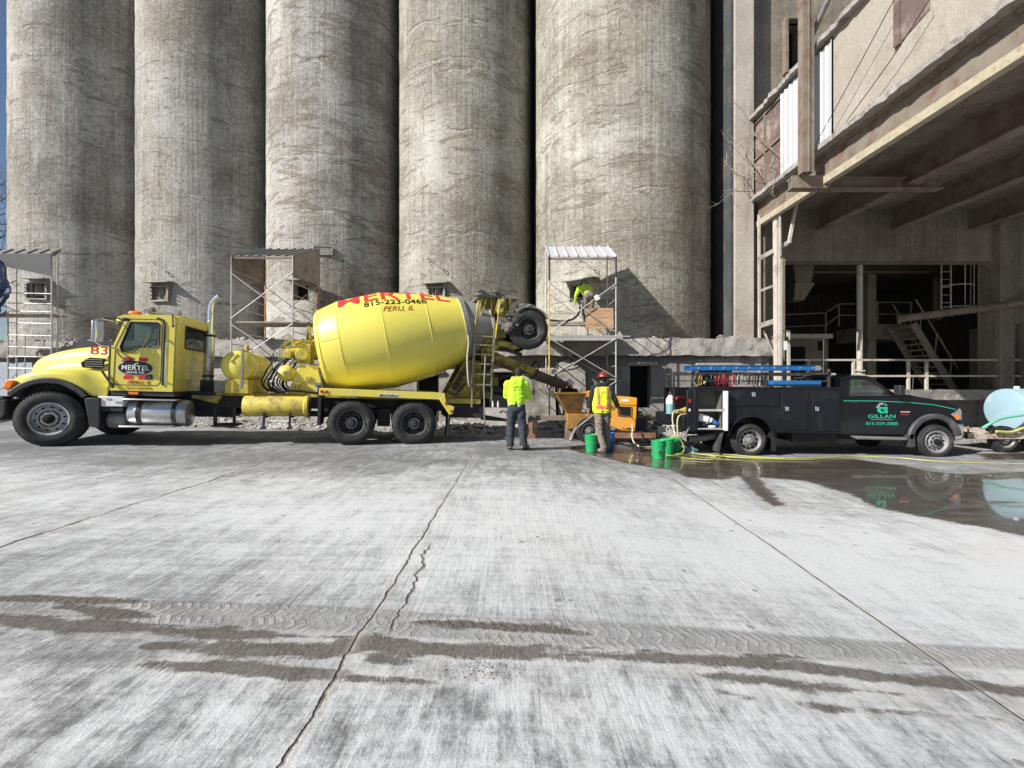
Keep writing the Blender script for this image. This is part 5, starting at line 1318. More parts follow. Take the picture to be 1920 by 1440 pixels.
# mirror
mr = MB(); mr.tube([(1.05, .10, 2.50), (.86, -.12, 2.54), (.80, -.16, 2.50), (.80, -.16, 2.06), (.86, -.12, 2.00), (1.02, .10, 1.96)], .015, 8); mo = mr.build('mirror_arm', M['chrome'], TK, smooth=True)
m = MB(); m.M = Matrix.Translation((.80, -.12, 2.28)) @ Matrix.Rotation(R_(-62), 4, 'Z'); m.box(-.03, .03, -.09, .09, -.21, .20); m.build('mirror', M['alu'], mo, bevel=.02)
m = MB(); m.tube([(1.06, .10, 2.50), (.9, -.10, 2.55), (1.25, .02, 2.57)], .012, 6); m.ell((1.20, -.02, 2.55), (.09, .05, .035)); m.build('spot_mirror', M['black'], TK, smooth=True)
m = MB(); m.tube([(1.02, CY - .02, 1.98), (1.12, CY - .12, 1.84), (1.22, CY - .13, 1.74)], .012, 6); m.ell((1.26, CY - .13, 1.72), (.09, .03, .03)); m.build('lower_mirror', M['black'], TK, smooth=True)
# roof kit
m = MB(); m.box(1.35, 1.95, .5, .58, 2.76, 2.80); m.box(1.35, 1.42, .5, 1.9, 2.77, 2.83); m.box(1.9, 1.95, .5, .56, 2.78, 2.88); m.build('roof_rack', M['steel'], TK)
m = MB(); m.ell((1.15, .45, 2.74), (.13, .06, .05)); m.build('marker_light', M['amber'], TK, smooth=True)
m = MB(); m.M = Matrix.Translation((1.32, .7, 2.84)) @ Matrix.Rotation(R_(-20), 4, 'Y'); m.box(-.10, .08, -.1, .1, -.03, .05); m.build('work_light', M['steel'], TK, bevel=.01)
m = MB(); m.cyl((1.3, .6, 2.78), (1.9, .6, 2.80), .035, n=10); m.build('air_horn', M['alu'], TK, smooth=True)
m = MB(); m.tube([(1.98, CY - .03, 2.72), (2.0, CY - .035, 2.50)], .014, 6); m.ell((2.0, CY - .035, 2.48), (.025, .025, .03)); m.build('antenna_base', M['black'], TK)
# ---- door emblem: red M behind a black oval, white words
ey = CY - .004
m = MB()
for (xa_, xb_) in ((1.185, 1.29), (1.44, 1.54)): m.prism([(xa_, 1.36), (xb_, 1.36), (xb_, 1.80), (xa_, 1.80)], ey - .002, ey + .004)
m.prism([(1.29, 1.80), (1.365, 1.52), (1.44, 1.80), (1.44, 1.66), (1.385, 1.44), (1.345, 1.44), (1.29, 1.66)], ey - .002, ey + .004)
for (xa_, xb_) in ((1.155, 1.32), (1.41, 1.57)): m.prism([(xa_, 1.36), (xb_, 1.36), (xb_, 1.42), (xa_, 1.42)], ey - .003, ey + .004); m.prism([(xa_, 1.74), (xb_, 1.74), (xb_, 1.80), (xa_, 1.80)], ey - .003, ey + .004)
em = m.build('emblem_letter', M['red'], TK)
m = MB(); m.tube([(1.36 + .302 * math.cos(t), ey - .004, 1.585 + .147 * math.sin(t)) for t in [2 * PI * k / 40 for k in range(40)]], .004, 5, True); m.build('emblem_border', M['white'], TK)
m = MB(); pts = [(1.36 + .30 * math.cos(t), 1.585 + .145 * math.sin(t)) for t in [2 * PI * k / 40 for k in range(40)]]; m.prism(pts, ey - .008, ey - .001); m.build('emblem_oval', M['blackvinyl'], TK)
text_xz('emblem_word', 'MERTEL', 1.36, ey - .011, 1.545, .14, M['white'], TK, .002, width=.48)
text_xz('emblem_word', 'GRAVEL CO.', 1.36, ey - .011, 1.475, .065, M['white'], TK, .0005, width=.32)
m = MB(); m.prism([(1.33, 1.66), (1.36, 1.69), (1.42, 1.70), (1.40, 1.67), (1.36, 1.66), (1.37, 1.645)], ey - .011, ey - .008); m.build('emblem_flourish', M['white'], TK)
text_xz('door_town', 'PERU, IL', 1.42, ey - .003, 1.27, .09, M['darkred'], TK, .0005, .35, width=.40)
text_xz('door_number', 'ILCC #22902', 1.42, ey - .006, 1.165, .065, M['darkred'], TK, 0, 0, width=.44)
# ---- side tanks and boxes
m = MB(); m.box(.78, 1.20, .02, .55, .80, 1.0); bx = m.build('battery_box', M['white'], TK, bevel=.012)
m = MB(); m.box(.92, 1.0, .012, .02, .93, .965); m.box(1.07, 1.16, .012, .02, .87, .91); m.build('warning_sticker', M['greyvinyl'], bx)
m = MB(); m.box(.78, 1.20, .04, .55, .70, .798); m.build('step_box', M['frame'], TK, bevel=.01)
m = MB(); m.lathe([(0, 0), (.01, .10), (.05, .16), (.10, .175), (.32, .175), (.36, .14), (.38, 0)], (.83, .28, .52), (1, 0, 0), 28); m.build('air_tank', M['steel'], TK, smooth=50)
m = MB(); m.lathe([(0, 0), (.004, .22), (.02, .265), (.05, .275), (1.02, .275), (1.05, .265), (1.07, .22), (1.075, 0)], (1.22, .33, .67), (1, 0, 0), 40); ft = m.build('fuel_tank', M['alu'], TK, smooth=40)
for x in (1.40, 2.02):
    m = MB(); m.lathe([(0, .28), (0, .288), (.08, .288), (.08, .28)], (x, .33, .67), (1, 0, 0), 40); m.build('tank_strap', M['black'], ft, smooth=40)
m = MB(); m.box(1.20, 2.14, -.02, .26, .935, .965); m.box(1.16, 2.10, -.03, .14, .385, .42); m.build('tank_step', M['alu'], TK, bevel=.008)
# ---- exhaust stack
m = MB(); m.cyl((2.31, 1.15, 1.38), (2.31, 1.15, 2.45), .105, n=24); m.build('muffler', M['alu'], TK, smooth=40)
for z in (1.45, 2.38): m = MB(); m.cyl((2.31, 1.15, z), (2.31, 1.15, z + .05), .115, n=24); m.build('muffler_clamp', M['black'], TK, smooth=40)
m = MB(); m.tube(catmull([(2.31, 1.15, 2.4), (2.31, 1.15, 2.8), (2.31, 1.15, 3.05), (2.36, 1.13, 3.2), (2.50, 1.08, 3.33)], 5), .062, 16); m.build('exhaust_pipe', M['chrome'], TK, smooth=True)
m = MB(); m.box(2.2, 2.45, 1.0, 1.35, 1.04, 1.38); m.box(2.1, 2.6, .75, 1.0, 1.02, 1.12); m.build('exhaust_bracket', M['frame'], TK)
# ---- yellow rails and water tank
m = MB(); m.box(2.1, 8.55, .76, .92, 1.045, 1.115); m.box(2.1, 8.55, WD - .92, WD - .76, 1.045, 1.115); m.prism([(2.15, 1.04), (2.75, 1.04), (2.65, .86), (2.15, .98)], .70, .76); m.build('mixer_rail', M['yellow_dirty'], TK, bevel=.01)
wt = MB(); wt.lathe([(0, 0), (.01, .12), (.05, .26), (.10, .32), (.13, .335), (.55, .335), (.56, .35), (.58, .35), (.59, .335), (.90, .335), (.91, .35), (.93, .35), (.94, .335), (1.25, .335), (1.26, .35), (1.28, .35), (1.29, .335), (1.7, .335), (1.78, .26), (1.82, 0)], (3.10, .35, 1.72), (0, 1, 0), 40)
wto = wt.build('water_tank', M['yellow'], TK, smooth=50)
m = MB(); m.cyl((3.15, .9, 2.05), (3.15, .9, 2.14), .05, n=12); m.ell((3.15, .9, 2.17), (.05, .05, .05)); m.tube([(3.0, .9, 2.12), (3.3, .9, 2.12)], .012, 6); m.build('tank_cap', M['yellow_dirty'], wto, smooth=True)
m = MB(); m.bar((3.27, .20, 1.22), (3.27, .20, 2.08), .07, .04); m.build('tank_post', M['steel'], TK)
m = MB(); m.box(2.85, 3.40, .5, 2.0, 1.115, 1.42); m.box(2.9, 3.35, .38, .5, 1.115, 1.42); m.build('tank_cradle', M['yellow_dirty'], TK, bevel=.01)
m = MB(); m.box(2.62, 2.85, .55, .9, 1.115, 1.38); m.build('control_box', M['steel'], TK, bevel=.02)
# hydraulics
hz_ = MB(); hz_.lathe([(0, 0), (.02, .12), (.08, .185), (.12, .195), (.42, .195), (.48, .12), (.5, 0)], (4.02, .72, 1.60), (0, 1, 0), 30); hz_.build('air_reservoir', M['yellow'], TK, smooth=50)
m = MB(); m.cyl((4.02, .70, 1.60), (4.02, .725, 1.60), .05, n=10); m.cyl((4.14, .74, 1.60), (4.17, .76, 1.5), .02, n=6); m.build('reservoir_tap', M['yellow_dirty'], TK)
m = MB(); m.cyl((4.10, YC - .1, 2.15), (4.55, YC, 2.19), .17, n=18); m.cyl((4.0, YC - .35, 2.10), (4.3, YC - .35, 2.14), .12, n=14); m.box(4.20, 4.52, YC - .42, YC - .05, 1.85, 2.30); m.cyl((4.35, YC - .5, 2.05), (4.35, YC - .3, 2.05), .14, n=16); m.cyl((4.5, YC, 2.2), (4.72, YC, 2.24), .26, n=24)
m.ell((4.22, YC - .35, 2.32), (.10, .08, .06)); m.box(3.95, 4.12, YC - .5, YC - .3, 1.95, 2.1); m.build('drum_gearbox', M['yellow_dirty'], TK, bevel=.01)
m = MB(); m.prism([(4.05, 1.12), (4.86, 1.12), (4.68, 1.80), (4.30, 1.82)], .82, .88); m.prism([(4.05, 1.12), (4.86, 1.12), (4.68, 1.80), (4.30, 1.82)], WD - .88, WD - .82); m.prism([(4.15, 1.12), (4.8, 1.12), (4.68, 1.78), (4.34, 1.78)], .9, WD - .9); m.build('front_pedestal', M['yellow'], TK, bevel=.01)
m = MB(); m.box(4.44, 4.56, .79, .82, 1.42, 1.54); m.build('pedestal_plate', M['yellow_dirty'], TK)
for x in (4.28, 4.72): m = MB(); m.cyl((x, .78, 1.16), (x, .78, 1.34), .045, n=10); m.box(x - .08, x + .08, .72, .82, 1.34, 1.40); m.build('filter', M['brass'] if x < 4.5 else M['steel'], TK)
m = MB(); rr = random.Random(3)
for k in range(11):
    x0 = 3.55 + .05 * k; m.tube(catmull([(x0 + .1, .9 + .02 * k, 1.15), (x0 - .05, .8 + rr.random() * .2, 1.35 + .05 * rr.random()), (x0 + .15 + rr.random() * .1, .85, 1.75 + rr.random() * .2), (4.15 + .03 * k, YC - .3, 2.0 + .02 * k)], 5), .014 + .006 * rr.random(), 6)
m.tube(catmull([(3.7, .7, 1.2), (3.95, .6, 1.15), (4.2, .65, 1.2), (4.75, .7, 1.15)], 5), .03, 6); m.build('hydraulic_hoses', M['hoseblack'], TK, smooth=True)
m = MB()
for k in range(7): m.tube(catmull([(3.85 + .05 * k, .8, 1.9 + .02 * k), (3.9 + .06 * k, .78, 2.25 + .02 * (k % 3)), (4.15 + .07 * k, .85, 2.38), (4.45 + .03 * k, .9, 2.1)], 5), .010, 5)
m.build('small_lines', M['yellow_dirty'], TK, smooth=True)
m = MB(); m.bar((4.58, .9, 1.8), (4.45, 1.0, 2.75), .09, .06); m.bar((4.35, 1.3, 2.2), (4.45, 1.0, 2.75), .07, .05); m.build('front_brace', M['yellow_grime'], TK)
# stowed chute section
m = MB(); m.lathe([(0, .16), (0, .215), (.02, .225), (1.22, .225), (1.24, .245), (1.30, .245), (1.32, .20), (1.32, .15)], (3.30, .34, .84), (1, 0, .012), 36)
m.build('stowed_chute', M['yellow_dirty'], TK, smooth=40)
m = MB(); m.cyl((3.302, .34, .84), (3.31, .34, .84), .17, n=24); m.cyl((4.60, .34, .855), (4.61, .34, .855), .17, n=24); m.build('chute_mouth', M['hole'], TK)
for x in (3.72, 4.24): m = MB(); m.box(x, x + .04, .10, .16, .38, .72); m.box(x - .03, x + .07, .08, .18, .36, .40); m.box(x, x + .04, .16, .8, .60, .64); m.build('chute_hanger', M['frame'], TK)
m = MB(); m.box(2.62, 3.05, .5, 1.2, .36, .40); m.box(2.62, 2.68, .6, .66, .4, .8); m.box(3.0, 3.05, .6, .66, .4, .8); m.build('step_hanger', M['frame'], TK)
# ---- rear fender strip
m = MB(); m.prism([(4.86, 1.13), (7.62, 1.09), (7.62, 1.25), (4.86, 1.28)], -.02, .0); m.prism([(4.88, 1.262), (7.60, 1.232), (7.60, 1.25), (4.88, 1.28)], 0.0, .62)
m.prism([(7.50, 1.09), (7.623, 1.24), (7.66, 1.00), (7.86, .93), (7.83, .76), (7.74, .74)], -.024, .02); m.build('rear_fender', M['yellow'], TK, bevel=.006)
m = MB(); m.prism([(4.86, 1.13), (7.62, 1.09), (7.62, 1.25), (4.86, 1.28)], WD, WD + .02); m.prism([(4.88, 1.262), (7.60, 1.232), (7.60, 1.25), (4.88, 1.28)], WD - .62, WD); m.build('rear_fender', M['yellow'], TK, bevel=.006)
m = MB(); m.box(4.84, 4.90, .0, .62, .46, 1.26); m.build('fender_apron', M['black'], TK)
for x, z in ((4.92, 1.205), (5.02, 1.20), (7.66, 1.0), (7.80, .82)): m = MB(); m.cyl((x, -.035, z), (x, -.015, z), .035, n=14); m.build('marker_light', M['redlens'], TK)
m = MB(); m.prism([(6.12, 1.13), (6.55, 1.125), (6.55, 1.19), (6.12, 1.195)], -.026, -.019); m.build('maker_plate', M['white'], TK)
text_xz('maker_name', 'McNeilus', 6.335, -.029, 1.138, .072, M['blackvinyl'], TK, .001, .1, width=.40)
for x, dx in ((7.46, -.06), (7.74, -.03)): m = MB(); m.prism([(x, .80), (x + .05, .80), (x + .05 + dx, .20), (x + dx, .20)], .02, .55); m.build('mud_flap', M['black'], TK, bevel=.01)
# ---- drum
DA = Vector((4.70, YC, 2.20)); TI = R_(11.5); ax = Vector((math.cos(TI), 0, math.sin(TI))); pr = Vector((-math.sin(TI), 0, math.cos(TI)))
PROF = [(-.02, 0), (0, .55), (.005, .84), (.03, .90), (.10, .96), (.56, 1.115), (.57, 1.118), (1.55, 1.215), (1.60, 1.215), (2.60, 1.08), (3.55, .83)]
def drum_r(s):
    for (a, ra), (b, rb) in zip(PROF[:-1], PROF[1:]):
        if a <= s <= b: return ra + (rb - ra) * (s - a) / max(1e-6, b - a)
    return PROF[-1][1]
m = MB(); m.lathe(PROF, DA, ax, 96); dr = m.build('drum', M['drum'], TK, smooth=30)
m = MB()
for s in (.10, .56, 1.57, 2.62, 3.5):
    m.lathe([(s - .012, drum_r(s - .012)), (s - .008, drum_r(s) + .007), (s + .008, drum_r(s) + .007), (s + .012, drum_r(s + .012))], DA, ax, 96)
def dpt(s, th, off=0):   # th: 0 = towards the camera side, 90 = top
    r = drum_r(s) + off; return DA + ax * s + r * (math.cos(th) * Vector((0, -1, 0)) + math.sin(th) * pr)
for (s0, s1, th) in ((.12, .56, 6), (.58, 1.56, 108), (.58, 1.56, -60), (1.6, 2.6, 48), (2.64, 3.5, 75), (.12, .56, -80), (1.6, 2.6, -70)):
    m.tube([dpt(s0 + (s1 - s0) * k / 10, R_(th), .002) for k in range(11)], .007, 5)
m.build('weld_seams', M['drum'], dr, smooth=40)
m = MB(); m.lathe([(3.50, .835), (3.51, .88), (3.62, .86), (3.63, .78)], DA, ax, 64); m.build('drum_ring', M['steel'], TK, smooth=30)
M['greycone'] = paint("dusty_grey_cone", (.30, .29, .27), .7, .1, .2, 4, (.40, .36, .28), .4, .1)
m = MB(); m.lathe([(3.6, .80), (4.25, .56), (4.27, .60), (4.33, .60), (4.33, .50), (4.2, .48)], DA, ax, 64); m.build('drum_neck', M['greycone'], TK, smooth=30)
def drum_text(name, s, size, th0, s0, width, mat, bold=.0, shear=0):
    me = text_mesh(s, size, .002, bold, shear)
    bm = bmesh.new(); bm.from_mesh(me); bmesh.ops.subdivide_edges(bm, edges=[e for e in bm.edges if e.calc_length() > size * .08], cuts=3, use_grid_fill=True)
    bmesh.ops.triangulate(bm, faces=bm.faces)
    bmesh.ops.subdivide_edges(bm, edges=[e for e in bm.edges if e.calc_length() > size * .10], cuts=1)
    xs_ = [v.co.x for v in bm.verts]; w = max(xs_) - min(xs_)
    for v in bm.verts:
        sx = s0 + v.co.x * width / w; r = drum_r(sx); th = R_(th0) + v.co.y / 1.15
        v.co = dpt(sx, th, .006 + (.003 if v.co.z > 0 else 0))
    bm.to_mesh(me); bm.free(); return link(name, me, mat, TK)
drum_text('drum_name', 'MERTEL', .72, 50, 1.92, 2.65, M['red'], .006)
drum_text('drum_phone', '815-223-0468', .24, 40, 1.93, 1.45, M['blackvinyl'], .002)
drum_text('drum_town', 'PERU, IL', .22, 29, 1.95, .70, M['darkred'], -.002, .45)
M['ladderolive'] = paint('dusty_olive_steel', (.30, .27, .17), .7, .1, .25, 6, (.14, .12, .09), .55, .2)
# ---- rear pedestal, ladder, hopper
m = MB(); pp = [(7.70, 1.12), (8.60, 1.12), (8.62, 2.05), (8.20, 2.12)]; m.prism(pp, .66, .74); m.prism(pp, WD - .74, WD - .66); m.box(8.25, 8.6, .74, WD - .74, 1.9, 2.1); m.build('rear_pedestal', M['yellow_grime'], TK, bevel=.01)
m = MB(); m.cyl((7.9, .62, 1.35), (8.15, .62, 1.80), .05, n=10); m.tube(catmull([(7.55, .5, 1.15), (7.7, .45, 1.3), (7.95, .5, 1.2), (8.2, .6, 1.5)], 5), .022, 6); m.ell((7.95, .55, 1.42), (.08, .06, .08)); m.build('rear_hoses', M['hoseblack'], TK, smooth=True)
m = MB(); m.box(7.72, 8.62, .62, WD - .62, .98, 1.11); m.build('rear_crossmember', M['yellow_dirty'], TK, bevel=.01)
m = MB(); m.box(7.75, 8.75, .66, WD - .66, .62, .97); m.prism([(8.7, .70), (9.5, .58), (9.5, .52), (8.7, .56)], .8, 1.0); m.build('rear_chassis', M['frame'], TK, bevel=.02)
m = MB()
for x in (8.36, 8.86): m.bar((x, .48, 1.42), (x + .03, .48, 3.05), .035, .05)
for z in (1.46, 1.72, 1.98, 2.22, 2.46, 2.68): m.box(8.36, 8.88, .46, .56, z, z + .035)
m.bar((8.36, .48, 1.42), (8.36, .48, .9), .035); m.bar((8.87, .48, 1.42), (8.87, .48, 1.05), .035)
m.build('rear_ladder', M['ladderolive'], TK)
m = MB()
for x in (8.36, 8.92): m.tube(catmull([(x, .48, 2.66), (x + .03, .44, 3.05), (x + .07, .42, 3.5), (x + .14, .50, 3.58), (x + .2, .62, 3.5), (x + .2, .64, 3.2)], 5), .02, 8)
m.build('ladder_handrails', M['yellow_dirty'], TK, smooth=True)
m = MB(); m.box(8.36, 9.0, .56, .95, 2.68, 2.72); m.build('ladder_platform', M['steel'], TK)
m = MB(); m.tube(catmull([(8.18, .40, 2.80), (8.22, .38, 2.5), (8.20, .4, 2.1), (8.26, .42, 1.5), (8.36, .48, 1.40)], 5), .022, 8); m.build('bent_tube', M['palesteel'], TK, smooth=True)
m = MB(); m.tube([(8.66, .40, 2.2), (8.64, .38, 1.5), (8.70, .38, .25)], .02, 8); m.build('hanging_hose', M['steel'], TK, smooth=True)
# charge hopper
m = MB()
def quad(m, a, b, c, d): m.add([a, b, c, d], [(0, 1, 2, 3)])
hx0_, hx1_ = 8.55, 9.45
frus(m, hx0_, hx1_, 3.80, 8.75, 9.15, 3.15, YC - .6, YC + .6, .3)
m.build('charge_hopper', M['yellow_grime'], TK, bevel=.01)
m = MB(); m.box(8.48, 9.50, YC - .66, YC - .60, 3.72, 3.80); m.box(8.48, 8.56, YC - .60, YC + .60, 3.72, 3.80); m.box(9.42, 9.5, YC - .60, YC + .6, 3.72, 3.80); m.build('hopper_rim', M['steel'], TK, bevel=.01)
# fins, flaps and cement crust on the hopper
rr = random.Random(8); m = MB()
for k in range(8):
    x = 8.6 + .1 * k; m.bar((x, YC - .66, 3.75), (x + rr.uniform(-.1, .1), YC - .60 + rr.uniform(-.05, .05), 3.2 + rr.uniform(0, .25)), rr.uniform(.03, .09), .02)
m.build('hopper_ribs', M['yellow_grime'], TK)
def cloth(name, c, sx, sy, sz, mat, seed, parent):
    m = MB(); m.ell(c, (sx, sy, sz), 26, 18)
    for i, v in enumerate(m.v):
        p = Vector(v); n = mnoise.fractal(p * 6 + Vector((seed, 0, 0)), .6, 2.1, 4); d = (p - Vector(c)); m.v[i] = tuple(p + d * .55 * n)
    return m.build(name, mat, parent, smooth=True)
M['cementcrust'] = concrete("cement_crust", (.42, .40, .36), (.22, .20, .18), 5, .1, 1.0, vert=False)
cloth('cement_crust', (8.75, YC - .62, 3.82), .34, .12, .10, M['cementcrust'], 1, TK)
cloth('cement_crust', (9.25, YC - .72, 3.05), .28, .16, .20, M['cementcrust'], 2, TK)
cloth('cement_crust', (9.05, YC - .74, 3.45), .14, .08, .26, M['yellow_grime'], 4, TK)
m = MB(); frus(m, 8.8, 9.2, 3.1, 8.95, 9.2, 2.55, YC - .35, YC + .35, .1); m.box(8.5, 9.15, YC - .55, YC - .35, 2.55, 3.0); m.box(8.95, 9.20, YC - .72, YC - .5, 2.7, 3.05); m.build('discharge_hopper', M['yellow_grime'], TK, bevel=.01)
m = MB(); m.box(8.62, 8.95, .75, 1.7, 1.12, 2.6); m.box(8.95, 9.12, .85, 1.6, 1.45, 1.75); m.build('rear_tower', M['yellow_grime'], TK, bevel=.01)
m = MB(); m.cyl((8.75, .7, 1.95), (8.75, .78, 1.95), .13, n=16); m.box(8.7, 9.3, .66, .74, 1.30, 1.42); m.build('control_drum', M['frame'], TK)
# booster axle: folded arms with the wheel in the air
m = MB()
for y in (.72, WD - .72): m.tube(catmull([(8.75, y, 2.35), (9.1, y, 2.55), (9.45, y, 2.52), (9.80, y - .05, 2.62), (9.95, y - .05, 2.85)], 6), .09, 10)
m.build('booster_arm', M['yellow_dirty'], TK, smooth=True)
m = MB(); m.cyl((9.78, .55, 2.94), (9.78, WD - .55, 2.94), .06, n=12); m.bar((9.1, .72, 2.45), (9.7, .74, 2.30), .10, .08); m.build('booster_axle', M['frame'], TK, smooth=True)
bw = wheel(TK, 9.78, .38, 2.94, .515, .29, .285, 'dark'); bw.rotation_euler = (0, R_(20), R_(-4))
bw2 = wheel(TK, 9.78, WD - .42, 2.94, .50, .29, .285, 'dark', side=-1)
m = MB(); a_ = arc(9.80, 2.94, .60, 32, 128, 18); b_ = arc(9.80, 2.94, .56, 128, 32, 18); m.prism(a_ + b_, .38, .78); m.build('booster_fender', M['steel'], TK, bevel=.01)
cloth('fender_crust', (9.72, .56, 3.55), .26, .2, .06, M['cementcrust'], 6, TK)
cloth('axle_crust', (9.25, .7, 3.05), .2, .18, .16, M['cementcrust'], 7, TK)
# main chute and its extension
p0, p1, p2 = Vector((8.95, 1.0, 2.32)), Vector((10.25, 1.15, 1.90)), Vector((11.15, 1.25, 1.62))
def chute(name, a, b, r0, r1, mat, parent):
    d = (b - a).normalized(); e1 = d.cross(Vector((0, 0, 1))).normalized(); e2 = e1.cross(d); secs = []
    for k in range(9):
        t = k / 8; p = a + (b - a) * t; r = r0 + (r1 - r0) * t
        secs.append([tuple(p + r * (math.cos(q) * e1 * 1.0 + math.sin(q) * e2)) for q in [PI + PI * j / 14 * 1.0 - 0 for j in range(15)]])
    m = MB(); m.loft(secs, cap=False); o = m.build(name, mat, parent, smooth=True); s = o.modifiers.new('solid', 'SOLIDIFY'); s.thickness = .02; return o
chute('main_chute', p0, p1, .24, .22, M['yellow_grime'], TK)
m = MB(); d_ = (p1 - p0).normalized(); m.bar(p0 + Vector((0, -.24, .0)), p1 + Vector((0, -.22, 0)), .05, .05); m.bar(p0 + Vector((0, -.05, -.16)), p1 + Vector((0, -.05, -.18)), .10, .14); m.build('chute_spine', M['yellow_grime'], TK)
ch2 = chute('chute_extension', p1 - d_ * .12, p2, .235, .20, M['brownsteel'], TK); ch2.data.materials.clear(); ch2.data.materials.append(paint("dark_chute_rubber", (.07, .055, .045), .85, 0, .3, 5, (.15, .12, .10), .5, .2))
m = MB(); m.lathe([(0, .25), (.0, .27), (.04, .27), (.04, .25)], p1 - d_ * .10, d_, 24); m.build('chute_collar', M['frame'], TK)
m = MB(); m.tube(catmull([(8.9, .8, 1.7), (9.4, .85, 1.75), (9.8, .9, 1.85), (10.1, 1.0, 1.78)], 5), .025, 6); m.cyl((9.0, .9, 1.6), (9.9, 1.0, 1.88), .03, n=8); m.build('chute_lift', M['frame'], TK, smooth=True)
m = MB(); m.tube([(10.1, .95, 1.7), (10.12, .92, 1.35)], .01, 5); m.ell((10.12, .92, 1.32), (.05, .05, .08)); m.build('chute_chain', M['steel'], TK)
# ================================================================ PICKUP WITH SERVICE BODY
PK = thing("service_pickup", "dark navy pickup with a long service body, ladder rack and mint green door lettering", "pickup", (0, 11.0, -.29), (0, R_(.3), 0))
PW = 2.25
for x, st, R in ((5.72, 'steel', .405), (10.19, 'steel', .405)):
    front = x > 8
    w1 = wheel(PK, x, .0 if not front else -.02, R, R, .23, .25, 'alu' if front else 'steel', rotz=R_(-4) if front else 0, lugs=8 if front else 8)
    wheel(PK, x, PW + .0, R, R, .23, .25, 'steel', side=-1)
    if not front:
        for y in (.26, PW - .49): t = tyre_mesh(R, .23, .25).build('inner_tyre', M['tyre'], PK, smooth=30); t.location = (x, y, R)
m = MB(); m.cyl((5.72, .3, .42), (5.72, PW - .3, .42), .08, n=12); m.cyl((10.19, .3, .42), (10.19, PW - .3, .42), .07, n=12); m.ell((5.72, PW / 2, .42), (.2, .22, .2)); m.build('axles', M['frame'], PK, smooth=True)
m = MB(); m.box(4.4, 10.6, .55, .65, .50, .68); m.box(4.4, 10.6, PW - .65, PW - .55, .5, .68); m.box(6.9, 8.0, .3, 1.0, .36, .62); m.box(8.3, 9.6, .7, 1.6, .38, .62); m.build('chassis_frame', M['frame'], PK)
# service body: near side panel with arch and open compartment
z0, z1 = .63, 1.67
archp = arc(5.72, .46, .53, 0, 180, 18)
arch_pts = [(x, z) for x, z in archp if z > .66]
outline = [(4.38, z0 + .02), (4.38, z1), (7.86, z1), (7.86, z0 - .04), (6.45, z0 - .02), (6.24, z0)] + arch_pts + [(5.20, z0)]
cabn = [(4.47, .69), (5.03, .69), (5.03, 1.60), (4.47, 1.60)]
link('side_panel', shape2d(outline, [cabn], .03, 0), M['bodypaint'], PK, bevel=.006)
link('side_panel', shape2d(outline, (), .03, PW - .03), M['bodypaint'], PK)
m = MB(); m.box(4.38, 7.86, .03, .40, z1 - .02, z1 + .005); m.box(4.38, 7.86, PW - .40, PW - .03, z1 - .02, z1 + .005); m.box(4.38, 7.86, .40, PW - .4, 1.0, 1.03); m.box(4.40, 7.84, .40, .43, .66, z1 - .02); m.box(4.40, 7.84, PW - .43, PW - .40, .66, z1 - .02); m.box(7.80, 7.86, .03, PW - .03, .7, z1 - .02)
m.build('body_box', M['bodypaint'], PK)
m = MB(); m.box(4.36, 7.88, -.015, .03, z1 - .015, z1 + .035); m.box(4.36, 4.42, -.012, .40, z0, z1 - .016); m.build('top_trim', M['bodypaint'], PK, bevel=.01)
# open compartment interior
m = MB(); m.box(4.44, 5.06, .36, .39, .66, 1.62); m.box(4.44, 4.468, .03, .36, .66, 1.62); m.box(5.033, 5.06, .03, .36, .66, 1.62); m.box(4.44, 5.06, .03, .36, .66, .69); m.box(4.468, 5.033, .03, .36, 1.60, 1.62)
M['compint'] = paint("compartment_lining", (.13, .125, .11), .7, .1, .25, 6, (.06, .055, .05), .5)
cmp_ = m.build('compartment', M['compint'], PK)
m = MB(); m.box(4.468, 5.033, .05, .36, 1.12, 1.145); m.box(4.46, 5.04, .0, .05, 1.11, 1.16); m.build('compartment_shelf', M['galv'], PK)
m = MB(); m.box(4.45, 5.05, -.04, .36, .675, .70); m.build('compartment_sill', M['galv'], PK)
od = MB(); od.box(5.045, 5.10, -.17, -.01, .66, 1.60); odo = od.build('open_door', M['white'], PK, bevel=.006)
odo.rotation_euler = (0, 0, 0)
m = MB(); m.box(5.035, 5.045, -.15, -.03, .70, 1.56); m.build('door_lining', M['white'], odo)
m = MB(); m.box(5.028, 5.0345, -.12, -.08, 1.1, 1.2); m.build('latch', M['black'], odo)
# doors & drawers
def panel(x0, x1, za, zb, hx, hz_):
    m = MB(); m.box(x0, x1, -.018, .0, za, zb); d = m.build('compartment_door', M['bodypaint'], PK, bevel=.012, seg=3)
    m = MB(); m.box(hx - .045, hx + .045, -.026, -.017, hz_ - .05, hz_ + .05); h = m.build('paddle_latch', M['alu'], d, bevel=.004)
    m = MB(); m.box(hx - .022, hx + .022, -.030, -.0262, hz_ - .03, hz_ + .025)
    return d
panel(5.15, 6.40, 1.24, 1.60, 5.78, 1.52); panel(6.46, 7.08, .66, 1.60, 6.58, 1.18); panel(7.18, 7.80, .64, 1.60, 7.30, 1.18)
m = MB(); m.box(5.16, 6.40, -.006, .0, 1.215, 1.228); m.build('seam', M['hole'], PK)
a_ = arc(5.72, .46, .57, 8, 172, 20); b_ = arc(5.72, .46, .52, 172, 8, 20); m = MB(); m.prism(a_ + b_, -.05, .01); m.build('fender_flare', M['bodypaint'], PK, bevel=.008)
m = MB(); m.box(5.1, 6.35, .02, .5, .99, 1.02); m.build('wheel_well', M['frame'], PK)
m = MB(); m.prism([(6.30, .62), (6.36, .62), (6.34, .15), (6.28, .15)], .02, .5); m.build('mud_flap', M['black'], PK)
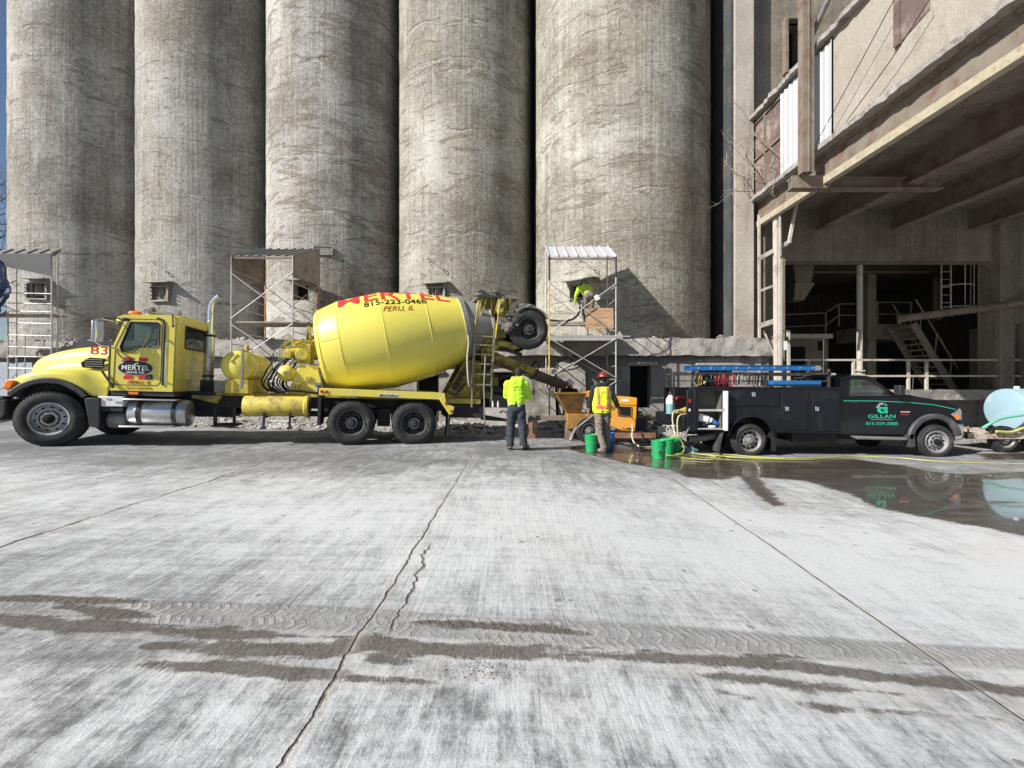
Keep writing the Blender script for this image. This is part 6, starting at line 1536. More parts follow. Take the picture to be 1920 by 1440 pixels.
m = MB(); m.prism([(5.02, .62), (5.08, .62), (4.98, .14), (4.93, .14)], .02, .28); m.build('mud_flap', M['flare'], PK)
# rear end
m = MB(); m.box(4.12, 4.40, .05, PW - .05, .62, .98); m.box(4.2, 4.40, .0, .10, .62, 1.62); m.box(4.05, 4.12, .05, PW - .05, .60, .70); m.build('rear_bumper', M['bodypaint'], PK, bevel=.01)
m = MB(); m.box(4.23, 4.28, -.012, .0, 1.32, 1.40); m.build('tail_light', M['redlens'], PK); m = MB(); m.box(4.23, 4.27, -.012, .0, 1.11, 1.17); m.build('reflector', M['white'], PK)
m = MB(); m.tube([(4.35, .35, .40), (4.7, .38, .42), (5.1, .4, .5)], .085, 16); m.build('tailpipe', M['steel'], PK, smooth=True); m = MB(); m.cyl((4.345, .35, .40), (4.35, .35, .40), .07, n=14); m.build('tailpipe_mouth', M['hole'], PK)
# ladder rack
m = MB()
for y in (.22, PW - .22):
    m.bar((4.36, y, 2.03), (7.78, y, 2.03), .05, .05)
    for x in (4.40, 6.2, 7.74): m.bar((x, y, z1), (x, y, 2.15 if x > 7 else 2.05), .05, .05)
    m.bar((4.40, y, 1.85), (7.74, y, 1.85), .025, .025)
for x in (4.40, 6.2, 7.74): m.bar((x, .22, 2.03), (x, PW - .22, 2.03), .05, .05)
m.bar((4.05, .5, 2.05), (4.40, .5, 2.05), .04); m.bar((4.05, .5, 1.0), (4.05, .5, 2.05), .04)
m.build('ladder_rack', M['frame'], PK)
# cab lower body (wheel arch cut)
ap = arc(10.19, .42, .52, 180, 0, 20); ap = [(x, z) for x, z in ap if z > .50]
low = [(7.93, .56), (9.66, .56)] + ap + [(10.72, .55), (10.86, .62), (10.86, .95), (10.83, 1.12), (10.76, 1.26), (10.55, 1.36), (10.1, 1.44), (9.55, 1.52), (9.40, 1.50), (7.93, 1.46)]
m = MB(); m.prism(low, .10, .16); m.build('cab_side', M['navypaint'], PK, bevel=.025, seg=3); m = MB(); m.prism(low, PW - .16, PW - .10); m.build('cab_side', M['navypaint'], PK, bevel=.02)
# hood and front: loft across y
secs = []
for x, zt, w in ((9.40, 1.53, .98), (9.8, 1.52, .98), (10.2, 1.47, .97), (10.55, 1.40, .95), (10.74, 1.30, .93), (10.82, 1.18, .90), (10.84, 1.0, .90)):
    row = []
    for k in range(15):
        u = -1 + 2 * k / 14; b = .035 * (1 if abs(u) < .45 else 0); row.append((x, PW / 2 + (w + .02) * u, zt + b - .05 * abs(u) ** 4))
    secs.append(row)
m = MB(); m.loft(secs, cap=False); m.build('hood', M['navypaint'], PK, smooth=50)
m = MB(); m.box(9.6, 10.8, .35, PW - .35, .6, 1.3); m.box(7.95, 9.6, .16, PW - .16, .56, .70); m.box(9.38, 9.5, .16, PW - .16, .7, 1.46); m.build('engine_bay', M['interior'], PK)
gh = [(7.93, 1.46), (9.40, 1.50), (9.22, 1.60), (8.72, 1.95), (8.60, 1.985), (8.10, 1.985), (7.97, 1.93)]
wn_ = [(8.18, 1.48), (9.24, 1.50), (9.10, 1.62), (8.72, 1.87), (8.60, 1.90), (8.26, 1.90), (8.20, 1.86)]
for y, nm in ((.14, 0), (PW - .19, 1)):
    link('cab_pillar_frame', shape2d(gh, [wn_], .05, y), M['navypaint'], PK, bevel=.012); link('side_window', shape2d(wn_, (), .006, y + .02), glass_material("pickup_glass", (.42, .55, .50)) if nm == 0 else bpy.data.materials["pickup_glass"], PK)
    if nm == 0:
        m = MB(); m.tube([(a, y - .004, b) for a, b in wn_], .010, 5, True); m.build('window_seal', M['black'], PK)
secs = []
for x, z in ((7.95, 1.94), (8.06, 1.99), (8.3, 2.015), (8.6, 2.01), (8.74, 1.955)):
    secs.append([(x, PW / 2 + .95 * u, z - .045 * abs(u) ** 4 + .02 * (1 - u * u)) for u in [-1 + 2 * k / 12 for k in range(13)]])
m = MB(); m.loft(secs, cap=False); ro = m.build('roof', M['navypaint'], PK, smooth=50)
m = MB(); m.add([(8.74, .2, 1.95), (8.74, PW - .2, 1.95), (9.44, PW - .22, 1.50), (9.44, .22, 1.50)], [(0, 1, 2, 3)]); m.build('windshield', bpy.data.materials["pickup_glass"], PK)
m = MB(); m.box(7.93, 7.97, .19, PW - .19, .6, 1.55); m.box(7.93, 7.97, .19, .5, 1.55, 1.93); m.box(7.93, 7.97, PW - .5, PW - .19, 1.55, 1.93); m.build('cab_back', M['navypaint'], PK)
m = MB(); m.box(7.945, 7.955, .5, PW - .5, 1.55, 1.93); m.build('rear_window', bpy.data.materials["pickup_glass"], PK)
m = MB()
for y in (.35, 1.25): m.box(8.2, 8.7, y, y + .55, .9, 1.1); m.prism([(8.05, 1.1), (8.2, 1.1), (8.10, 1.75), (7.99, 1.75)], y, y + .55)
m.box(9.1, 9.4, .25, PW - .25, 1.2, 1.47); m.tube([(9.0 + .08 * math.sin(t), .65 + .18 * math.cos(t), 1.42 + .16 * math.sin(t)) for t in [2 * PI * k / 16 for k in range(16)]], .015, 6, True); m.build('seats_and_dash', M['interior'], PK, bevel=.02)
m = MB(); m.box(7.96, 8.25, .7, 1.6, 2.03, 2.055); m.build('roof_light_bar', M['white'], PK)
m = MB(); m.tube([(8.14, 1.0, 2.05), (8.14, 1.0, 2.95)], .005, 5); m.build('antenna', M['steel'], PK); m = MB(); m.tube([(9.85, .3, 1.44), (9.86, .28, 2.02)], .004, 5); m.build('antenna', M['steel'], PK)
# door seam, handle, stripe, badge
m = MB(); dm = [(8.14, .60), (9.62, .60), (9.66, 1.0), (9.46, 1.30), (9.36, 1.50)]; m.tube([(a, .098, b) for a, b in dm], .006, 5); m.tube([(8.10, .098, .60), (8.10, .098, 1.46)], .006, 5); m.build('door_seam', M['hole'], PK)
m = MB(); m.box(8.20, 8.36, .07, .10, 1.30, 1.34); m.build('door_handle', M['black'], PK, bevel=.01)
m = MB(); pts = [(8.0, 1.375), (8.8, 1.375), (9.6, 1.345), (10.2, 1.29), (10.74, 1.18)]
for (a, b) in zip(pts[:-1], pts[1:]): m.add([(a[0], .094, a[1] - .008), (b[0], .094, b[1] - .007), (b[0], .094, b[1] + .007), (a[0], .094, a[1] + .008)], [(0, 1, 2, 3)])
m.build('pinstripe', M['mint'], PK)
def g2(x, z): return (8.78 + (x) * .30, 1.08 + z * .25)
m = MB(); y = .094
def flat(m, pts, y): m.add([(a, y, b) for a, b in pts], [tuple(range(len(pts)))])
for q in ([(.05, .55), (.35, 1.0), (.75, 1.0), (.85, .85), (.42, .82), (.22, .50)],): flat(m, [g2(*p) for p in q], y)
m.build('logo_roof', M['greyvinyl'], PK)
m = MB()
for q in ([(.62, .95), (.80, 1.0), (1.0, .72), (.82, .72)], [(.30, .60), (1.0, .60), (1.0, .42), (.48, .42), (.45, .60)], [(.30, .60), (.48, .60), (.42, .30), (.55, .16), (.40, .0), (.15, .20), (.18, .45)], [(.55, .16), (1.0, .16), (1.0, .0), (.40, .0)], [(.82, .16), (1.0, .16), (1.0, .38), (.66, .38), (.66, .26), (.82, .26)]): flat(m, [g2(*p) for p in q], y)
m.build('logo_letter', M['mint'], PK)
text_xz('door_name', 'GILLAN', 8.94, y, .965, .12, M['mint'], PK, .001, width=.66, depth=.002)
text_xz('door_subtitle', 'CONSTRUCTION LLC', 8.94, y, .915, .04, M['greyvinyl'], PK, 0, width=.54, depth=.002)
text_xz('door_phone', '815-559-2088', 8.94, y, .795, .105, M['mint'], PK, .0, width=.76, depth=.002)
m = MB(); m.box(9.40, 9.62, .088, .10, 1.10, 1.13); m.build('badge', M['greyvinyl'], PK); m = MB(); m.box(9.40, 9.6, .089, .10, 1.04, 1.06); m.build('badge', M['redlens'], PK)
# front flare, bumper, lights, mirror, running board
a_ = arc(10.19, .42, .66, 178, 12, 24); b_ = arc(10.19, .42, .52, 12, 178, 24); m = MB(); m.prism([(x, max(z, .30)) for x, z in a_ + b_], .02, .14); m.build('fender_flare', M['flare'], PK, bevel=.03)
m = MB(); m.prism([(9.50, .56), (9.68, .60), (9.70, .28), (9.58, .26)], .02, .25); m.build('mud_flap', M['flare'], PK, bevel=.01)
m = MB(); m.prism([(10.68, .42), (10.87, .45), (10.91, .60), (10.90, .84), (10.72, .86), (10.69, .66)], .06, PW - .06); m.build('front_bumper', M['chrome'], PK, bevel=.04, seg=3)
m = MB(); m.prism([(10.62, 1.05), (10.74, .92), (10.87, .92), (10.86, 1.16), (10.80, 1.24)], .08, .30); hl = m.build('headlight', M['chrome'], PK, bevel=.02); m = MB(); m.prism([(10.64, 1.04), (10.72, .95), (10.80, .95), (10.78, 1.06)], .072, .09); m.build('turn_signal', M['amber'], hl)
m = MB(); m.box(10.82, 10.87, .5, PW - .5, .9, 1.2); m.build('grille', M['hole'], PK)
m = MB(); m.box(9.22, 9.34, -.10, .10, 1.52, 1.76); m.bar((9.28, .05, 1.56), (9.30, .18, 1.52), .05); m.build('mirror', M['black'], PK, bevel=.02)
m = MB(); m.prism([(8.20, .53), (9.52, .50), (9.50, .43), (8.30, .45)], .02, .20); m.build('running_board', M['steel'], PK, bevel=.02)
# ---- load of the pickup: things of their own
def world_pk(x, y, z): return Vector((x, 11.0 + y, -.29 + z - math.sin(R_(.3)) * x))
ld = thing("extension_ladder", "blue fibreglass extension ladder lying on the pickup's rack", "ladder", world_pk(0, 0, 0))
for y in (.20, .62): m = MB(); m.box(4.36, 7.40, y, y + .03, 2.075, 2.19); m.box(4.36, 7.40, y - .02, y + .05, 2.19, 2.198); m.build('rail', M['ladderblue'], ld, bevel=.004)
for k in range(10): x = 4.55 + .31 * k; m = MB(); m.cyl((x, .23, 2.13), (x, .62, 2.13), .018, n=8); m.cyl((x, .185, 2.13), (x, .2, 2.13), .028, n=8); m.build('rung', M['alu'], ld)
m = MB(); m.box(7.40, 7.52, .185, .66, 2.07, 2.19); m.cyl((7.55, .2, 2.12), (7.55, .65, 2.12), .03, n=10); m.build('ladder_foot', M['alu'], ld)
bb = thing("blue_tool_chest", "flat blue tool chest on top of the service body", "chest", world_pk(0, 0, 0)); m = MB(); m.box(6.26, 7.46, .05, .42, 1.72, 1.82); m.build('lid', M['boxblue'], bb, bevel=.015); m = MB(); m.box(6.28, 7.44, .06, .41, 1.68, 1.719); m.build('tray', M['black'], bb)
def cables(label, x0, x1, mat, n, seed, ztop=1.99, zlow=1.70, y=.26, r=.007):
    rr = random.Random(seed); m = MB()
    for k in range(n):
        xa_ = rr.uniform(x0, x1); w = rr.uniform(.02, .07); zb = zlow + rr.uniform(0, .07); yy = y + rr.uniform(-.06, .06)
        m.tube(catmull([(xa_, yy, ztop + rr.uniform(-.02, .03)), (xa_ - w * .6, yy - .02, (ztop + zb) / 2), (xa_ - w * .4, yy, zb), (xa_ + w * .5, yy + .01, zb - .01), (xa_ + w * .7, yy, (ztop + zb) / 2), (xa_ + .03, yy, ztop)], 4), r, 5)
    o = m.build("cable_bundle", M[mat], None, smooth=True); o.location = world_pk(0, 0, 0); return tag(o, label, "cables", "cable bundles hanging from the ladder rack")
cables("bundle of red cables hanging from the rack beside the pink one", 4.98, 5.2, 'redcable', 14, 1); cables("bundle of pink cables hanging from the rack between the red and the grey ones", 5.22, 5.42, 'pinkcable', 14, 2)
cables("black cables hanging at the rear end of the rack", 4.48, 4.92, 'hoseblack', 14, 3); cables("grey cables hanging in the middle of the rack", 5.45, 5.75, 'steel', 12, 4); cables("black cables hanging in front of the blue tool chest", 5.75, 6.2, 'hoseblack', 16, 5)
cables("orange cord hanging by the rear post of the rack", 4.55, 4.62, 'orange', 3, 6); cables("tan rope coil lying at the rear of the rack", 4.62, 4.85, 'hosecream', 4, 7, 1.80, 1.70)
m = MB(); m.tube([(4.85 + .36 * math.cos(t), .42, 2.02 + .11 * math.sin(t)) for t in [2 * PI * k / 24 for k in range(24)]], .03, 8, True); o = m.build("hose_coil", M['hoseblack'], None, smooth=True); o.location = world_pk(0, 0, 0); tag(o, "coil of black hose resting on the rear of the rack", "hose")
# inside the open compartment
c = thing("plastic_jug", "white plastic jug lying in the open compartment", "jug", world_pk(4.66, .18, .92), (0, R_(20), R_(0))); m = MB(); m.box(-.16, .12, -.09, .09, -.09, .10); m.build('jug_body', M['white'], c, bevel=.03); m = MB(); m.cyl((.12, 0, .03), (.19, 0, .03), .075, n=14); m.build('cap', M['white'], c)
m = MB(); m.tube(catmull([(4.5, .15, .72), (4.6, .1, .82), (4.75, .12, .80), (4.8, .2, .72), (4.65, .1, .76), (4.55, .12, .73)], 5), .02, 6); o = m.build("cord_heap", M['denim'], None, smooth=True); o.location = world_pk(0, 0, 0); tag(o, "heap of dark blue cord at the bottom of the open compartment", "cord")
m = MB(); m.box(-.10, .10, -.08, .08, -.05, .05); o = m.build("blue_pouch", M['bluebucket'], None, bevel=.03); o.location = world_pk(4.93, .2, .84); o.rotation_euler = (0, R_(35), 0); tag(o, "small blue pouch in the open compartment, by its door", "pouch")
m = MB(); m.ell((0, 0, 0), (.10, .06, .035)); o = m.build("cloth_rag", M['white'], None, smooth=True); o.location = world_pk(4.86, .15, .73); tag(o, "pale rag on the sill of the open compartment", "rag")
# things on the rear step of the pickup
cy = thing("gas_cylinder", "tall mint and white gas cylinder on the pickup's rear step", "cylinder", world_pk(4.16, 1.05, .98)); m = MB(); m.lathe([(0, 0), (.0, .11), (.34, .11), (.40, .09), (.44, .03)], n=20); m.build('cylinder_body', M['teal'], cy, smooth=40); m = MB(); m.lathe([(.26, .113), (.36, .111), (.42, .09), (.48, .05), (.50, .0)], n=20); m.build('shoulder', M['white'], cy, smooth=40); m = MB(); m.tube([(-.06, 0, .44), (0, 0, .58), (.06, 0, .44)], .014, 6); m.build('handle', M['rust'], cy)
m = MB()
rr = random.Random(4)
for k in range(10): m.tube(catmull([(4.24 + rr.uniform(-.05, .05), .7, 1.28), (4.18 + rr.uniform(-.12, .1), .62, 1.36), (4.3 + rr.uniform(-.1, .1), .66, 1.4), (4.28, .7, 1.25)], 4), .02, 6)
o = m.build("red_webbing", M['redcable'], None, smooth=True); o.location = world_pk(0, 0, 0); tag(o, "tangle of red webbing on the pickup's rear corner", "straps")
m = MB()
for k in range(7): m.tube(catmull([(4.05 + .04 * k, .35, 1.02), (4.15 + .02 * k, .30, 1.10 + .01 * k), (4.38, .32, 1.02), (4.2, .36, .99)], 4), .018, 6)
o = m.build("yellow_cord_heap", M['scafyellow'], None, smooth=True); o.location = world_pk(0, 0, 0); tag(o, "heap of yellow cord on the pickup's rear bumper", "cord")
m = MB(); m.tube(catmull([(4.38, .3, 1.03), (4.0, .2, 1.1), (3.9, .15, .9), (3.95, .1, .5)], 6), .016, 6); m.tube(catmull([(4.38, .28, 1.0), (4.08, .15, .98), (4.0, .1, .8), (4.02, .1, .45)], 6), .016, 6)
o = m.build("hanging_hose", M['hosecream'], None, smooth=True); o.location = world_pk(0, 0, 0); tag(o, "cream hose hanging down behind the pickup's bumper", "hose")
m = MB(); m.bar((4.36, .06, .86), (4.10, -.05, .45), .03); m.ell((4.37, .05, .90), (.06, .05, .09)); o = m.build("hose_wand", M['steel'], None, smooth=True); o.location = world_pk(0, 0, 0); tag(o, "steel spray wand leaning on the pickup's rear corner", "wand")
m = MB(); rr = random.Random(9)
for k in range(26):
    x = 3.95 + rr.gauss(0, .15); m.tube(catmull([(x, .55 + rr.uniform(-.1, .1), .70), (x + rr.gauss(0, .05), .5, .55), (x + rr.gauss(0, .1), .45, .42)], 4), .018, 5)
o = m.build("mop_head", M['rubble'], None, smooth=True); o.location = world_pk(0, 0, 0); tag(o, "pale shaggy mop strands hanging behind the pickup, above the green buckets", "mop")

# ================================================================ WATER TANK TRAILER
TT = thing("water_tank_trailer", "small rusty trailer carrying the pale blue tank at the right edge", "trailer", (0, 0, 0))
Yt = 11.6; zt = P(0, 812, Yt).z
m = MB(); m.box(P(1814, 0, Yt).x, 16.8, Yt - .02, Yt + .06, P(0, 823, Yt).z, zt); m.box(P(1814, 0, Yt).x, P(1814, 0, Yt).x + .05, Yt, Yt + 1.5, P(0, 823, Yt).z, zt); m.box(P(1814, 0, Yt).x, 16.8, Yt + 1.42, Yt + 1.5, P(0, 823, Yt).z, zt); m.box(12.2, 16.7, Yt + .061, Yt + 1.419, zt - .04, zt - .02)
M['trailpaint'] = paint("rusty_white_steel", (.60, .50, .42), .8, 0, .3, 5, (.16, .06, .03), .62, .3, dscale=5)
m.build('deck_frame', M['trailpaint'], TT, bevel=.005)
m = MB(); m.cyl((P(1814, 0, Yt).x + .02, Yt, zt), (P(1814, 0, Yt).x + .02, Yt, zt + .18), .02, n=8); m.build('stake', M['rust'], TT)
wheel(TT, 12.55, Yt + .02, -.3 + .34, .34, .22, .2, 'steel'); wheel(TT, 13.4, Yt + .02, -.3 + .34, .34, .22, .2, 'steel')
tkx = P(1882, 0, Yt + .72).x
wt_ = thing("water_tank", "pale blue cylindrical water tank on the rusty trailer at the right edge", "tank", (tkx, Yt + .72, zt + .56))
m = MB(); m.lathe([(0, 0), (.0, .50), (.02, .545), (.05, .555), (3.2, .555), (3.25, .53), (3.26, 0)], (0, 0, 0), (1, 0, 0), 56); m.build('tank_shell', M['tankblue'], wt_, smooth=35)
m = MB(); m.cyl((.35, 0, .55), (.35, 0, .62), .06, n=12); m.build('fill_cap', M['white'], wt_); m = MB(); m.cyl((1.2, 0, .55), (1.2, 0, .66), .2, n=20); m.build('manhole', M['tankblue'], wt_, smooth=40)
m = MB(); m.box(.3, 2.9, -.40, .40, -.60, -.42); m.build('cradle', M['tankblue'], wt_)
hp_ = [P(1842, 803, Yt - .1), P(1856, 795, Yt - .1), P(1880, 784, Yt), P(1925, 777, Yt), P(1990, 770, Yt)]
m = MB(); m.tube(catmull(hp_, 6), .035, 10); tag(m.build("tank_hose", M['hosegreen'], None, smooth=True), "mint green hose curving up across the pale blue tank", "hose")
hp_ = [P(1868, 809, Yt - .1), P(1895, 810, Yt - .1), P(1915, 804, Yt - .1), P(1960, 790, Yt)]
m = MB(); m.tube(catmull(hp_, 6), .035, 10); tag(m.build("tank_hose", M['hoseyellow'], None, smooth=True), "yellow hose lying on the rusty trailer deck below the tank", "hose")
m = MB(); c_ = P(1860, 806, Yt - .05); m.tube([c_ + Vector((-.12, 0, 0)), c_ + Vector((.0, 0, .03)), c_ + Vector((.2, 0, .01))], .05, 8); m.ell(c_ + Vector((.22, 0, .02)), (.05, .05, .05)); tag(m.build("hose_coupling", M['hoseblack'], None, smooth=True), "black hose coupling on the corner of the rusty trailer", "coupling")

# ================================================================ CONCRETE PUMP
YP = 12.1
PM = thing("concrete_pump", "orange trailer concrete pump with an open hopper below the chute", "pump", (0, 0, 0))
def pp_(x, y, Yq=YP): v = P(x, y, Yq); return v
def xz(*pts, Yq=YP): return [(P(a, b, Yq).x, P(a, b, Yq).z) for a, b in pts]
cov = xz((1136, 752), (1143, 745), (1180, 744), (1195, 746), (1194, 776), (1191, 809), (1168, 808), (1146, 800), (1138, 794))
m = MB(); m.prism(cov, YP, YP + 1.25); m.build('engine_cover', M['orange'], PM, bevel=.02, seg=3)
w_ = xz((1161, 762), (1184, 763), (1183, 781), (1160, 779)); m = MB(); m.prism(w_, YP - .012, YP + .02); vi = m.build('side_opening', M['hole'], PM, bevel=.01)
m = MB(); m.tube([(a, YP - .012, b) for a, b in w_], .014, 6, True); m.build('opening_rim', M['orange_dirty'], PM)
l_ = xz((1150, 758), (1195, 760)); m = MB(); m.bar((l_[0][0], YP - .004, l_[0][1]), (l_[1][0], YP - .004, l_[1][1]), .01, .012); l_ = xz((1184, 781), (1194, 795)); m.bar((l_[0][0], YP - .004, l_[0][1]), (l_[1][0], YP - .004, l_[1][1]), .01, .012); m.build('cover_seam', M['black'], PM)
q = xz((1178, 806)); text_xz('model_mark', 'C-30HP', q[0][0], YP - .006, q[0][1], .085, M['blackvinyl'], PM, .001, width=.30)
q = xz((1150, 768)); text_xz('cover_letter', 'ED', q[0][0] - .02, YP - .006, q[0][1], .13, M['blackvinyl'], PM, .001, width=.13)
q = xz((1164, 748), (1180, 753)); m = MB(); m.box(q[0][0], q[1][0], YP - .008, YP - .001, q[1][1], q[0][1]); m.build('white_sticker', M['white'], PM)
# hopper
h0 = xz((1042, 737), (1096, 739), (1092, 772), (1066, 776)); ztop = h0[0][1]
m = MB(); xA, xB, xC, xD = h0[0][0], h0[1][0], h0[2][0], h0[3][0]; zB_ = h0[3][1]
vs = [(xA, YP - .15, ztop), (xB, YP - .15, ztop), (xB, YP + 1.25, ztop), (xA, YP + 1.25, ztop), (xD, YP + .2, zB_), (xC, YP + .2, zB_), (xC, YP + .9, zB_), (xD, YP + .9, zB_)]
m.add(vs, [(0, 1, 5, 4), (1, 2, 6, 5), (2, 3, 7, 6), (3, 0, 4, 7), (4, 5, 6, 7)]); ho_ = m.build('hopper', M['orange_dirty'], PM); s_ = ho_.modifiers.new('s', 'SOLIDIFY'); s_.thickness = .025
m = MB(); m.tube([vs[0], vs[1], vs[2], vs[3]], .022, 6, True); m.build('hopper_rim', M['orange_dirty'], PM)
m = MB(); m.box(xD - .02, xC + .30, YP + .15, YP + .95, zB_ - .42, zB_ - .01); m.build('valve_box', M['orange_dirty'], PM, bevel=.02)
m = MB(); m.bar((xB + .02, YP - .1, ztop), (xB + .32, YP - .1, ztop - .22), .07, .10); m.build('cover_arm', M['orange'], PM); m = MB(); m.bar((xB + .02, YP + .3, ztop + .0), (xB + .4, YP + .3, ztop + .10), .04); m.build('cover_strut', M['orange'], PM)
zz = P(0, 785, YP).z
m = MB(); m.box(P(992, 0, YP).x, P(1230, 0, YP).x, YP + .25, YP + .37, zz - .07, zz + .06); m.box(P(1060, 0, YP).x, P(1225, 0, YP).x, YP + .85, YP + .95, zz - .07, zz + .06); m.build('tow_frame', M['brownsteel'], PM, bevel=.01)
m = MB(); m.box(P(1100, 0, YP).x, P(1230, 0, YP).x, YP - .02, YP + .1, P(0, 822, YP).z, P(0, 812, YP).z); m.build('rear_frame', M['rust'], PM, bevel=.01)
m = MB(); a_ = P(990, 786, YP); m.prism([(a_.x, a_.z), (a_.x + .28, a_.z), (a_.x + .24, a_.z - .34), (a_.x + .3, -.08), (a_.x - .02, -.08), (a_.x + .05, a_.z - .34)], YP + .2, YP + .42); m.build('jack_stand', M['rust'], PM, bevel=.01)
m = MB(); m.box(P(1062, 0, YP).x, P(1076, 0, YP).x, YP + .3, YP + .4, -.12, zz); m.build('support_leg', M['brownsteel'], PM)
pw = wheel(PM, P(1104, 0, YP).x, YP - .12, gz(2.1) + .34, .34, .22, .19, 'steel'); wheel(PM, P(1104, 0, YP).x, YP + 1.3, gz(2.1) + .34, .34, .22, .19, 'steel', side=-1)
m = MB(); a_ = P(1197, 765, YP); m.box(a_.x, a_.x + .32, YP + .2, YP + .8, a_.z - .62, a_.z - .28); m.cyl((a_.x + .05, YP + .4, a_.z - .3), (a_.x + .05, YP + .4, a_.z + .02), .06, n=12); m.box(a_.x - .02, a_.x + .1, YP + .3, YP + .5, a_.z - .2, a_.z - .12); m.build('fuel_cell', M['black'], PM, bevel=.02)
m = MB(); m.tube(catmull([P(1195, 772, YP + .3), P(1210, 776, YP + .1), P(1235, 792, YP), P(1262, 806, YP)], 6), .028, 8); tag(m.build("black_hose", M['hoseblack'], None, smooth=True), "black hose running from the orange pump down over the rubble", "hose")
bt_ = [P(1185, 795, YP - .2), P(1186, 806, YP - .25), P(1185, 818, YP - .3), P(1189, 830, YP - .5), P(1197, 836, 10.9)]
x_, y_ = gpt(1204, 840); bt_ += [Vector((x_, y_, gz(x_) + .02))]; x_, y_ = gpt(1224, 839); bt_ += [Vector((x_, y_, gz(x_) + .02))]
m = MB(); m.tube(catmull(bt_, 6), .018, 8); tag(m.build("garden_hose", M['hosecream'], None, smooth=True), "cream hose dropping from the orange pump cover to the wet ground", "hose")
q0 = P(1125, 768, 11.4); q1 = P(1085, 800, 11.5); q2 = P(1070, 826, 11.3); m = MB(); m.tube([q0, q1], .018, 8); m.tube(catmull([q1, q1 + (q2 - q1) * .5 + Vector((-.02, 0, .04)), q2], 4), [.02] + [.04] * 8, 8)
tag(m.build("vibrator_wand", M['steel'], None, smooth=True), "grey hose wand leaning beside the orange pump's wheel", "wand")

# ================================================================ BUCKETS AND HOSES
def bucket(label, px, py, mat, h=.37, r=.15, rz=0.0, mark=True, lid=False, Yq=None, name="plastic_bucket", group="plastic buckets on the wet concrete"):
    X_, Y_ = gpt(px, py)
    if Yq: Y_ = Yq; X_ = (px - 960) / FPX * Y_
    t = thing(name, label, "bucket", (X_, Y_, gz(X_) + .004), (0, 0, rz), group)
    m = MB(); m.lathe([(.004, 0), (0, r * .84), (.01, r * .86), (h * .72, r * .96), (h * .72 + .004, r * 1.02), (h * .78, r * 1.03), (h * .785, r * .97), (h * .86, r * .98), (h * .865, r * 1.03), (h * .90, r * 1.03), (h * .905, r * .99), (h, r), (h, r * 1.05), (h - .015, r * 1.06), (h + .006, r * 1.03), (h + .006, r * .98), (h - .01, r * .95), (.02, r * .82), (.02, 0)], n=36); m.build('bucket_body', M[mat], t, smooth=30)
    m = MB(); m.tube(catmull([(-r * 1.04, 0, h * .80), (-r * 1.0, -r * .5, h * .62), (0, -r * 1.1, h * .48), (r * 1.0, -r * .5, h * .62), (r * 1.04, 0, h * .80)], 6), .004, 5); m.build('handle', M['steel'], t, smooth=True)
    if mark:
        m = MB()
        for q in ([(-.035, .20), (.035, .20), (.02, .165), (-.02, .165)], [(-.04, .155), (.0, .155), (.0, .10), (-.02, .10)]): 
            m.add([(a, -math.sqrt((r * .935) ** 2 - a * a) - .004, b) for a, b in q], [(0, 1, 2, 3)])
        m.build('dark_mark', M['blackvinyl'], t)
    return t
bucket("front green bucket standing nearest in the wet patch", 1235, 860, 'green', .40, .155)
bucket("green bucket directly behind the nearest one, its rim overlapping", 1252, 852, 'green', .37, .15, 1, False)
bucket("rearmost green bucket of the three, by the pickup's bumper", 1266, 849, 'green', .36, .15, 2, False)
bucket("lone green bucket behind the legs of the worker in the vest", 1109, 846, 'green', .38, .15, 0, False)
bucket("blue bucket between the legs of the worker in the vest", 1131, 846, 'bluebucket', .40, .15, 0, False)
bucket("blue bucket to the right of the vested worker's leg", 1143, 843, 'bluebucket', .40, .12, 0, False)
def ghose(label, px, mat, r=.011, z=0.0):
    pts = []
    for k, (a, b) in enumerate(px): x, y = gpt(a, b); pts.append((x, y, gz(x) + r + z))
    m = MB(); m.tube(catmull(pts, 8), r, 8); return tag(m.build("garden_hose", M[mat], None, smooth=True), label, "hose", "yellow hoses lying on the wet concrete")
ghose("yellow hose running straight under the pickup to the right edge", [(1222, 851), (1262, 855), (1300, 852), (1360, 853), (1430, 858), (1500, 860), (1560, 858), (1600, 856), (1680, 859), (1760, 866), (1850, 869), (1990, 872)], 'hoseyellow')
ghose("yellow hose looping back beside the rear wheel of the pickup", [(1250, 858), (1300, 862), (1335, 864), (1342, 859), (1325, 854), (1370, 859), (1440, 862), (1520, 863), (1550, 860), (1585, 857)], 'hoseyellow', .011, .01)
ghose("short yellow hose crossing behind the green buckets", [(1222, 848), (1240, 850), (1270, 848), (1330, 856), (1400, 860), (1470, 862)], 'hoseyellow', .011, .02)
x0, y0 = gpt(1255, 850)
m = MB(); x1, y1 = gpt(1277, 838); m.tube(catmull([(x0, y0 - .1, gz(x0) + .40), (x0 + .14, y0 - .15, gz(x0) + .42), (x0 + .28, y0 - .12, gz(x0) + .25), (x0 + .28, y0 - .15, gz(x0) + .06), (x0 + .1, y0 - .25, gz(x0) + .02), (x0 - .35, y0 - .15, gz(x0) + .02)], 6), .016, 8)
tag(m.build("garden_hose", M['hoseyellow'], None, smooth=True), "pale hose curling over the rim of the middle green bucket", "hose")
c_ = gpt(1292, 848); m = MB(); m.ell((0, 0, .05), (.22, .12, .07), 20, 12)
for i, v in enumerate(m.v): p = Vector(v); m.v[i] = tuple(p * (1 + .5 * mnoise.fractal(p * 12, .6, 2, 3)))
o = m.build("plastic_wrap", M['teal'], None, smooth=True); o.location = (c_[0], c_[1], gz(c_[0])); tag(o, "crumpled teal and white plastic wrap on the ground behind the pickup's bumper", "plastic")
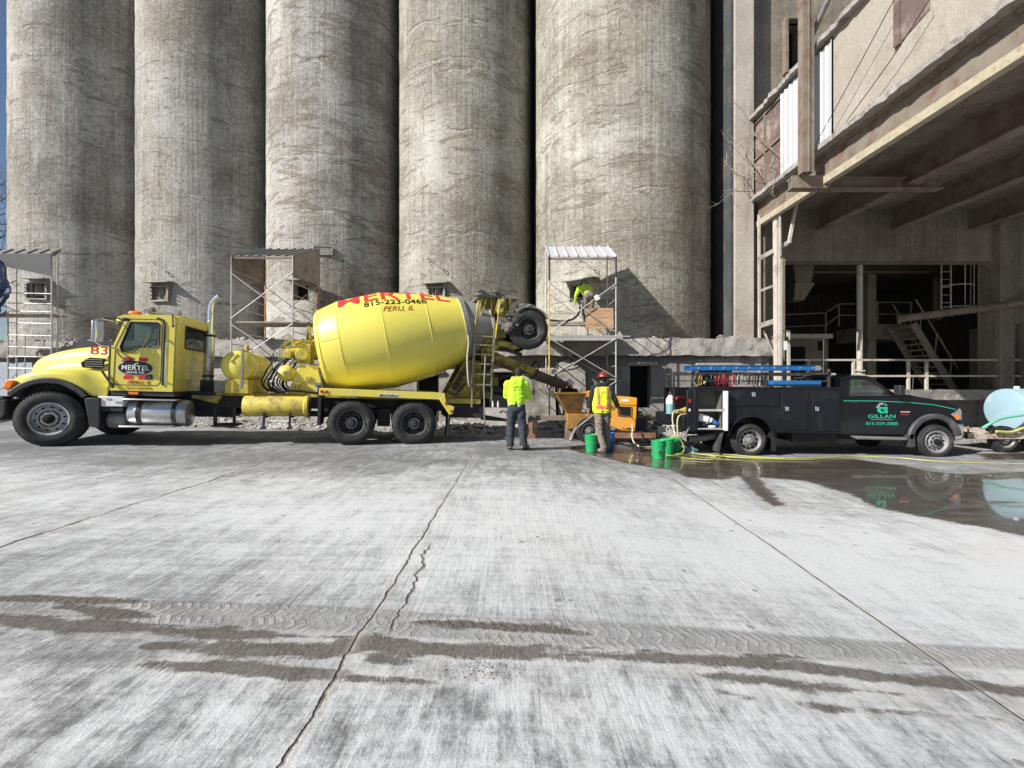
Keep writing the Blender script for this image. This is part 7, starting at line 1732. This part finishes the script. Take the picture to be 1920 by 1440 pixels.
# ================================================================ PEOPLE
def fuse(name, caps, ells, voxel, mat, parent, disp=0, dsc=6, seed=0, smooth_it=4, cut=None):
    """capsules (p0,p1,r0,r1) and ellipsoids (c,(rx,ry,rz)) fused into one continuous surface"""
    m = MB()
    for (a, b, r0, r1) in caps:
        a = Vector(a); b = Vector(b); L = (b - a).length
        prof = [(-r0 * math.cos(t), r0 * math.sin(t)) for t in [PI / 2 * k / 5 for k in range(6)]] + [(L + r1 * math.sin(t), r1 * math.cos(t)) for t in [PI / 2 * k / 5 for k in range(6)]]
        m.lathe(prof, a, (b - a), 16)
        n0 = len(m.v)
    for (c, r) in ells:
        if len(r) == 3: m.ell(c, r, 20, 14)
        else:
            mm = m.M; m.M = Matrix.Translation(c) @ Matrix.Rotation(r[4], 4, r[3]); m.ell((0, 0, 0), r[:3], 20, 14); m.M = mm
    me = bpy.data.meshes.new(name); me.from_pydata(m.v, [], m.f); me.update()
    bm = bmesh.new(); bm.from_mesh(me); bmesh.ops.remove_doubles(bm, verts=bm.verts, dist=1e-4); bmesh.ops.holes_fill(bm, edges=bm.edges, sides=32); bmesh.ops.recalc_face_normals(bm, faces=bm.faces); bm.to_mesh(me); bm.free()
    o = bpy.data.objects.new("tmp", me); C.objects.link(o)
    rm = o.modifiers.new("r", 'REMESH'); rm.mode = 'VOXEL'; rm.voxel_size = voxel
    if smooth_it: s = o.modifiers.new("s", 'SMOOTH'); s.iterations = smooth_it; s.factor = .5
    dg = bpy.context.evaluated_depsgraph_get(); dg.update(); out = bpy.data.meshes.new_from_object(o.evaluated_get(dg)); bpy.data.objects.remove(o)
    if disp:
        ns = [v.normal.copy() for v in out.vertices]
        for v, nn in zip(out.vertices, ns):
            p = v.co; f = mnoise.fractal(Vector((p.x * dsc + seed, p.y * dsc, p.z * dsc * 1.6)), .5, 2.1, 3)
            f += .6 * (abs(mnoise.noise(Vector((p.x * dsc * .6 + seed, p.y * dsc * .6, p.z * dsc * 2.2)))) * 2 - .6)
            v.co = p + nn * disp * f
    if cut:
        bm = bmesh.new(); bm.from_mesh(out)
        for (pt, no) in cut: bmesh.ops.bisect_plane(bm, geom=bm.verts[:] + bm.edges[:] + bm.faces[:], plane_co=pt, plane_no=no, clear_outer=True)
        bm.to_mesh(out); bm.free()
    o = link(name, out, mat, parent)
    for p in out.polygons: p.use_smooth = True
    return o
def hand_caps(w, d, side, up, s=1.0, curl=.6):
    """w wrist, d finger direction, side thumb direction, up back-of-hand normal"""
    d = Vector(d).normalized(); side = Vector(side); side = (side - d * side.dot(d)).normalized(); up = d.cross(side).normalized()
    w = Vector(w); caps = []
    for k in range(4):
        b0 = w + d * .02 * s + side * (.022 - .015 * k) * s; b1 = w + d * .085 * s + side * (.030 - .020 * k) * s
        caps.append((b0, b1, .014 * s, .0115 * s))
        L = (.038, .043, .040, .032)[k] * s; c = curl + .08 * k
        d1 = (d * math.cos(c) - up * math.sin(c)).normalized(); d2 = (d * math.cos(c * 2) - up * math.sin(c * 2)).normalized()
        p1 = b1 + d1 * L; p2 = p1 + d2 * L * .8
        caps += [(b1, p1, .0098 * s, .0088 * s), (p1, p2, .0088 * s, .0075 * s)]
    t0 = w + d * .03 * s + side * .028 * s; t1 = t0 + (d * .7 + side * .7 - up * .3).normalized() * .042 * s; t2 = t1 + (d * .95 + side * .1 - up * .35).normalized() * .032 * s
    caps += [(t0, t1, .013 * s, .0105 * s), (t1, t2, .0105 * s, .009 * s)]
    return caps
def person(label, loc, rotz, J, S=1.0, parts=None):
    """J: joints in body space; the figure faces +y"""
    t = thing("person", label, "person", loc, (0, 0, rotz))
    V = {k: Vector(v) for k, v in J.items() if not isinstance(v, (int, float))}
    hd = V['head']; f = Vector(J.get('face', (0, 1, 0))).normalized(); sd = Vector((f.y, -f.x, 0)).normalized()
    caps = [(V['pelvis'], V['chest'], .115, .135), (V['chest'], V['neck'], .10, .058), (V['neck'], hd + Vector((0, 0, -.04)), .056, .055)]
    ells = [(hd + Vector((0, 0, .01)), (.078, .096, .115)), (hd + f * .035 + Vector((0, 0, -.055)), (.052, .055, .055)),
            (hd + f * .10 + Vector((0, 0, -.012)), (.013, .018, .022)), (hd + f * .085 + Vector((0, 0, -.06)), (.026, .014, .009)),
            (hd + sd * .08, (.012, .022, .032)), (hd - sd * .08, (.012, .022, .032)), (hd + f * .082 + sd * .032 + Vector((0, 0, .012)), (.014, .01, .01)), (hd + f * .082 - sd * .032 + Vector((0, 0, .012)), (.014, .01, .01))]
    for s in 'LR':
        caps += [(V['sh' + s], V['el' + s], .050, .040), (V['el' + s], V['wr' + s], .040, .027), (V['neck'] + Vector((0, 0, -.06)), V['sh' + s], .06, .055),
                 (V['hip' + s], V['kn' + s], .085, .058), (V['kn' + s], V['an' + s], .056, .038), (V['an' + s], V['to' + s], .038, .030)]
        d = J.get('hd' + s, V['wr' + s] - V['el' + s]); th = J.get('th' + s, (0, 1, 0)); caps += hand_caps(V['wr' + s], d, th, None, S, J.get('curl' + s, .55))
    fuse('body', caps, ells, .0075, M['skin'], t, smooth_it=2)
    return t, V, f, sd
def pants(t, V, mat, z_top, r=(.135, .115, .082, .078), seed=0, disp=.010):
    caps = [(V['pelvis'] + Vector((-.05, 0, .0)), V['pelvis'] + Vector((.05, 0, 0)), .145, .145), (V['pelvis'], V['waist'], .14, .145)]
    for s in 'LR': caps += [(V['hip' + s], V['kn' + s], r[1], r[2]), (V['kn' + s], V['an' + s] + Vector((0, 0, .02)), r[2], r[3])]
    w = V['waist'] - V['pelvis']
    return fuse('trousers', caps, [], .012, mat, t, disp, 7, seed, 3, [(V['waist'] + w.normalized() * .02, w.normalized())] + [(Vector((0, 0, min(V['anL'].z, V['anR'].z) - .045)), Vector((0, 0, -1)))])
def boots(t, V, mat, J):
    for s in 'LR':
        a = V['an' + s]; b = V['to' + s]; g = Vector((b.x - a.x, b.y - a.y, 0)).normalized()
        caps = [(a + Vector((0, 0, .06)), a + Vector((0, 0, -.03)), .056, .052), (a + Vector((0, 0, -.035)) - g * .03, Vector((b.x, b.y, a.z - .052)), .048, .040)]
        o = fuse('boot', caps, [], .009, mat, t, .002, 20, 1, 2, [(Vector((0, 0, a.z - .088)), Vector((0, 0, -1)))])
        m = MB(); sdv = Vector((g.y, -g.x, 0)); c0 = a - g * .085; c1 = Vector((b.x, b.y, a.z)) + g * .045; zb = a.z - .105
        pts = []
        for k in range(16):
            q = 2 * PI * k / 16; cc = (c0 + c1) / 2; L = (c1 - c0).length / 2; p = cc + g * L * math.cos(q) + sdv * (.050 - .006 * math.cos(q)) * math.sin(q); pts.append(p)
        m.loft([[(p.x, p.y, zb) for p in pts], [(p.x, p.y, zb + .025) for p in pts]], cap=True, closed=True); m.build('sole', M['black'], o)
def top(t, V, mat, name='sweatshirt', ra=(.085, .068, .052), rt=(.155, .175), disp=.012, seed=0, hem=None, neck=.085, vox=.011):
    caps = [(V['waist'] + Vector((-.04, 0, 0)), V['chest'] + Vector((-.05, 0, 0)), rt[0], rt[1] * .86), (V['waist'] + Vector((.04, 0, 0)), V['chest'] + Vector((.05, 0, 0)), rt[0], rt[1] * .86), (V['chest'], V['neck'] - (V['neck'] - V['chest']) * .1, rt[1] * .8, neck)]
    for s in 'LR':
        caps += [(V['neck'] + Vector((0, 0, -.07)), V['sh' + s], .085, ra[0]), (V['sh' + s], V['el' + s], ra[0], ra[1]), (V['el' + s], V['wr' + s] + (V['el' + s] - V['wr' + s]) * .10, ra[1], ra[2]), (V['chest'] , V['sh' + s], .12, ra[0])]
    cuts = [(V['waist'] + (hem or Vector((0, 0, -.09))), (hem or Vector((0, 0, -1))).normalized())] if True else None
    return fuse(name, caps, [], vox, mat, t, disp, 6, seed, 3, cuts)

# ---- worker in the hi-vis hoodie, seen from behind, head bowed
X1, Y1_ = gpt(968, 843); z1_ = gz(X1)
J = dict(pelvis=(0, 0, .93), waist=(0, .0, 1.05), chest=(0, .0, 1.32), neck=(.02, .01, 1.52), head=(.05, .06, 1.66), face=(.55, .80, -.35),
         shL=(-.19, 0, 1.43), shR=(.20, .02, 1.43), elL=(-.22, .13, 1.17), wrL=(-.02, .30, 1.22), elR=(.27, .13, 1.16), wrR=(.10, .31, 1.22),
         hipL=(-.09, 0, .92), hipR=(.09, 0, .92), knL=(-.125, .03, .50), knR=(.135, .02, .50), anL=(-.13, -.02, .105), anR=(.16, -.03, .105), toL=(-.15, .12, .06), toR=(.26, .09, .06),
         thL=(0, 0, 1), thR=(0, 0, 1))
t, V, f, sd = person("person in a bright yellow-green hoodie and dark jeans, standing by the mixer's chute", (X1, Y1_, z1_), 0, J)
fuse('hair', [], [(V['head'] + Vector((0, -.012, .022)), (.084, .098, .108))], .008, M['hair'], t, .002, 30, 0, 2, [(V['head'] + Vector((0, 0, -.035)), Vector((0, .25, -1))), (V['head'] + f * .055 + Vector((0, 0, .02)), Vector((f.x, f.y, -.45)).normalized())])
boots(t, V, M['boot'], J); pants(t, V, M['denim'], 1, (.14, .118, .092, .088), 3, .013)
fuse('undershirt', [(V['waist'] + Vector((-.05, 0, -.06)), V['waist'] + Vector((-.05, 0, .1)), .138, .138), (V['waist'] + Vector((.05, 0, -.06)), V['waist'] + Vector((.05, 0, .1)), .138, .138)], [], .012, M['white'], t, .01, 10, 2, 2, [(V['waist'] + Vector((0, 0, -.115)), Vector((0, 0, -1)))])
hs = top(t, V, M['hivis'], 'hoodie', (.086, .072, .054), (.155, .178), .010, 5, Vector((0, 0, -.065)))
fuse('hood', [(V['neck'] + Vector((-.08, -.03, .0)), V['neck'] + Vector((.09, -.02, .0)), .075, .075), (V['neck'] + Vector((-.07, -.10, -.07)), V['neck'] + Vector((.07, -.10, -.07)), .065, .065), (V['neck'] + Vector((-.05, -.12, -.12)), V['neck'] + Vector((.06, -.12, -.12)), .05, .05)], [], .011, M['hivis'], hs, .012, 8, 4, 3)
M['greentxt'] = paint("dark_green_print", (.05, .30, .12), .8, 0, .1, 8)
def back_text(parent, lines, y, zc, arc_=0, mat='greentxt'):
    for (s, z, w, sz) in lines:
        me = text_mesh(s, sz, .001, .0, 0); xs_ = [v.co.x for v in me.vertices]; ww = max(xs_) - min(xs_)
        tgt = parent.data; import mathutils
        bvh = mathutils.bvhtree.BVHTree.FromPolygons([v.co for v in tgt.vertices], [tuple(p.vertices) for p in tgt.polygons])
        for v in me.vertices:
            x = v.co.x * w / ww; zz_ = z + v.co.y - arc_ * x * x; h = bvh.ray_cast(Vector((x, -2, zz_)), Vector((0, 1, 0)))
            v.co = Vector((x, (h[0].y if h[0] else y) - .006 - (.0 if v.co.z < 0 else .001), zz_))
        link('back_print', me, M[mat], parent)
back_text(hs, [('CONCRETE', 1.40, .26, .05), ('PLACING CO', 1.35, .22, .04), ('SERVICE', 1.30, .15, .04)], -.2, 0, 1.2)
# ---- worker in the vest
X2, Y2 = gpt(1130, 848); z2 = gz(X2)
J = dict(pelvis=(0, 0, .96), waist=(-.01, .01, 1.08), chest=(-.02, .03, 1.36), neck=(-.01, .05, 1.55), head=(.03, .09, 1.68), face=(.35, .92, -.1),
         shL=(-.20, .02, 1.46), shR=(.18, .03, 1.46), elL=(-.28, .04, 1.18), wrL=(-.31, .12, .93), elR=(.29, .0, 1.19), wrR=(.39, .08, .96),
         hipL=(-.09, 0, .95), hipR=(.09, 0, .95), knL=(-.09, -.05, .52), knR=(.11, .10, .53), anL=(-.01, -.16, .105), anR=(.10, .02, .11), toL=(-.10, -.06, .06), toR=(.16, .15, .06),
         thL=(.3, 1, 0), thR=(-.3, 1, 0), curlL=.7, curlR=.45, hdL=(-.05, .1, -1), hdR=(.25, .1, -1))
t, V, f, sd = person("person in a yellow vest with orange trim and a maroon hard hat, near the buckets", (X2, Y2, z2), R_(0), J)
boots(t, V, M['bootgrey'], J); pants(t, V, M['khaki'], 1, (.13, .112, .085, .080), 9, .014)
sw = top(t, V, M['navy'], 'sweatshirt', (.078, .064, .048), (.145, .165), .010, 7, Vector((0, 0, -.06)))
fuse('collar', [(V['neck'] + Vector((-.06, -.03, .0)), V['neck'] + Vector((.07, -.03, .0)), .062, .062)], [], .011, M['navy'], sw, .006, 8, 4, 2)
vest = fuse('safety_vest', [(V['waist'] + Vector((-.055, 0, -.1)), V['chest'] + Vector((-.065, 0, 0)), .168, .165), (V['waist'] + Vector((.055, 0, -.1)), V['chest'] + Vector((.065, 0, 0)), .168, .165), (V['chest'], V['neck'] + Vector((0, 0, -.06)), .155, .09), (V['chest'] + Vector((0, 0, .02)), V['shL'] + Vector((.055, 0, .015)), .12, .072), (V['chest'] + Vector((0, 0, .02)), V['shR'] + Vector((-.055, 0, .015)), .12, .072)],
            [], .010, M['hivis2'], t, .008, 6, 11, 3, [(V['waist'] + Vector((0, 0, -.17)), Vector((0, 0, -1))), (V['shL'] + Vector((.01, 0, 0)), Vector((-1, 0, .15)).normalized()), (V['shR'] + Vector((-.01, 0, 0)), Vector((1, 0, .15)).normalized()), (V['neck'] + Vector((0, 0, -.03)), Vector((0, -.2, 1)).normalized())])
import mathutils
def wrap_strip(parent, pts, w, mat, name, off=.005):
    tgt = parent.data; bvh = mathutils.bvhtree.BVHTree.FromPolygons([v.co for v in tgt.vertices], [tuple(p.vertices) for p in tgt.polygons])
    m = MB(); P_ = catmull([(x, 0, z) for x, z in pts], 8); vs = []
    for i, p in enumerate(P_):
        d = (P_[min(i + 1, len(P_) - 1)] - P_[max(i - 1, 0)]).normalized(); n = Vector((d.z, 0, -d.x)) * w / 2
        for j in range(4):
            q = p + n * (-1 + 2 * j / 3); h = bvh.ray_cast(Vector((q.x, -2, q.z)), Vector((0, 1, 0))); y = h[0].y if h[0] else .1; vs.append((q.x, y - off, q.z))
    fs = [(i * 4 + j, i * 4 + j + 1, i * 4 + j + 5, i * 4 + j + 4) for i in range(len(P_) - 1) for j in range(3)]
    m.add(vs, fs); return m.build(name, mat, parent, smooth=True)
for sx in (-1, 1):
    px_ = [(-.015 + sx * .115, 1.53), (-.015 + sx * .11, 1.38), (-.012 + sx * .105, 1.22), (-.01 + sx * .10, 1.075)]
    wrap_strip(vest, px_, .062, M['orangefab'], 'trim_tape'); wrap_strip(vest, px_, .020, M['silvertape'], 'reflective_tape', .010)
hz2 = [(-.185, 1.045), (-.1, 1.04), (0, 1.038), (.1, 1.04), (.175, 1.045)]
wrap_strip(vest, hz2, .075, M['orangefab'], 'trim_tape', .007); wrap_strip(vest, hz2, .022, M['silvertape'], 'reflective_tape', .012)
back_text(vest, [('G', 1.385, .05, .09), ('GILLAN', 1.35, .11, .035)], -.2, 0, 0, 'greentxt')
hc = V['head'] + Vector((0, 0, .045)); hat = MB()
hat.lathe([(-.005, .150), (.0, .156), (.010, .150), (.014, .118), (.04, .114), (.085, .098), (.115, .068), (.132, .03), (.136, 0)], hc + Vector((0, -.01, -.01)), (0, .12, 1), 36)
ht = hat.build('hard_hat', M['maroonhat'], t, smooth=35); m = MB(); m.tube([hc + Vector((0, -.01, 0)) + Vector((0, -.10 + .2 * k / 8, .09 + .055 * math.sin(PI * k / 8))) for k in range(9)], .012, 6); m.build('hat_ridge', M['maroonhat'], ht, smooth=True)
fuse('hair', [], [(V['head'] + Vector((0, -.012, .010)), (.083, .100, .10))], .008, M['hair'], t, .002, 30, 0, 2, [(V['head'] + Vector((0, 0, -.045)), Vector((0, .2, -1))), (V['head'] + f * .04, f)])
# ---- worker bent forward on the scaffold
Y3 = 15.15; X3 = P(1102, 0, Y3).x; z3 = zup
J = dict(pelvis=(.03, -.05, .88), waist=(.02, .02, .99), chest=(-.03, .22, 1.18), neck=(-.06, .34, 1.30), head=(-.05, .43, 1.39), face=(-.35, .8, -.5),
         shL=(-.24, .26, 1.21), shR=(.13, .31, 1.23), elL=(-.34, .30, .97), wrL=(-.36, .42, .74), elR=(.20, .52, .96), wrR=(.08, .68, .82),
         hipL=(-.06, -.05, .87), hipR=(.12, -.05, .87), knL=(-.12, .04, .46), knR=(.14, .04, .47), anL=(-.11, -.08, .105), anR=(.15, -.10, .105), toL=(-.13, .08, .06), toR=(.16, .06, .06),
         thL=(0, 1, 0), thR=(-1, 0, .2), curlL=.5)
t, V, f, sd = person("person in a lime shirt and brown trousers bending forward up on the scaffold", (X3, Y3, z3), 0, J)
boots(t, V, M['bootgrey'], J); pants(t, V, M['khaki'], 1, (.13, .108, .085, .080), 19, .014)
M['lime'] = paint('lime_shirt', (.42, .62, .05), .85, 0, .12, 8, bump=.05)
ls = top(t, V, M['lime'], 'shirt', (.085, .068, .050), (.148, .172), .013, 17, Vector((.02, -.06, -.05)))
hat = MB(); hc = V['head'] + Vector((0, .0, .05)); hat.lathe([(-.03, .125), (-.025, .13), (-.02, .11), (.03, .106), (.08, .085), (.11, .04), (.115, 0)], hc, (0, .25, 1), 30); hat.build('cap', M['capgrey'], t, smooth=40)
m = MB(); m.ell((0, 0, 0), (.10, .04, .09), 16, 10)
for i, v in enumerate(m.v): p = Vector(v); m.v[i] = tuple(p * (1 + .5 * mnoise.fractal(p * 10, .6, 2, 3)))
o = m.build("white_bag", M['white'], None, smooth=True); q = P(1120, 558, 15.0); o.location = q; tag(o, "white plastic bag at the hip of the man on the scaffold", "bag")
m = MB(); m.tube([P(1118, 553, 15.05), P(1119, 545, 15.1)], .01, 5)
# ---- worker behind the hopper, only head and shoulders show
Y4 = 13.6; X4 = P(1067, 0, Y4).x; z4 = zgr(X4, Y4)
top_z = P(0, 711, Y4).z - z4
k_ = top_z / 1.80
J = {a: tuple(x * k_ for x in b) if isinstance(b, tuple) and a not in ('face', 'thL', 'thR') else b for a, b in dict(pelvis=(0, 0, .95), waist=(0, 0, 1.07), chest=(0, -.03, 1.33), neck=(0, -.06, 1.52), head=(0, -.12, 1.64), face=(.2, -.9, -.5),
         shL=(.19, -.04, 1.43), shR=(-.19, -.04, 1.43), elL=(.25, -.12, 1.17), wrL=(.15, -.30, 1.0), elR=(-.25, -.12, 1.17), wrR=(-.15, -.3, 1.0), hipL=(.09, 0, .93), hipR=(-.09, 0, .93), knL=(.1, -.02, .5), knR=(-.1, -.02, .5), anL=(.1, 0, .105), anR=(-.1, 0, .105), toL=(.1, -.15, .06), toR=(-.1, -.15, .06), thL=(0, -.3, 1), thR=(0, -.3, 1)).items()}
t, V, f, sd = person("person with a white hard hat and dark face cover, half hidden behind the pump hopper", (X4, Y4, z4), 0, J)
boots(t, V, M['bootgrey'], J); pants(t, V, M['denim'], 1, seed=4); top(t, V, M['navy'], 'jacket', seed=33, hem=Vector((0, 0, -.06)))
hat = MB(); hc = V['head'] + Vector((0, 0, .03)); hat.lathe([(-.005, .150), (.0, .158), (.012, .150), (.016, .120), (.05, .114), (.095, .094), (.125, .05), (.133, 0)], hc, (0, -.25, 1), 30); hat.build('hard_hat', M['hatwhite'], t, smooth=35)
fuse('face_cover', [], [(V['head'] + f * .03 + Vector((0, 0, -.06)), (.075, .075, .07))], .01, M['maroonhat'], t, .003, 20, 0, 2)
# concrete filling nothing: thin steel cable tray and stray bits near the scaffold base
m = MB(); q0 = P(1028, 722, 14.3); q1 = P(1145, 745, 14.3)
m = MB(); m.cyl(P(1012, 728, 14.2), P(1043, 745, 14.2), .012, n=6); m.tube(catmull([P(1011, 729, 14.2), P(1019, 736, 14.1), P(1031, 741, 14.1)], 5), .014, 6); tag(m.build("air_hose", M['hosecream'], None, smooth=True), "thin pale hose curling beside the right scaffold's left post", "hose")
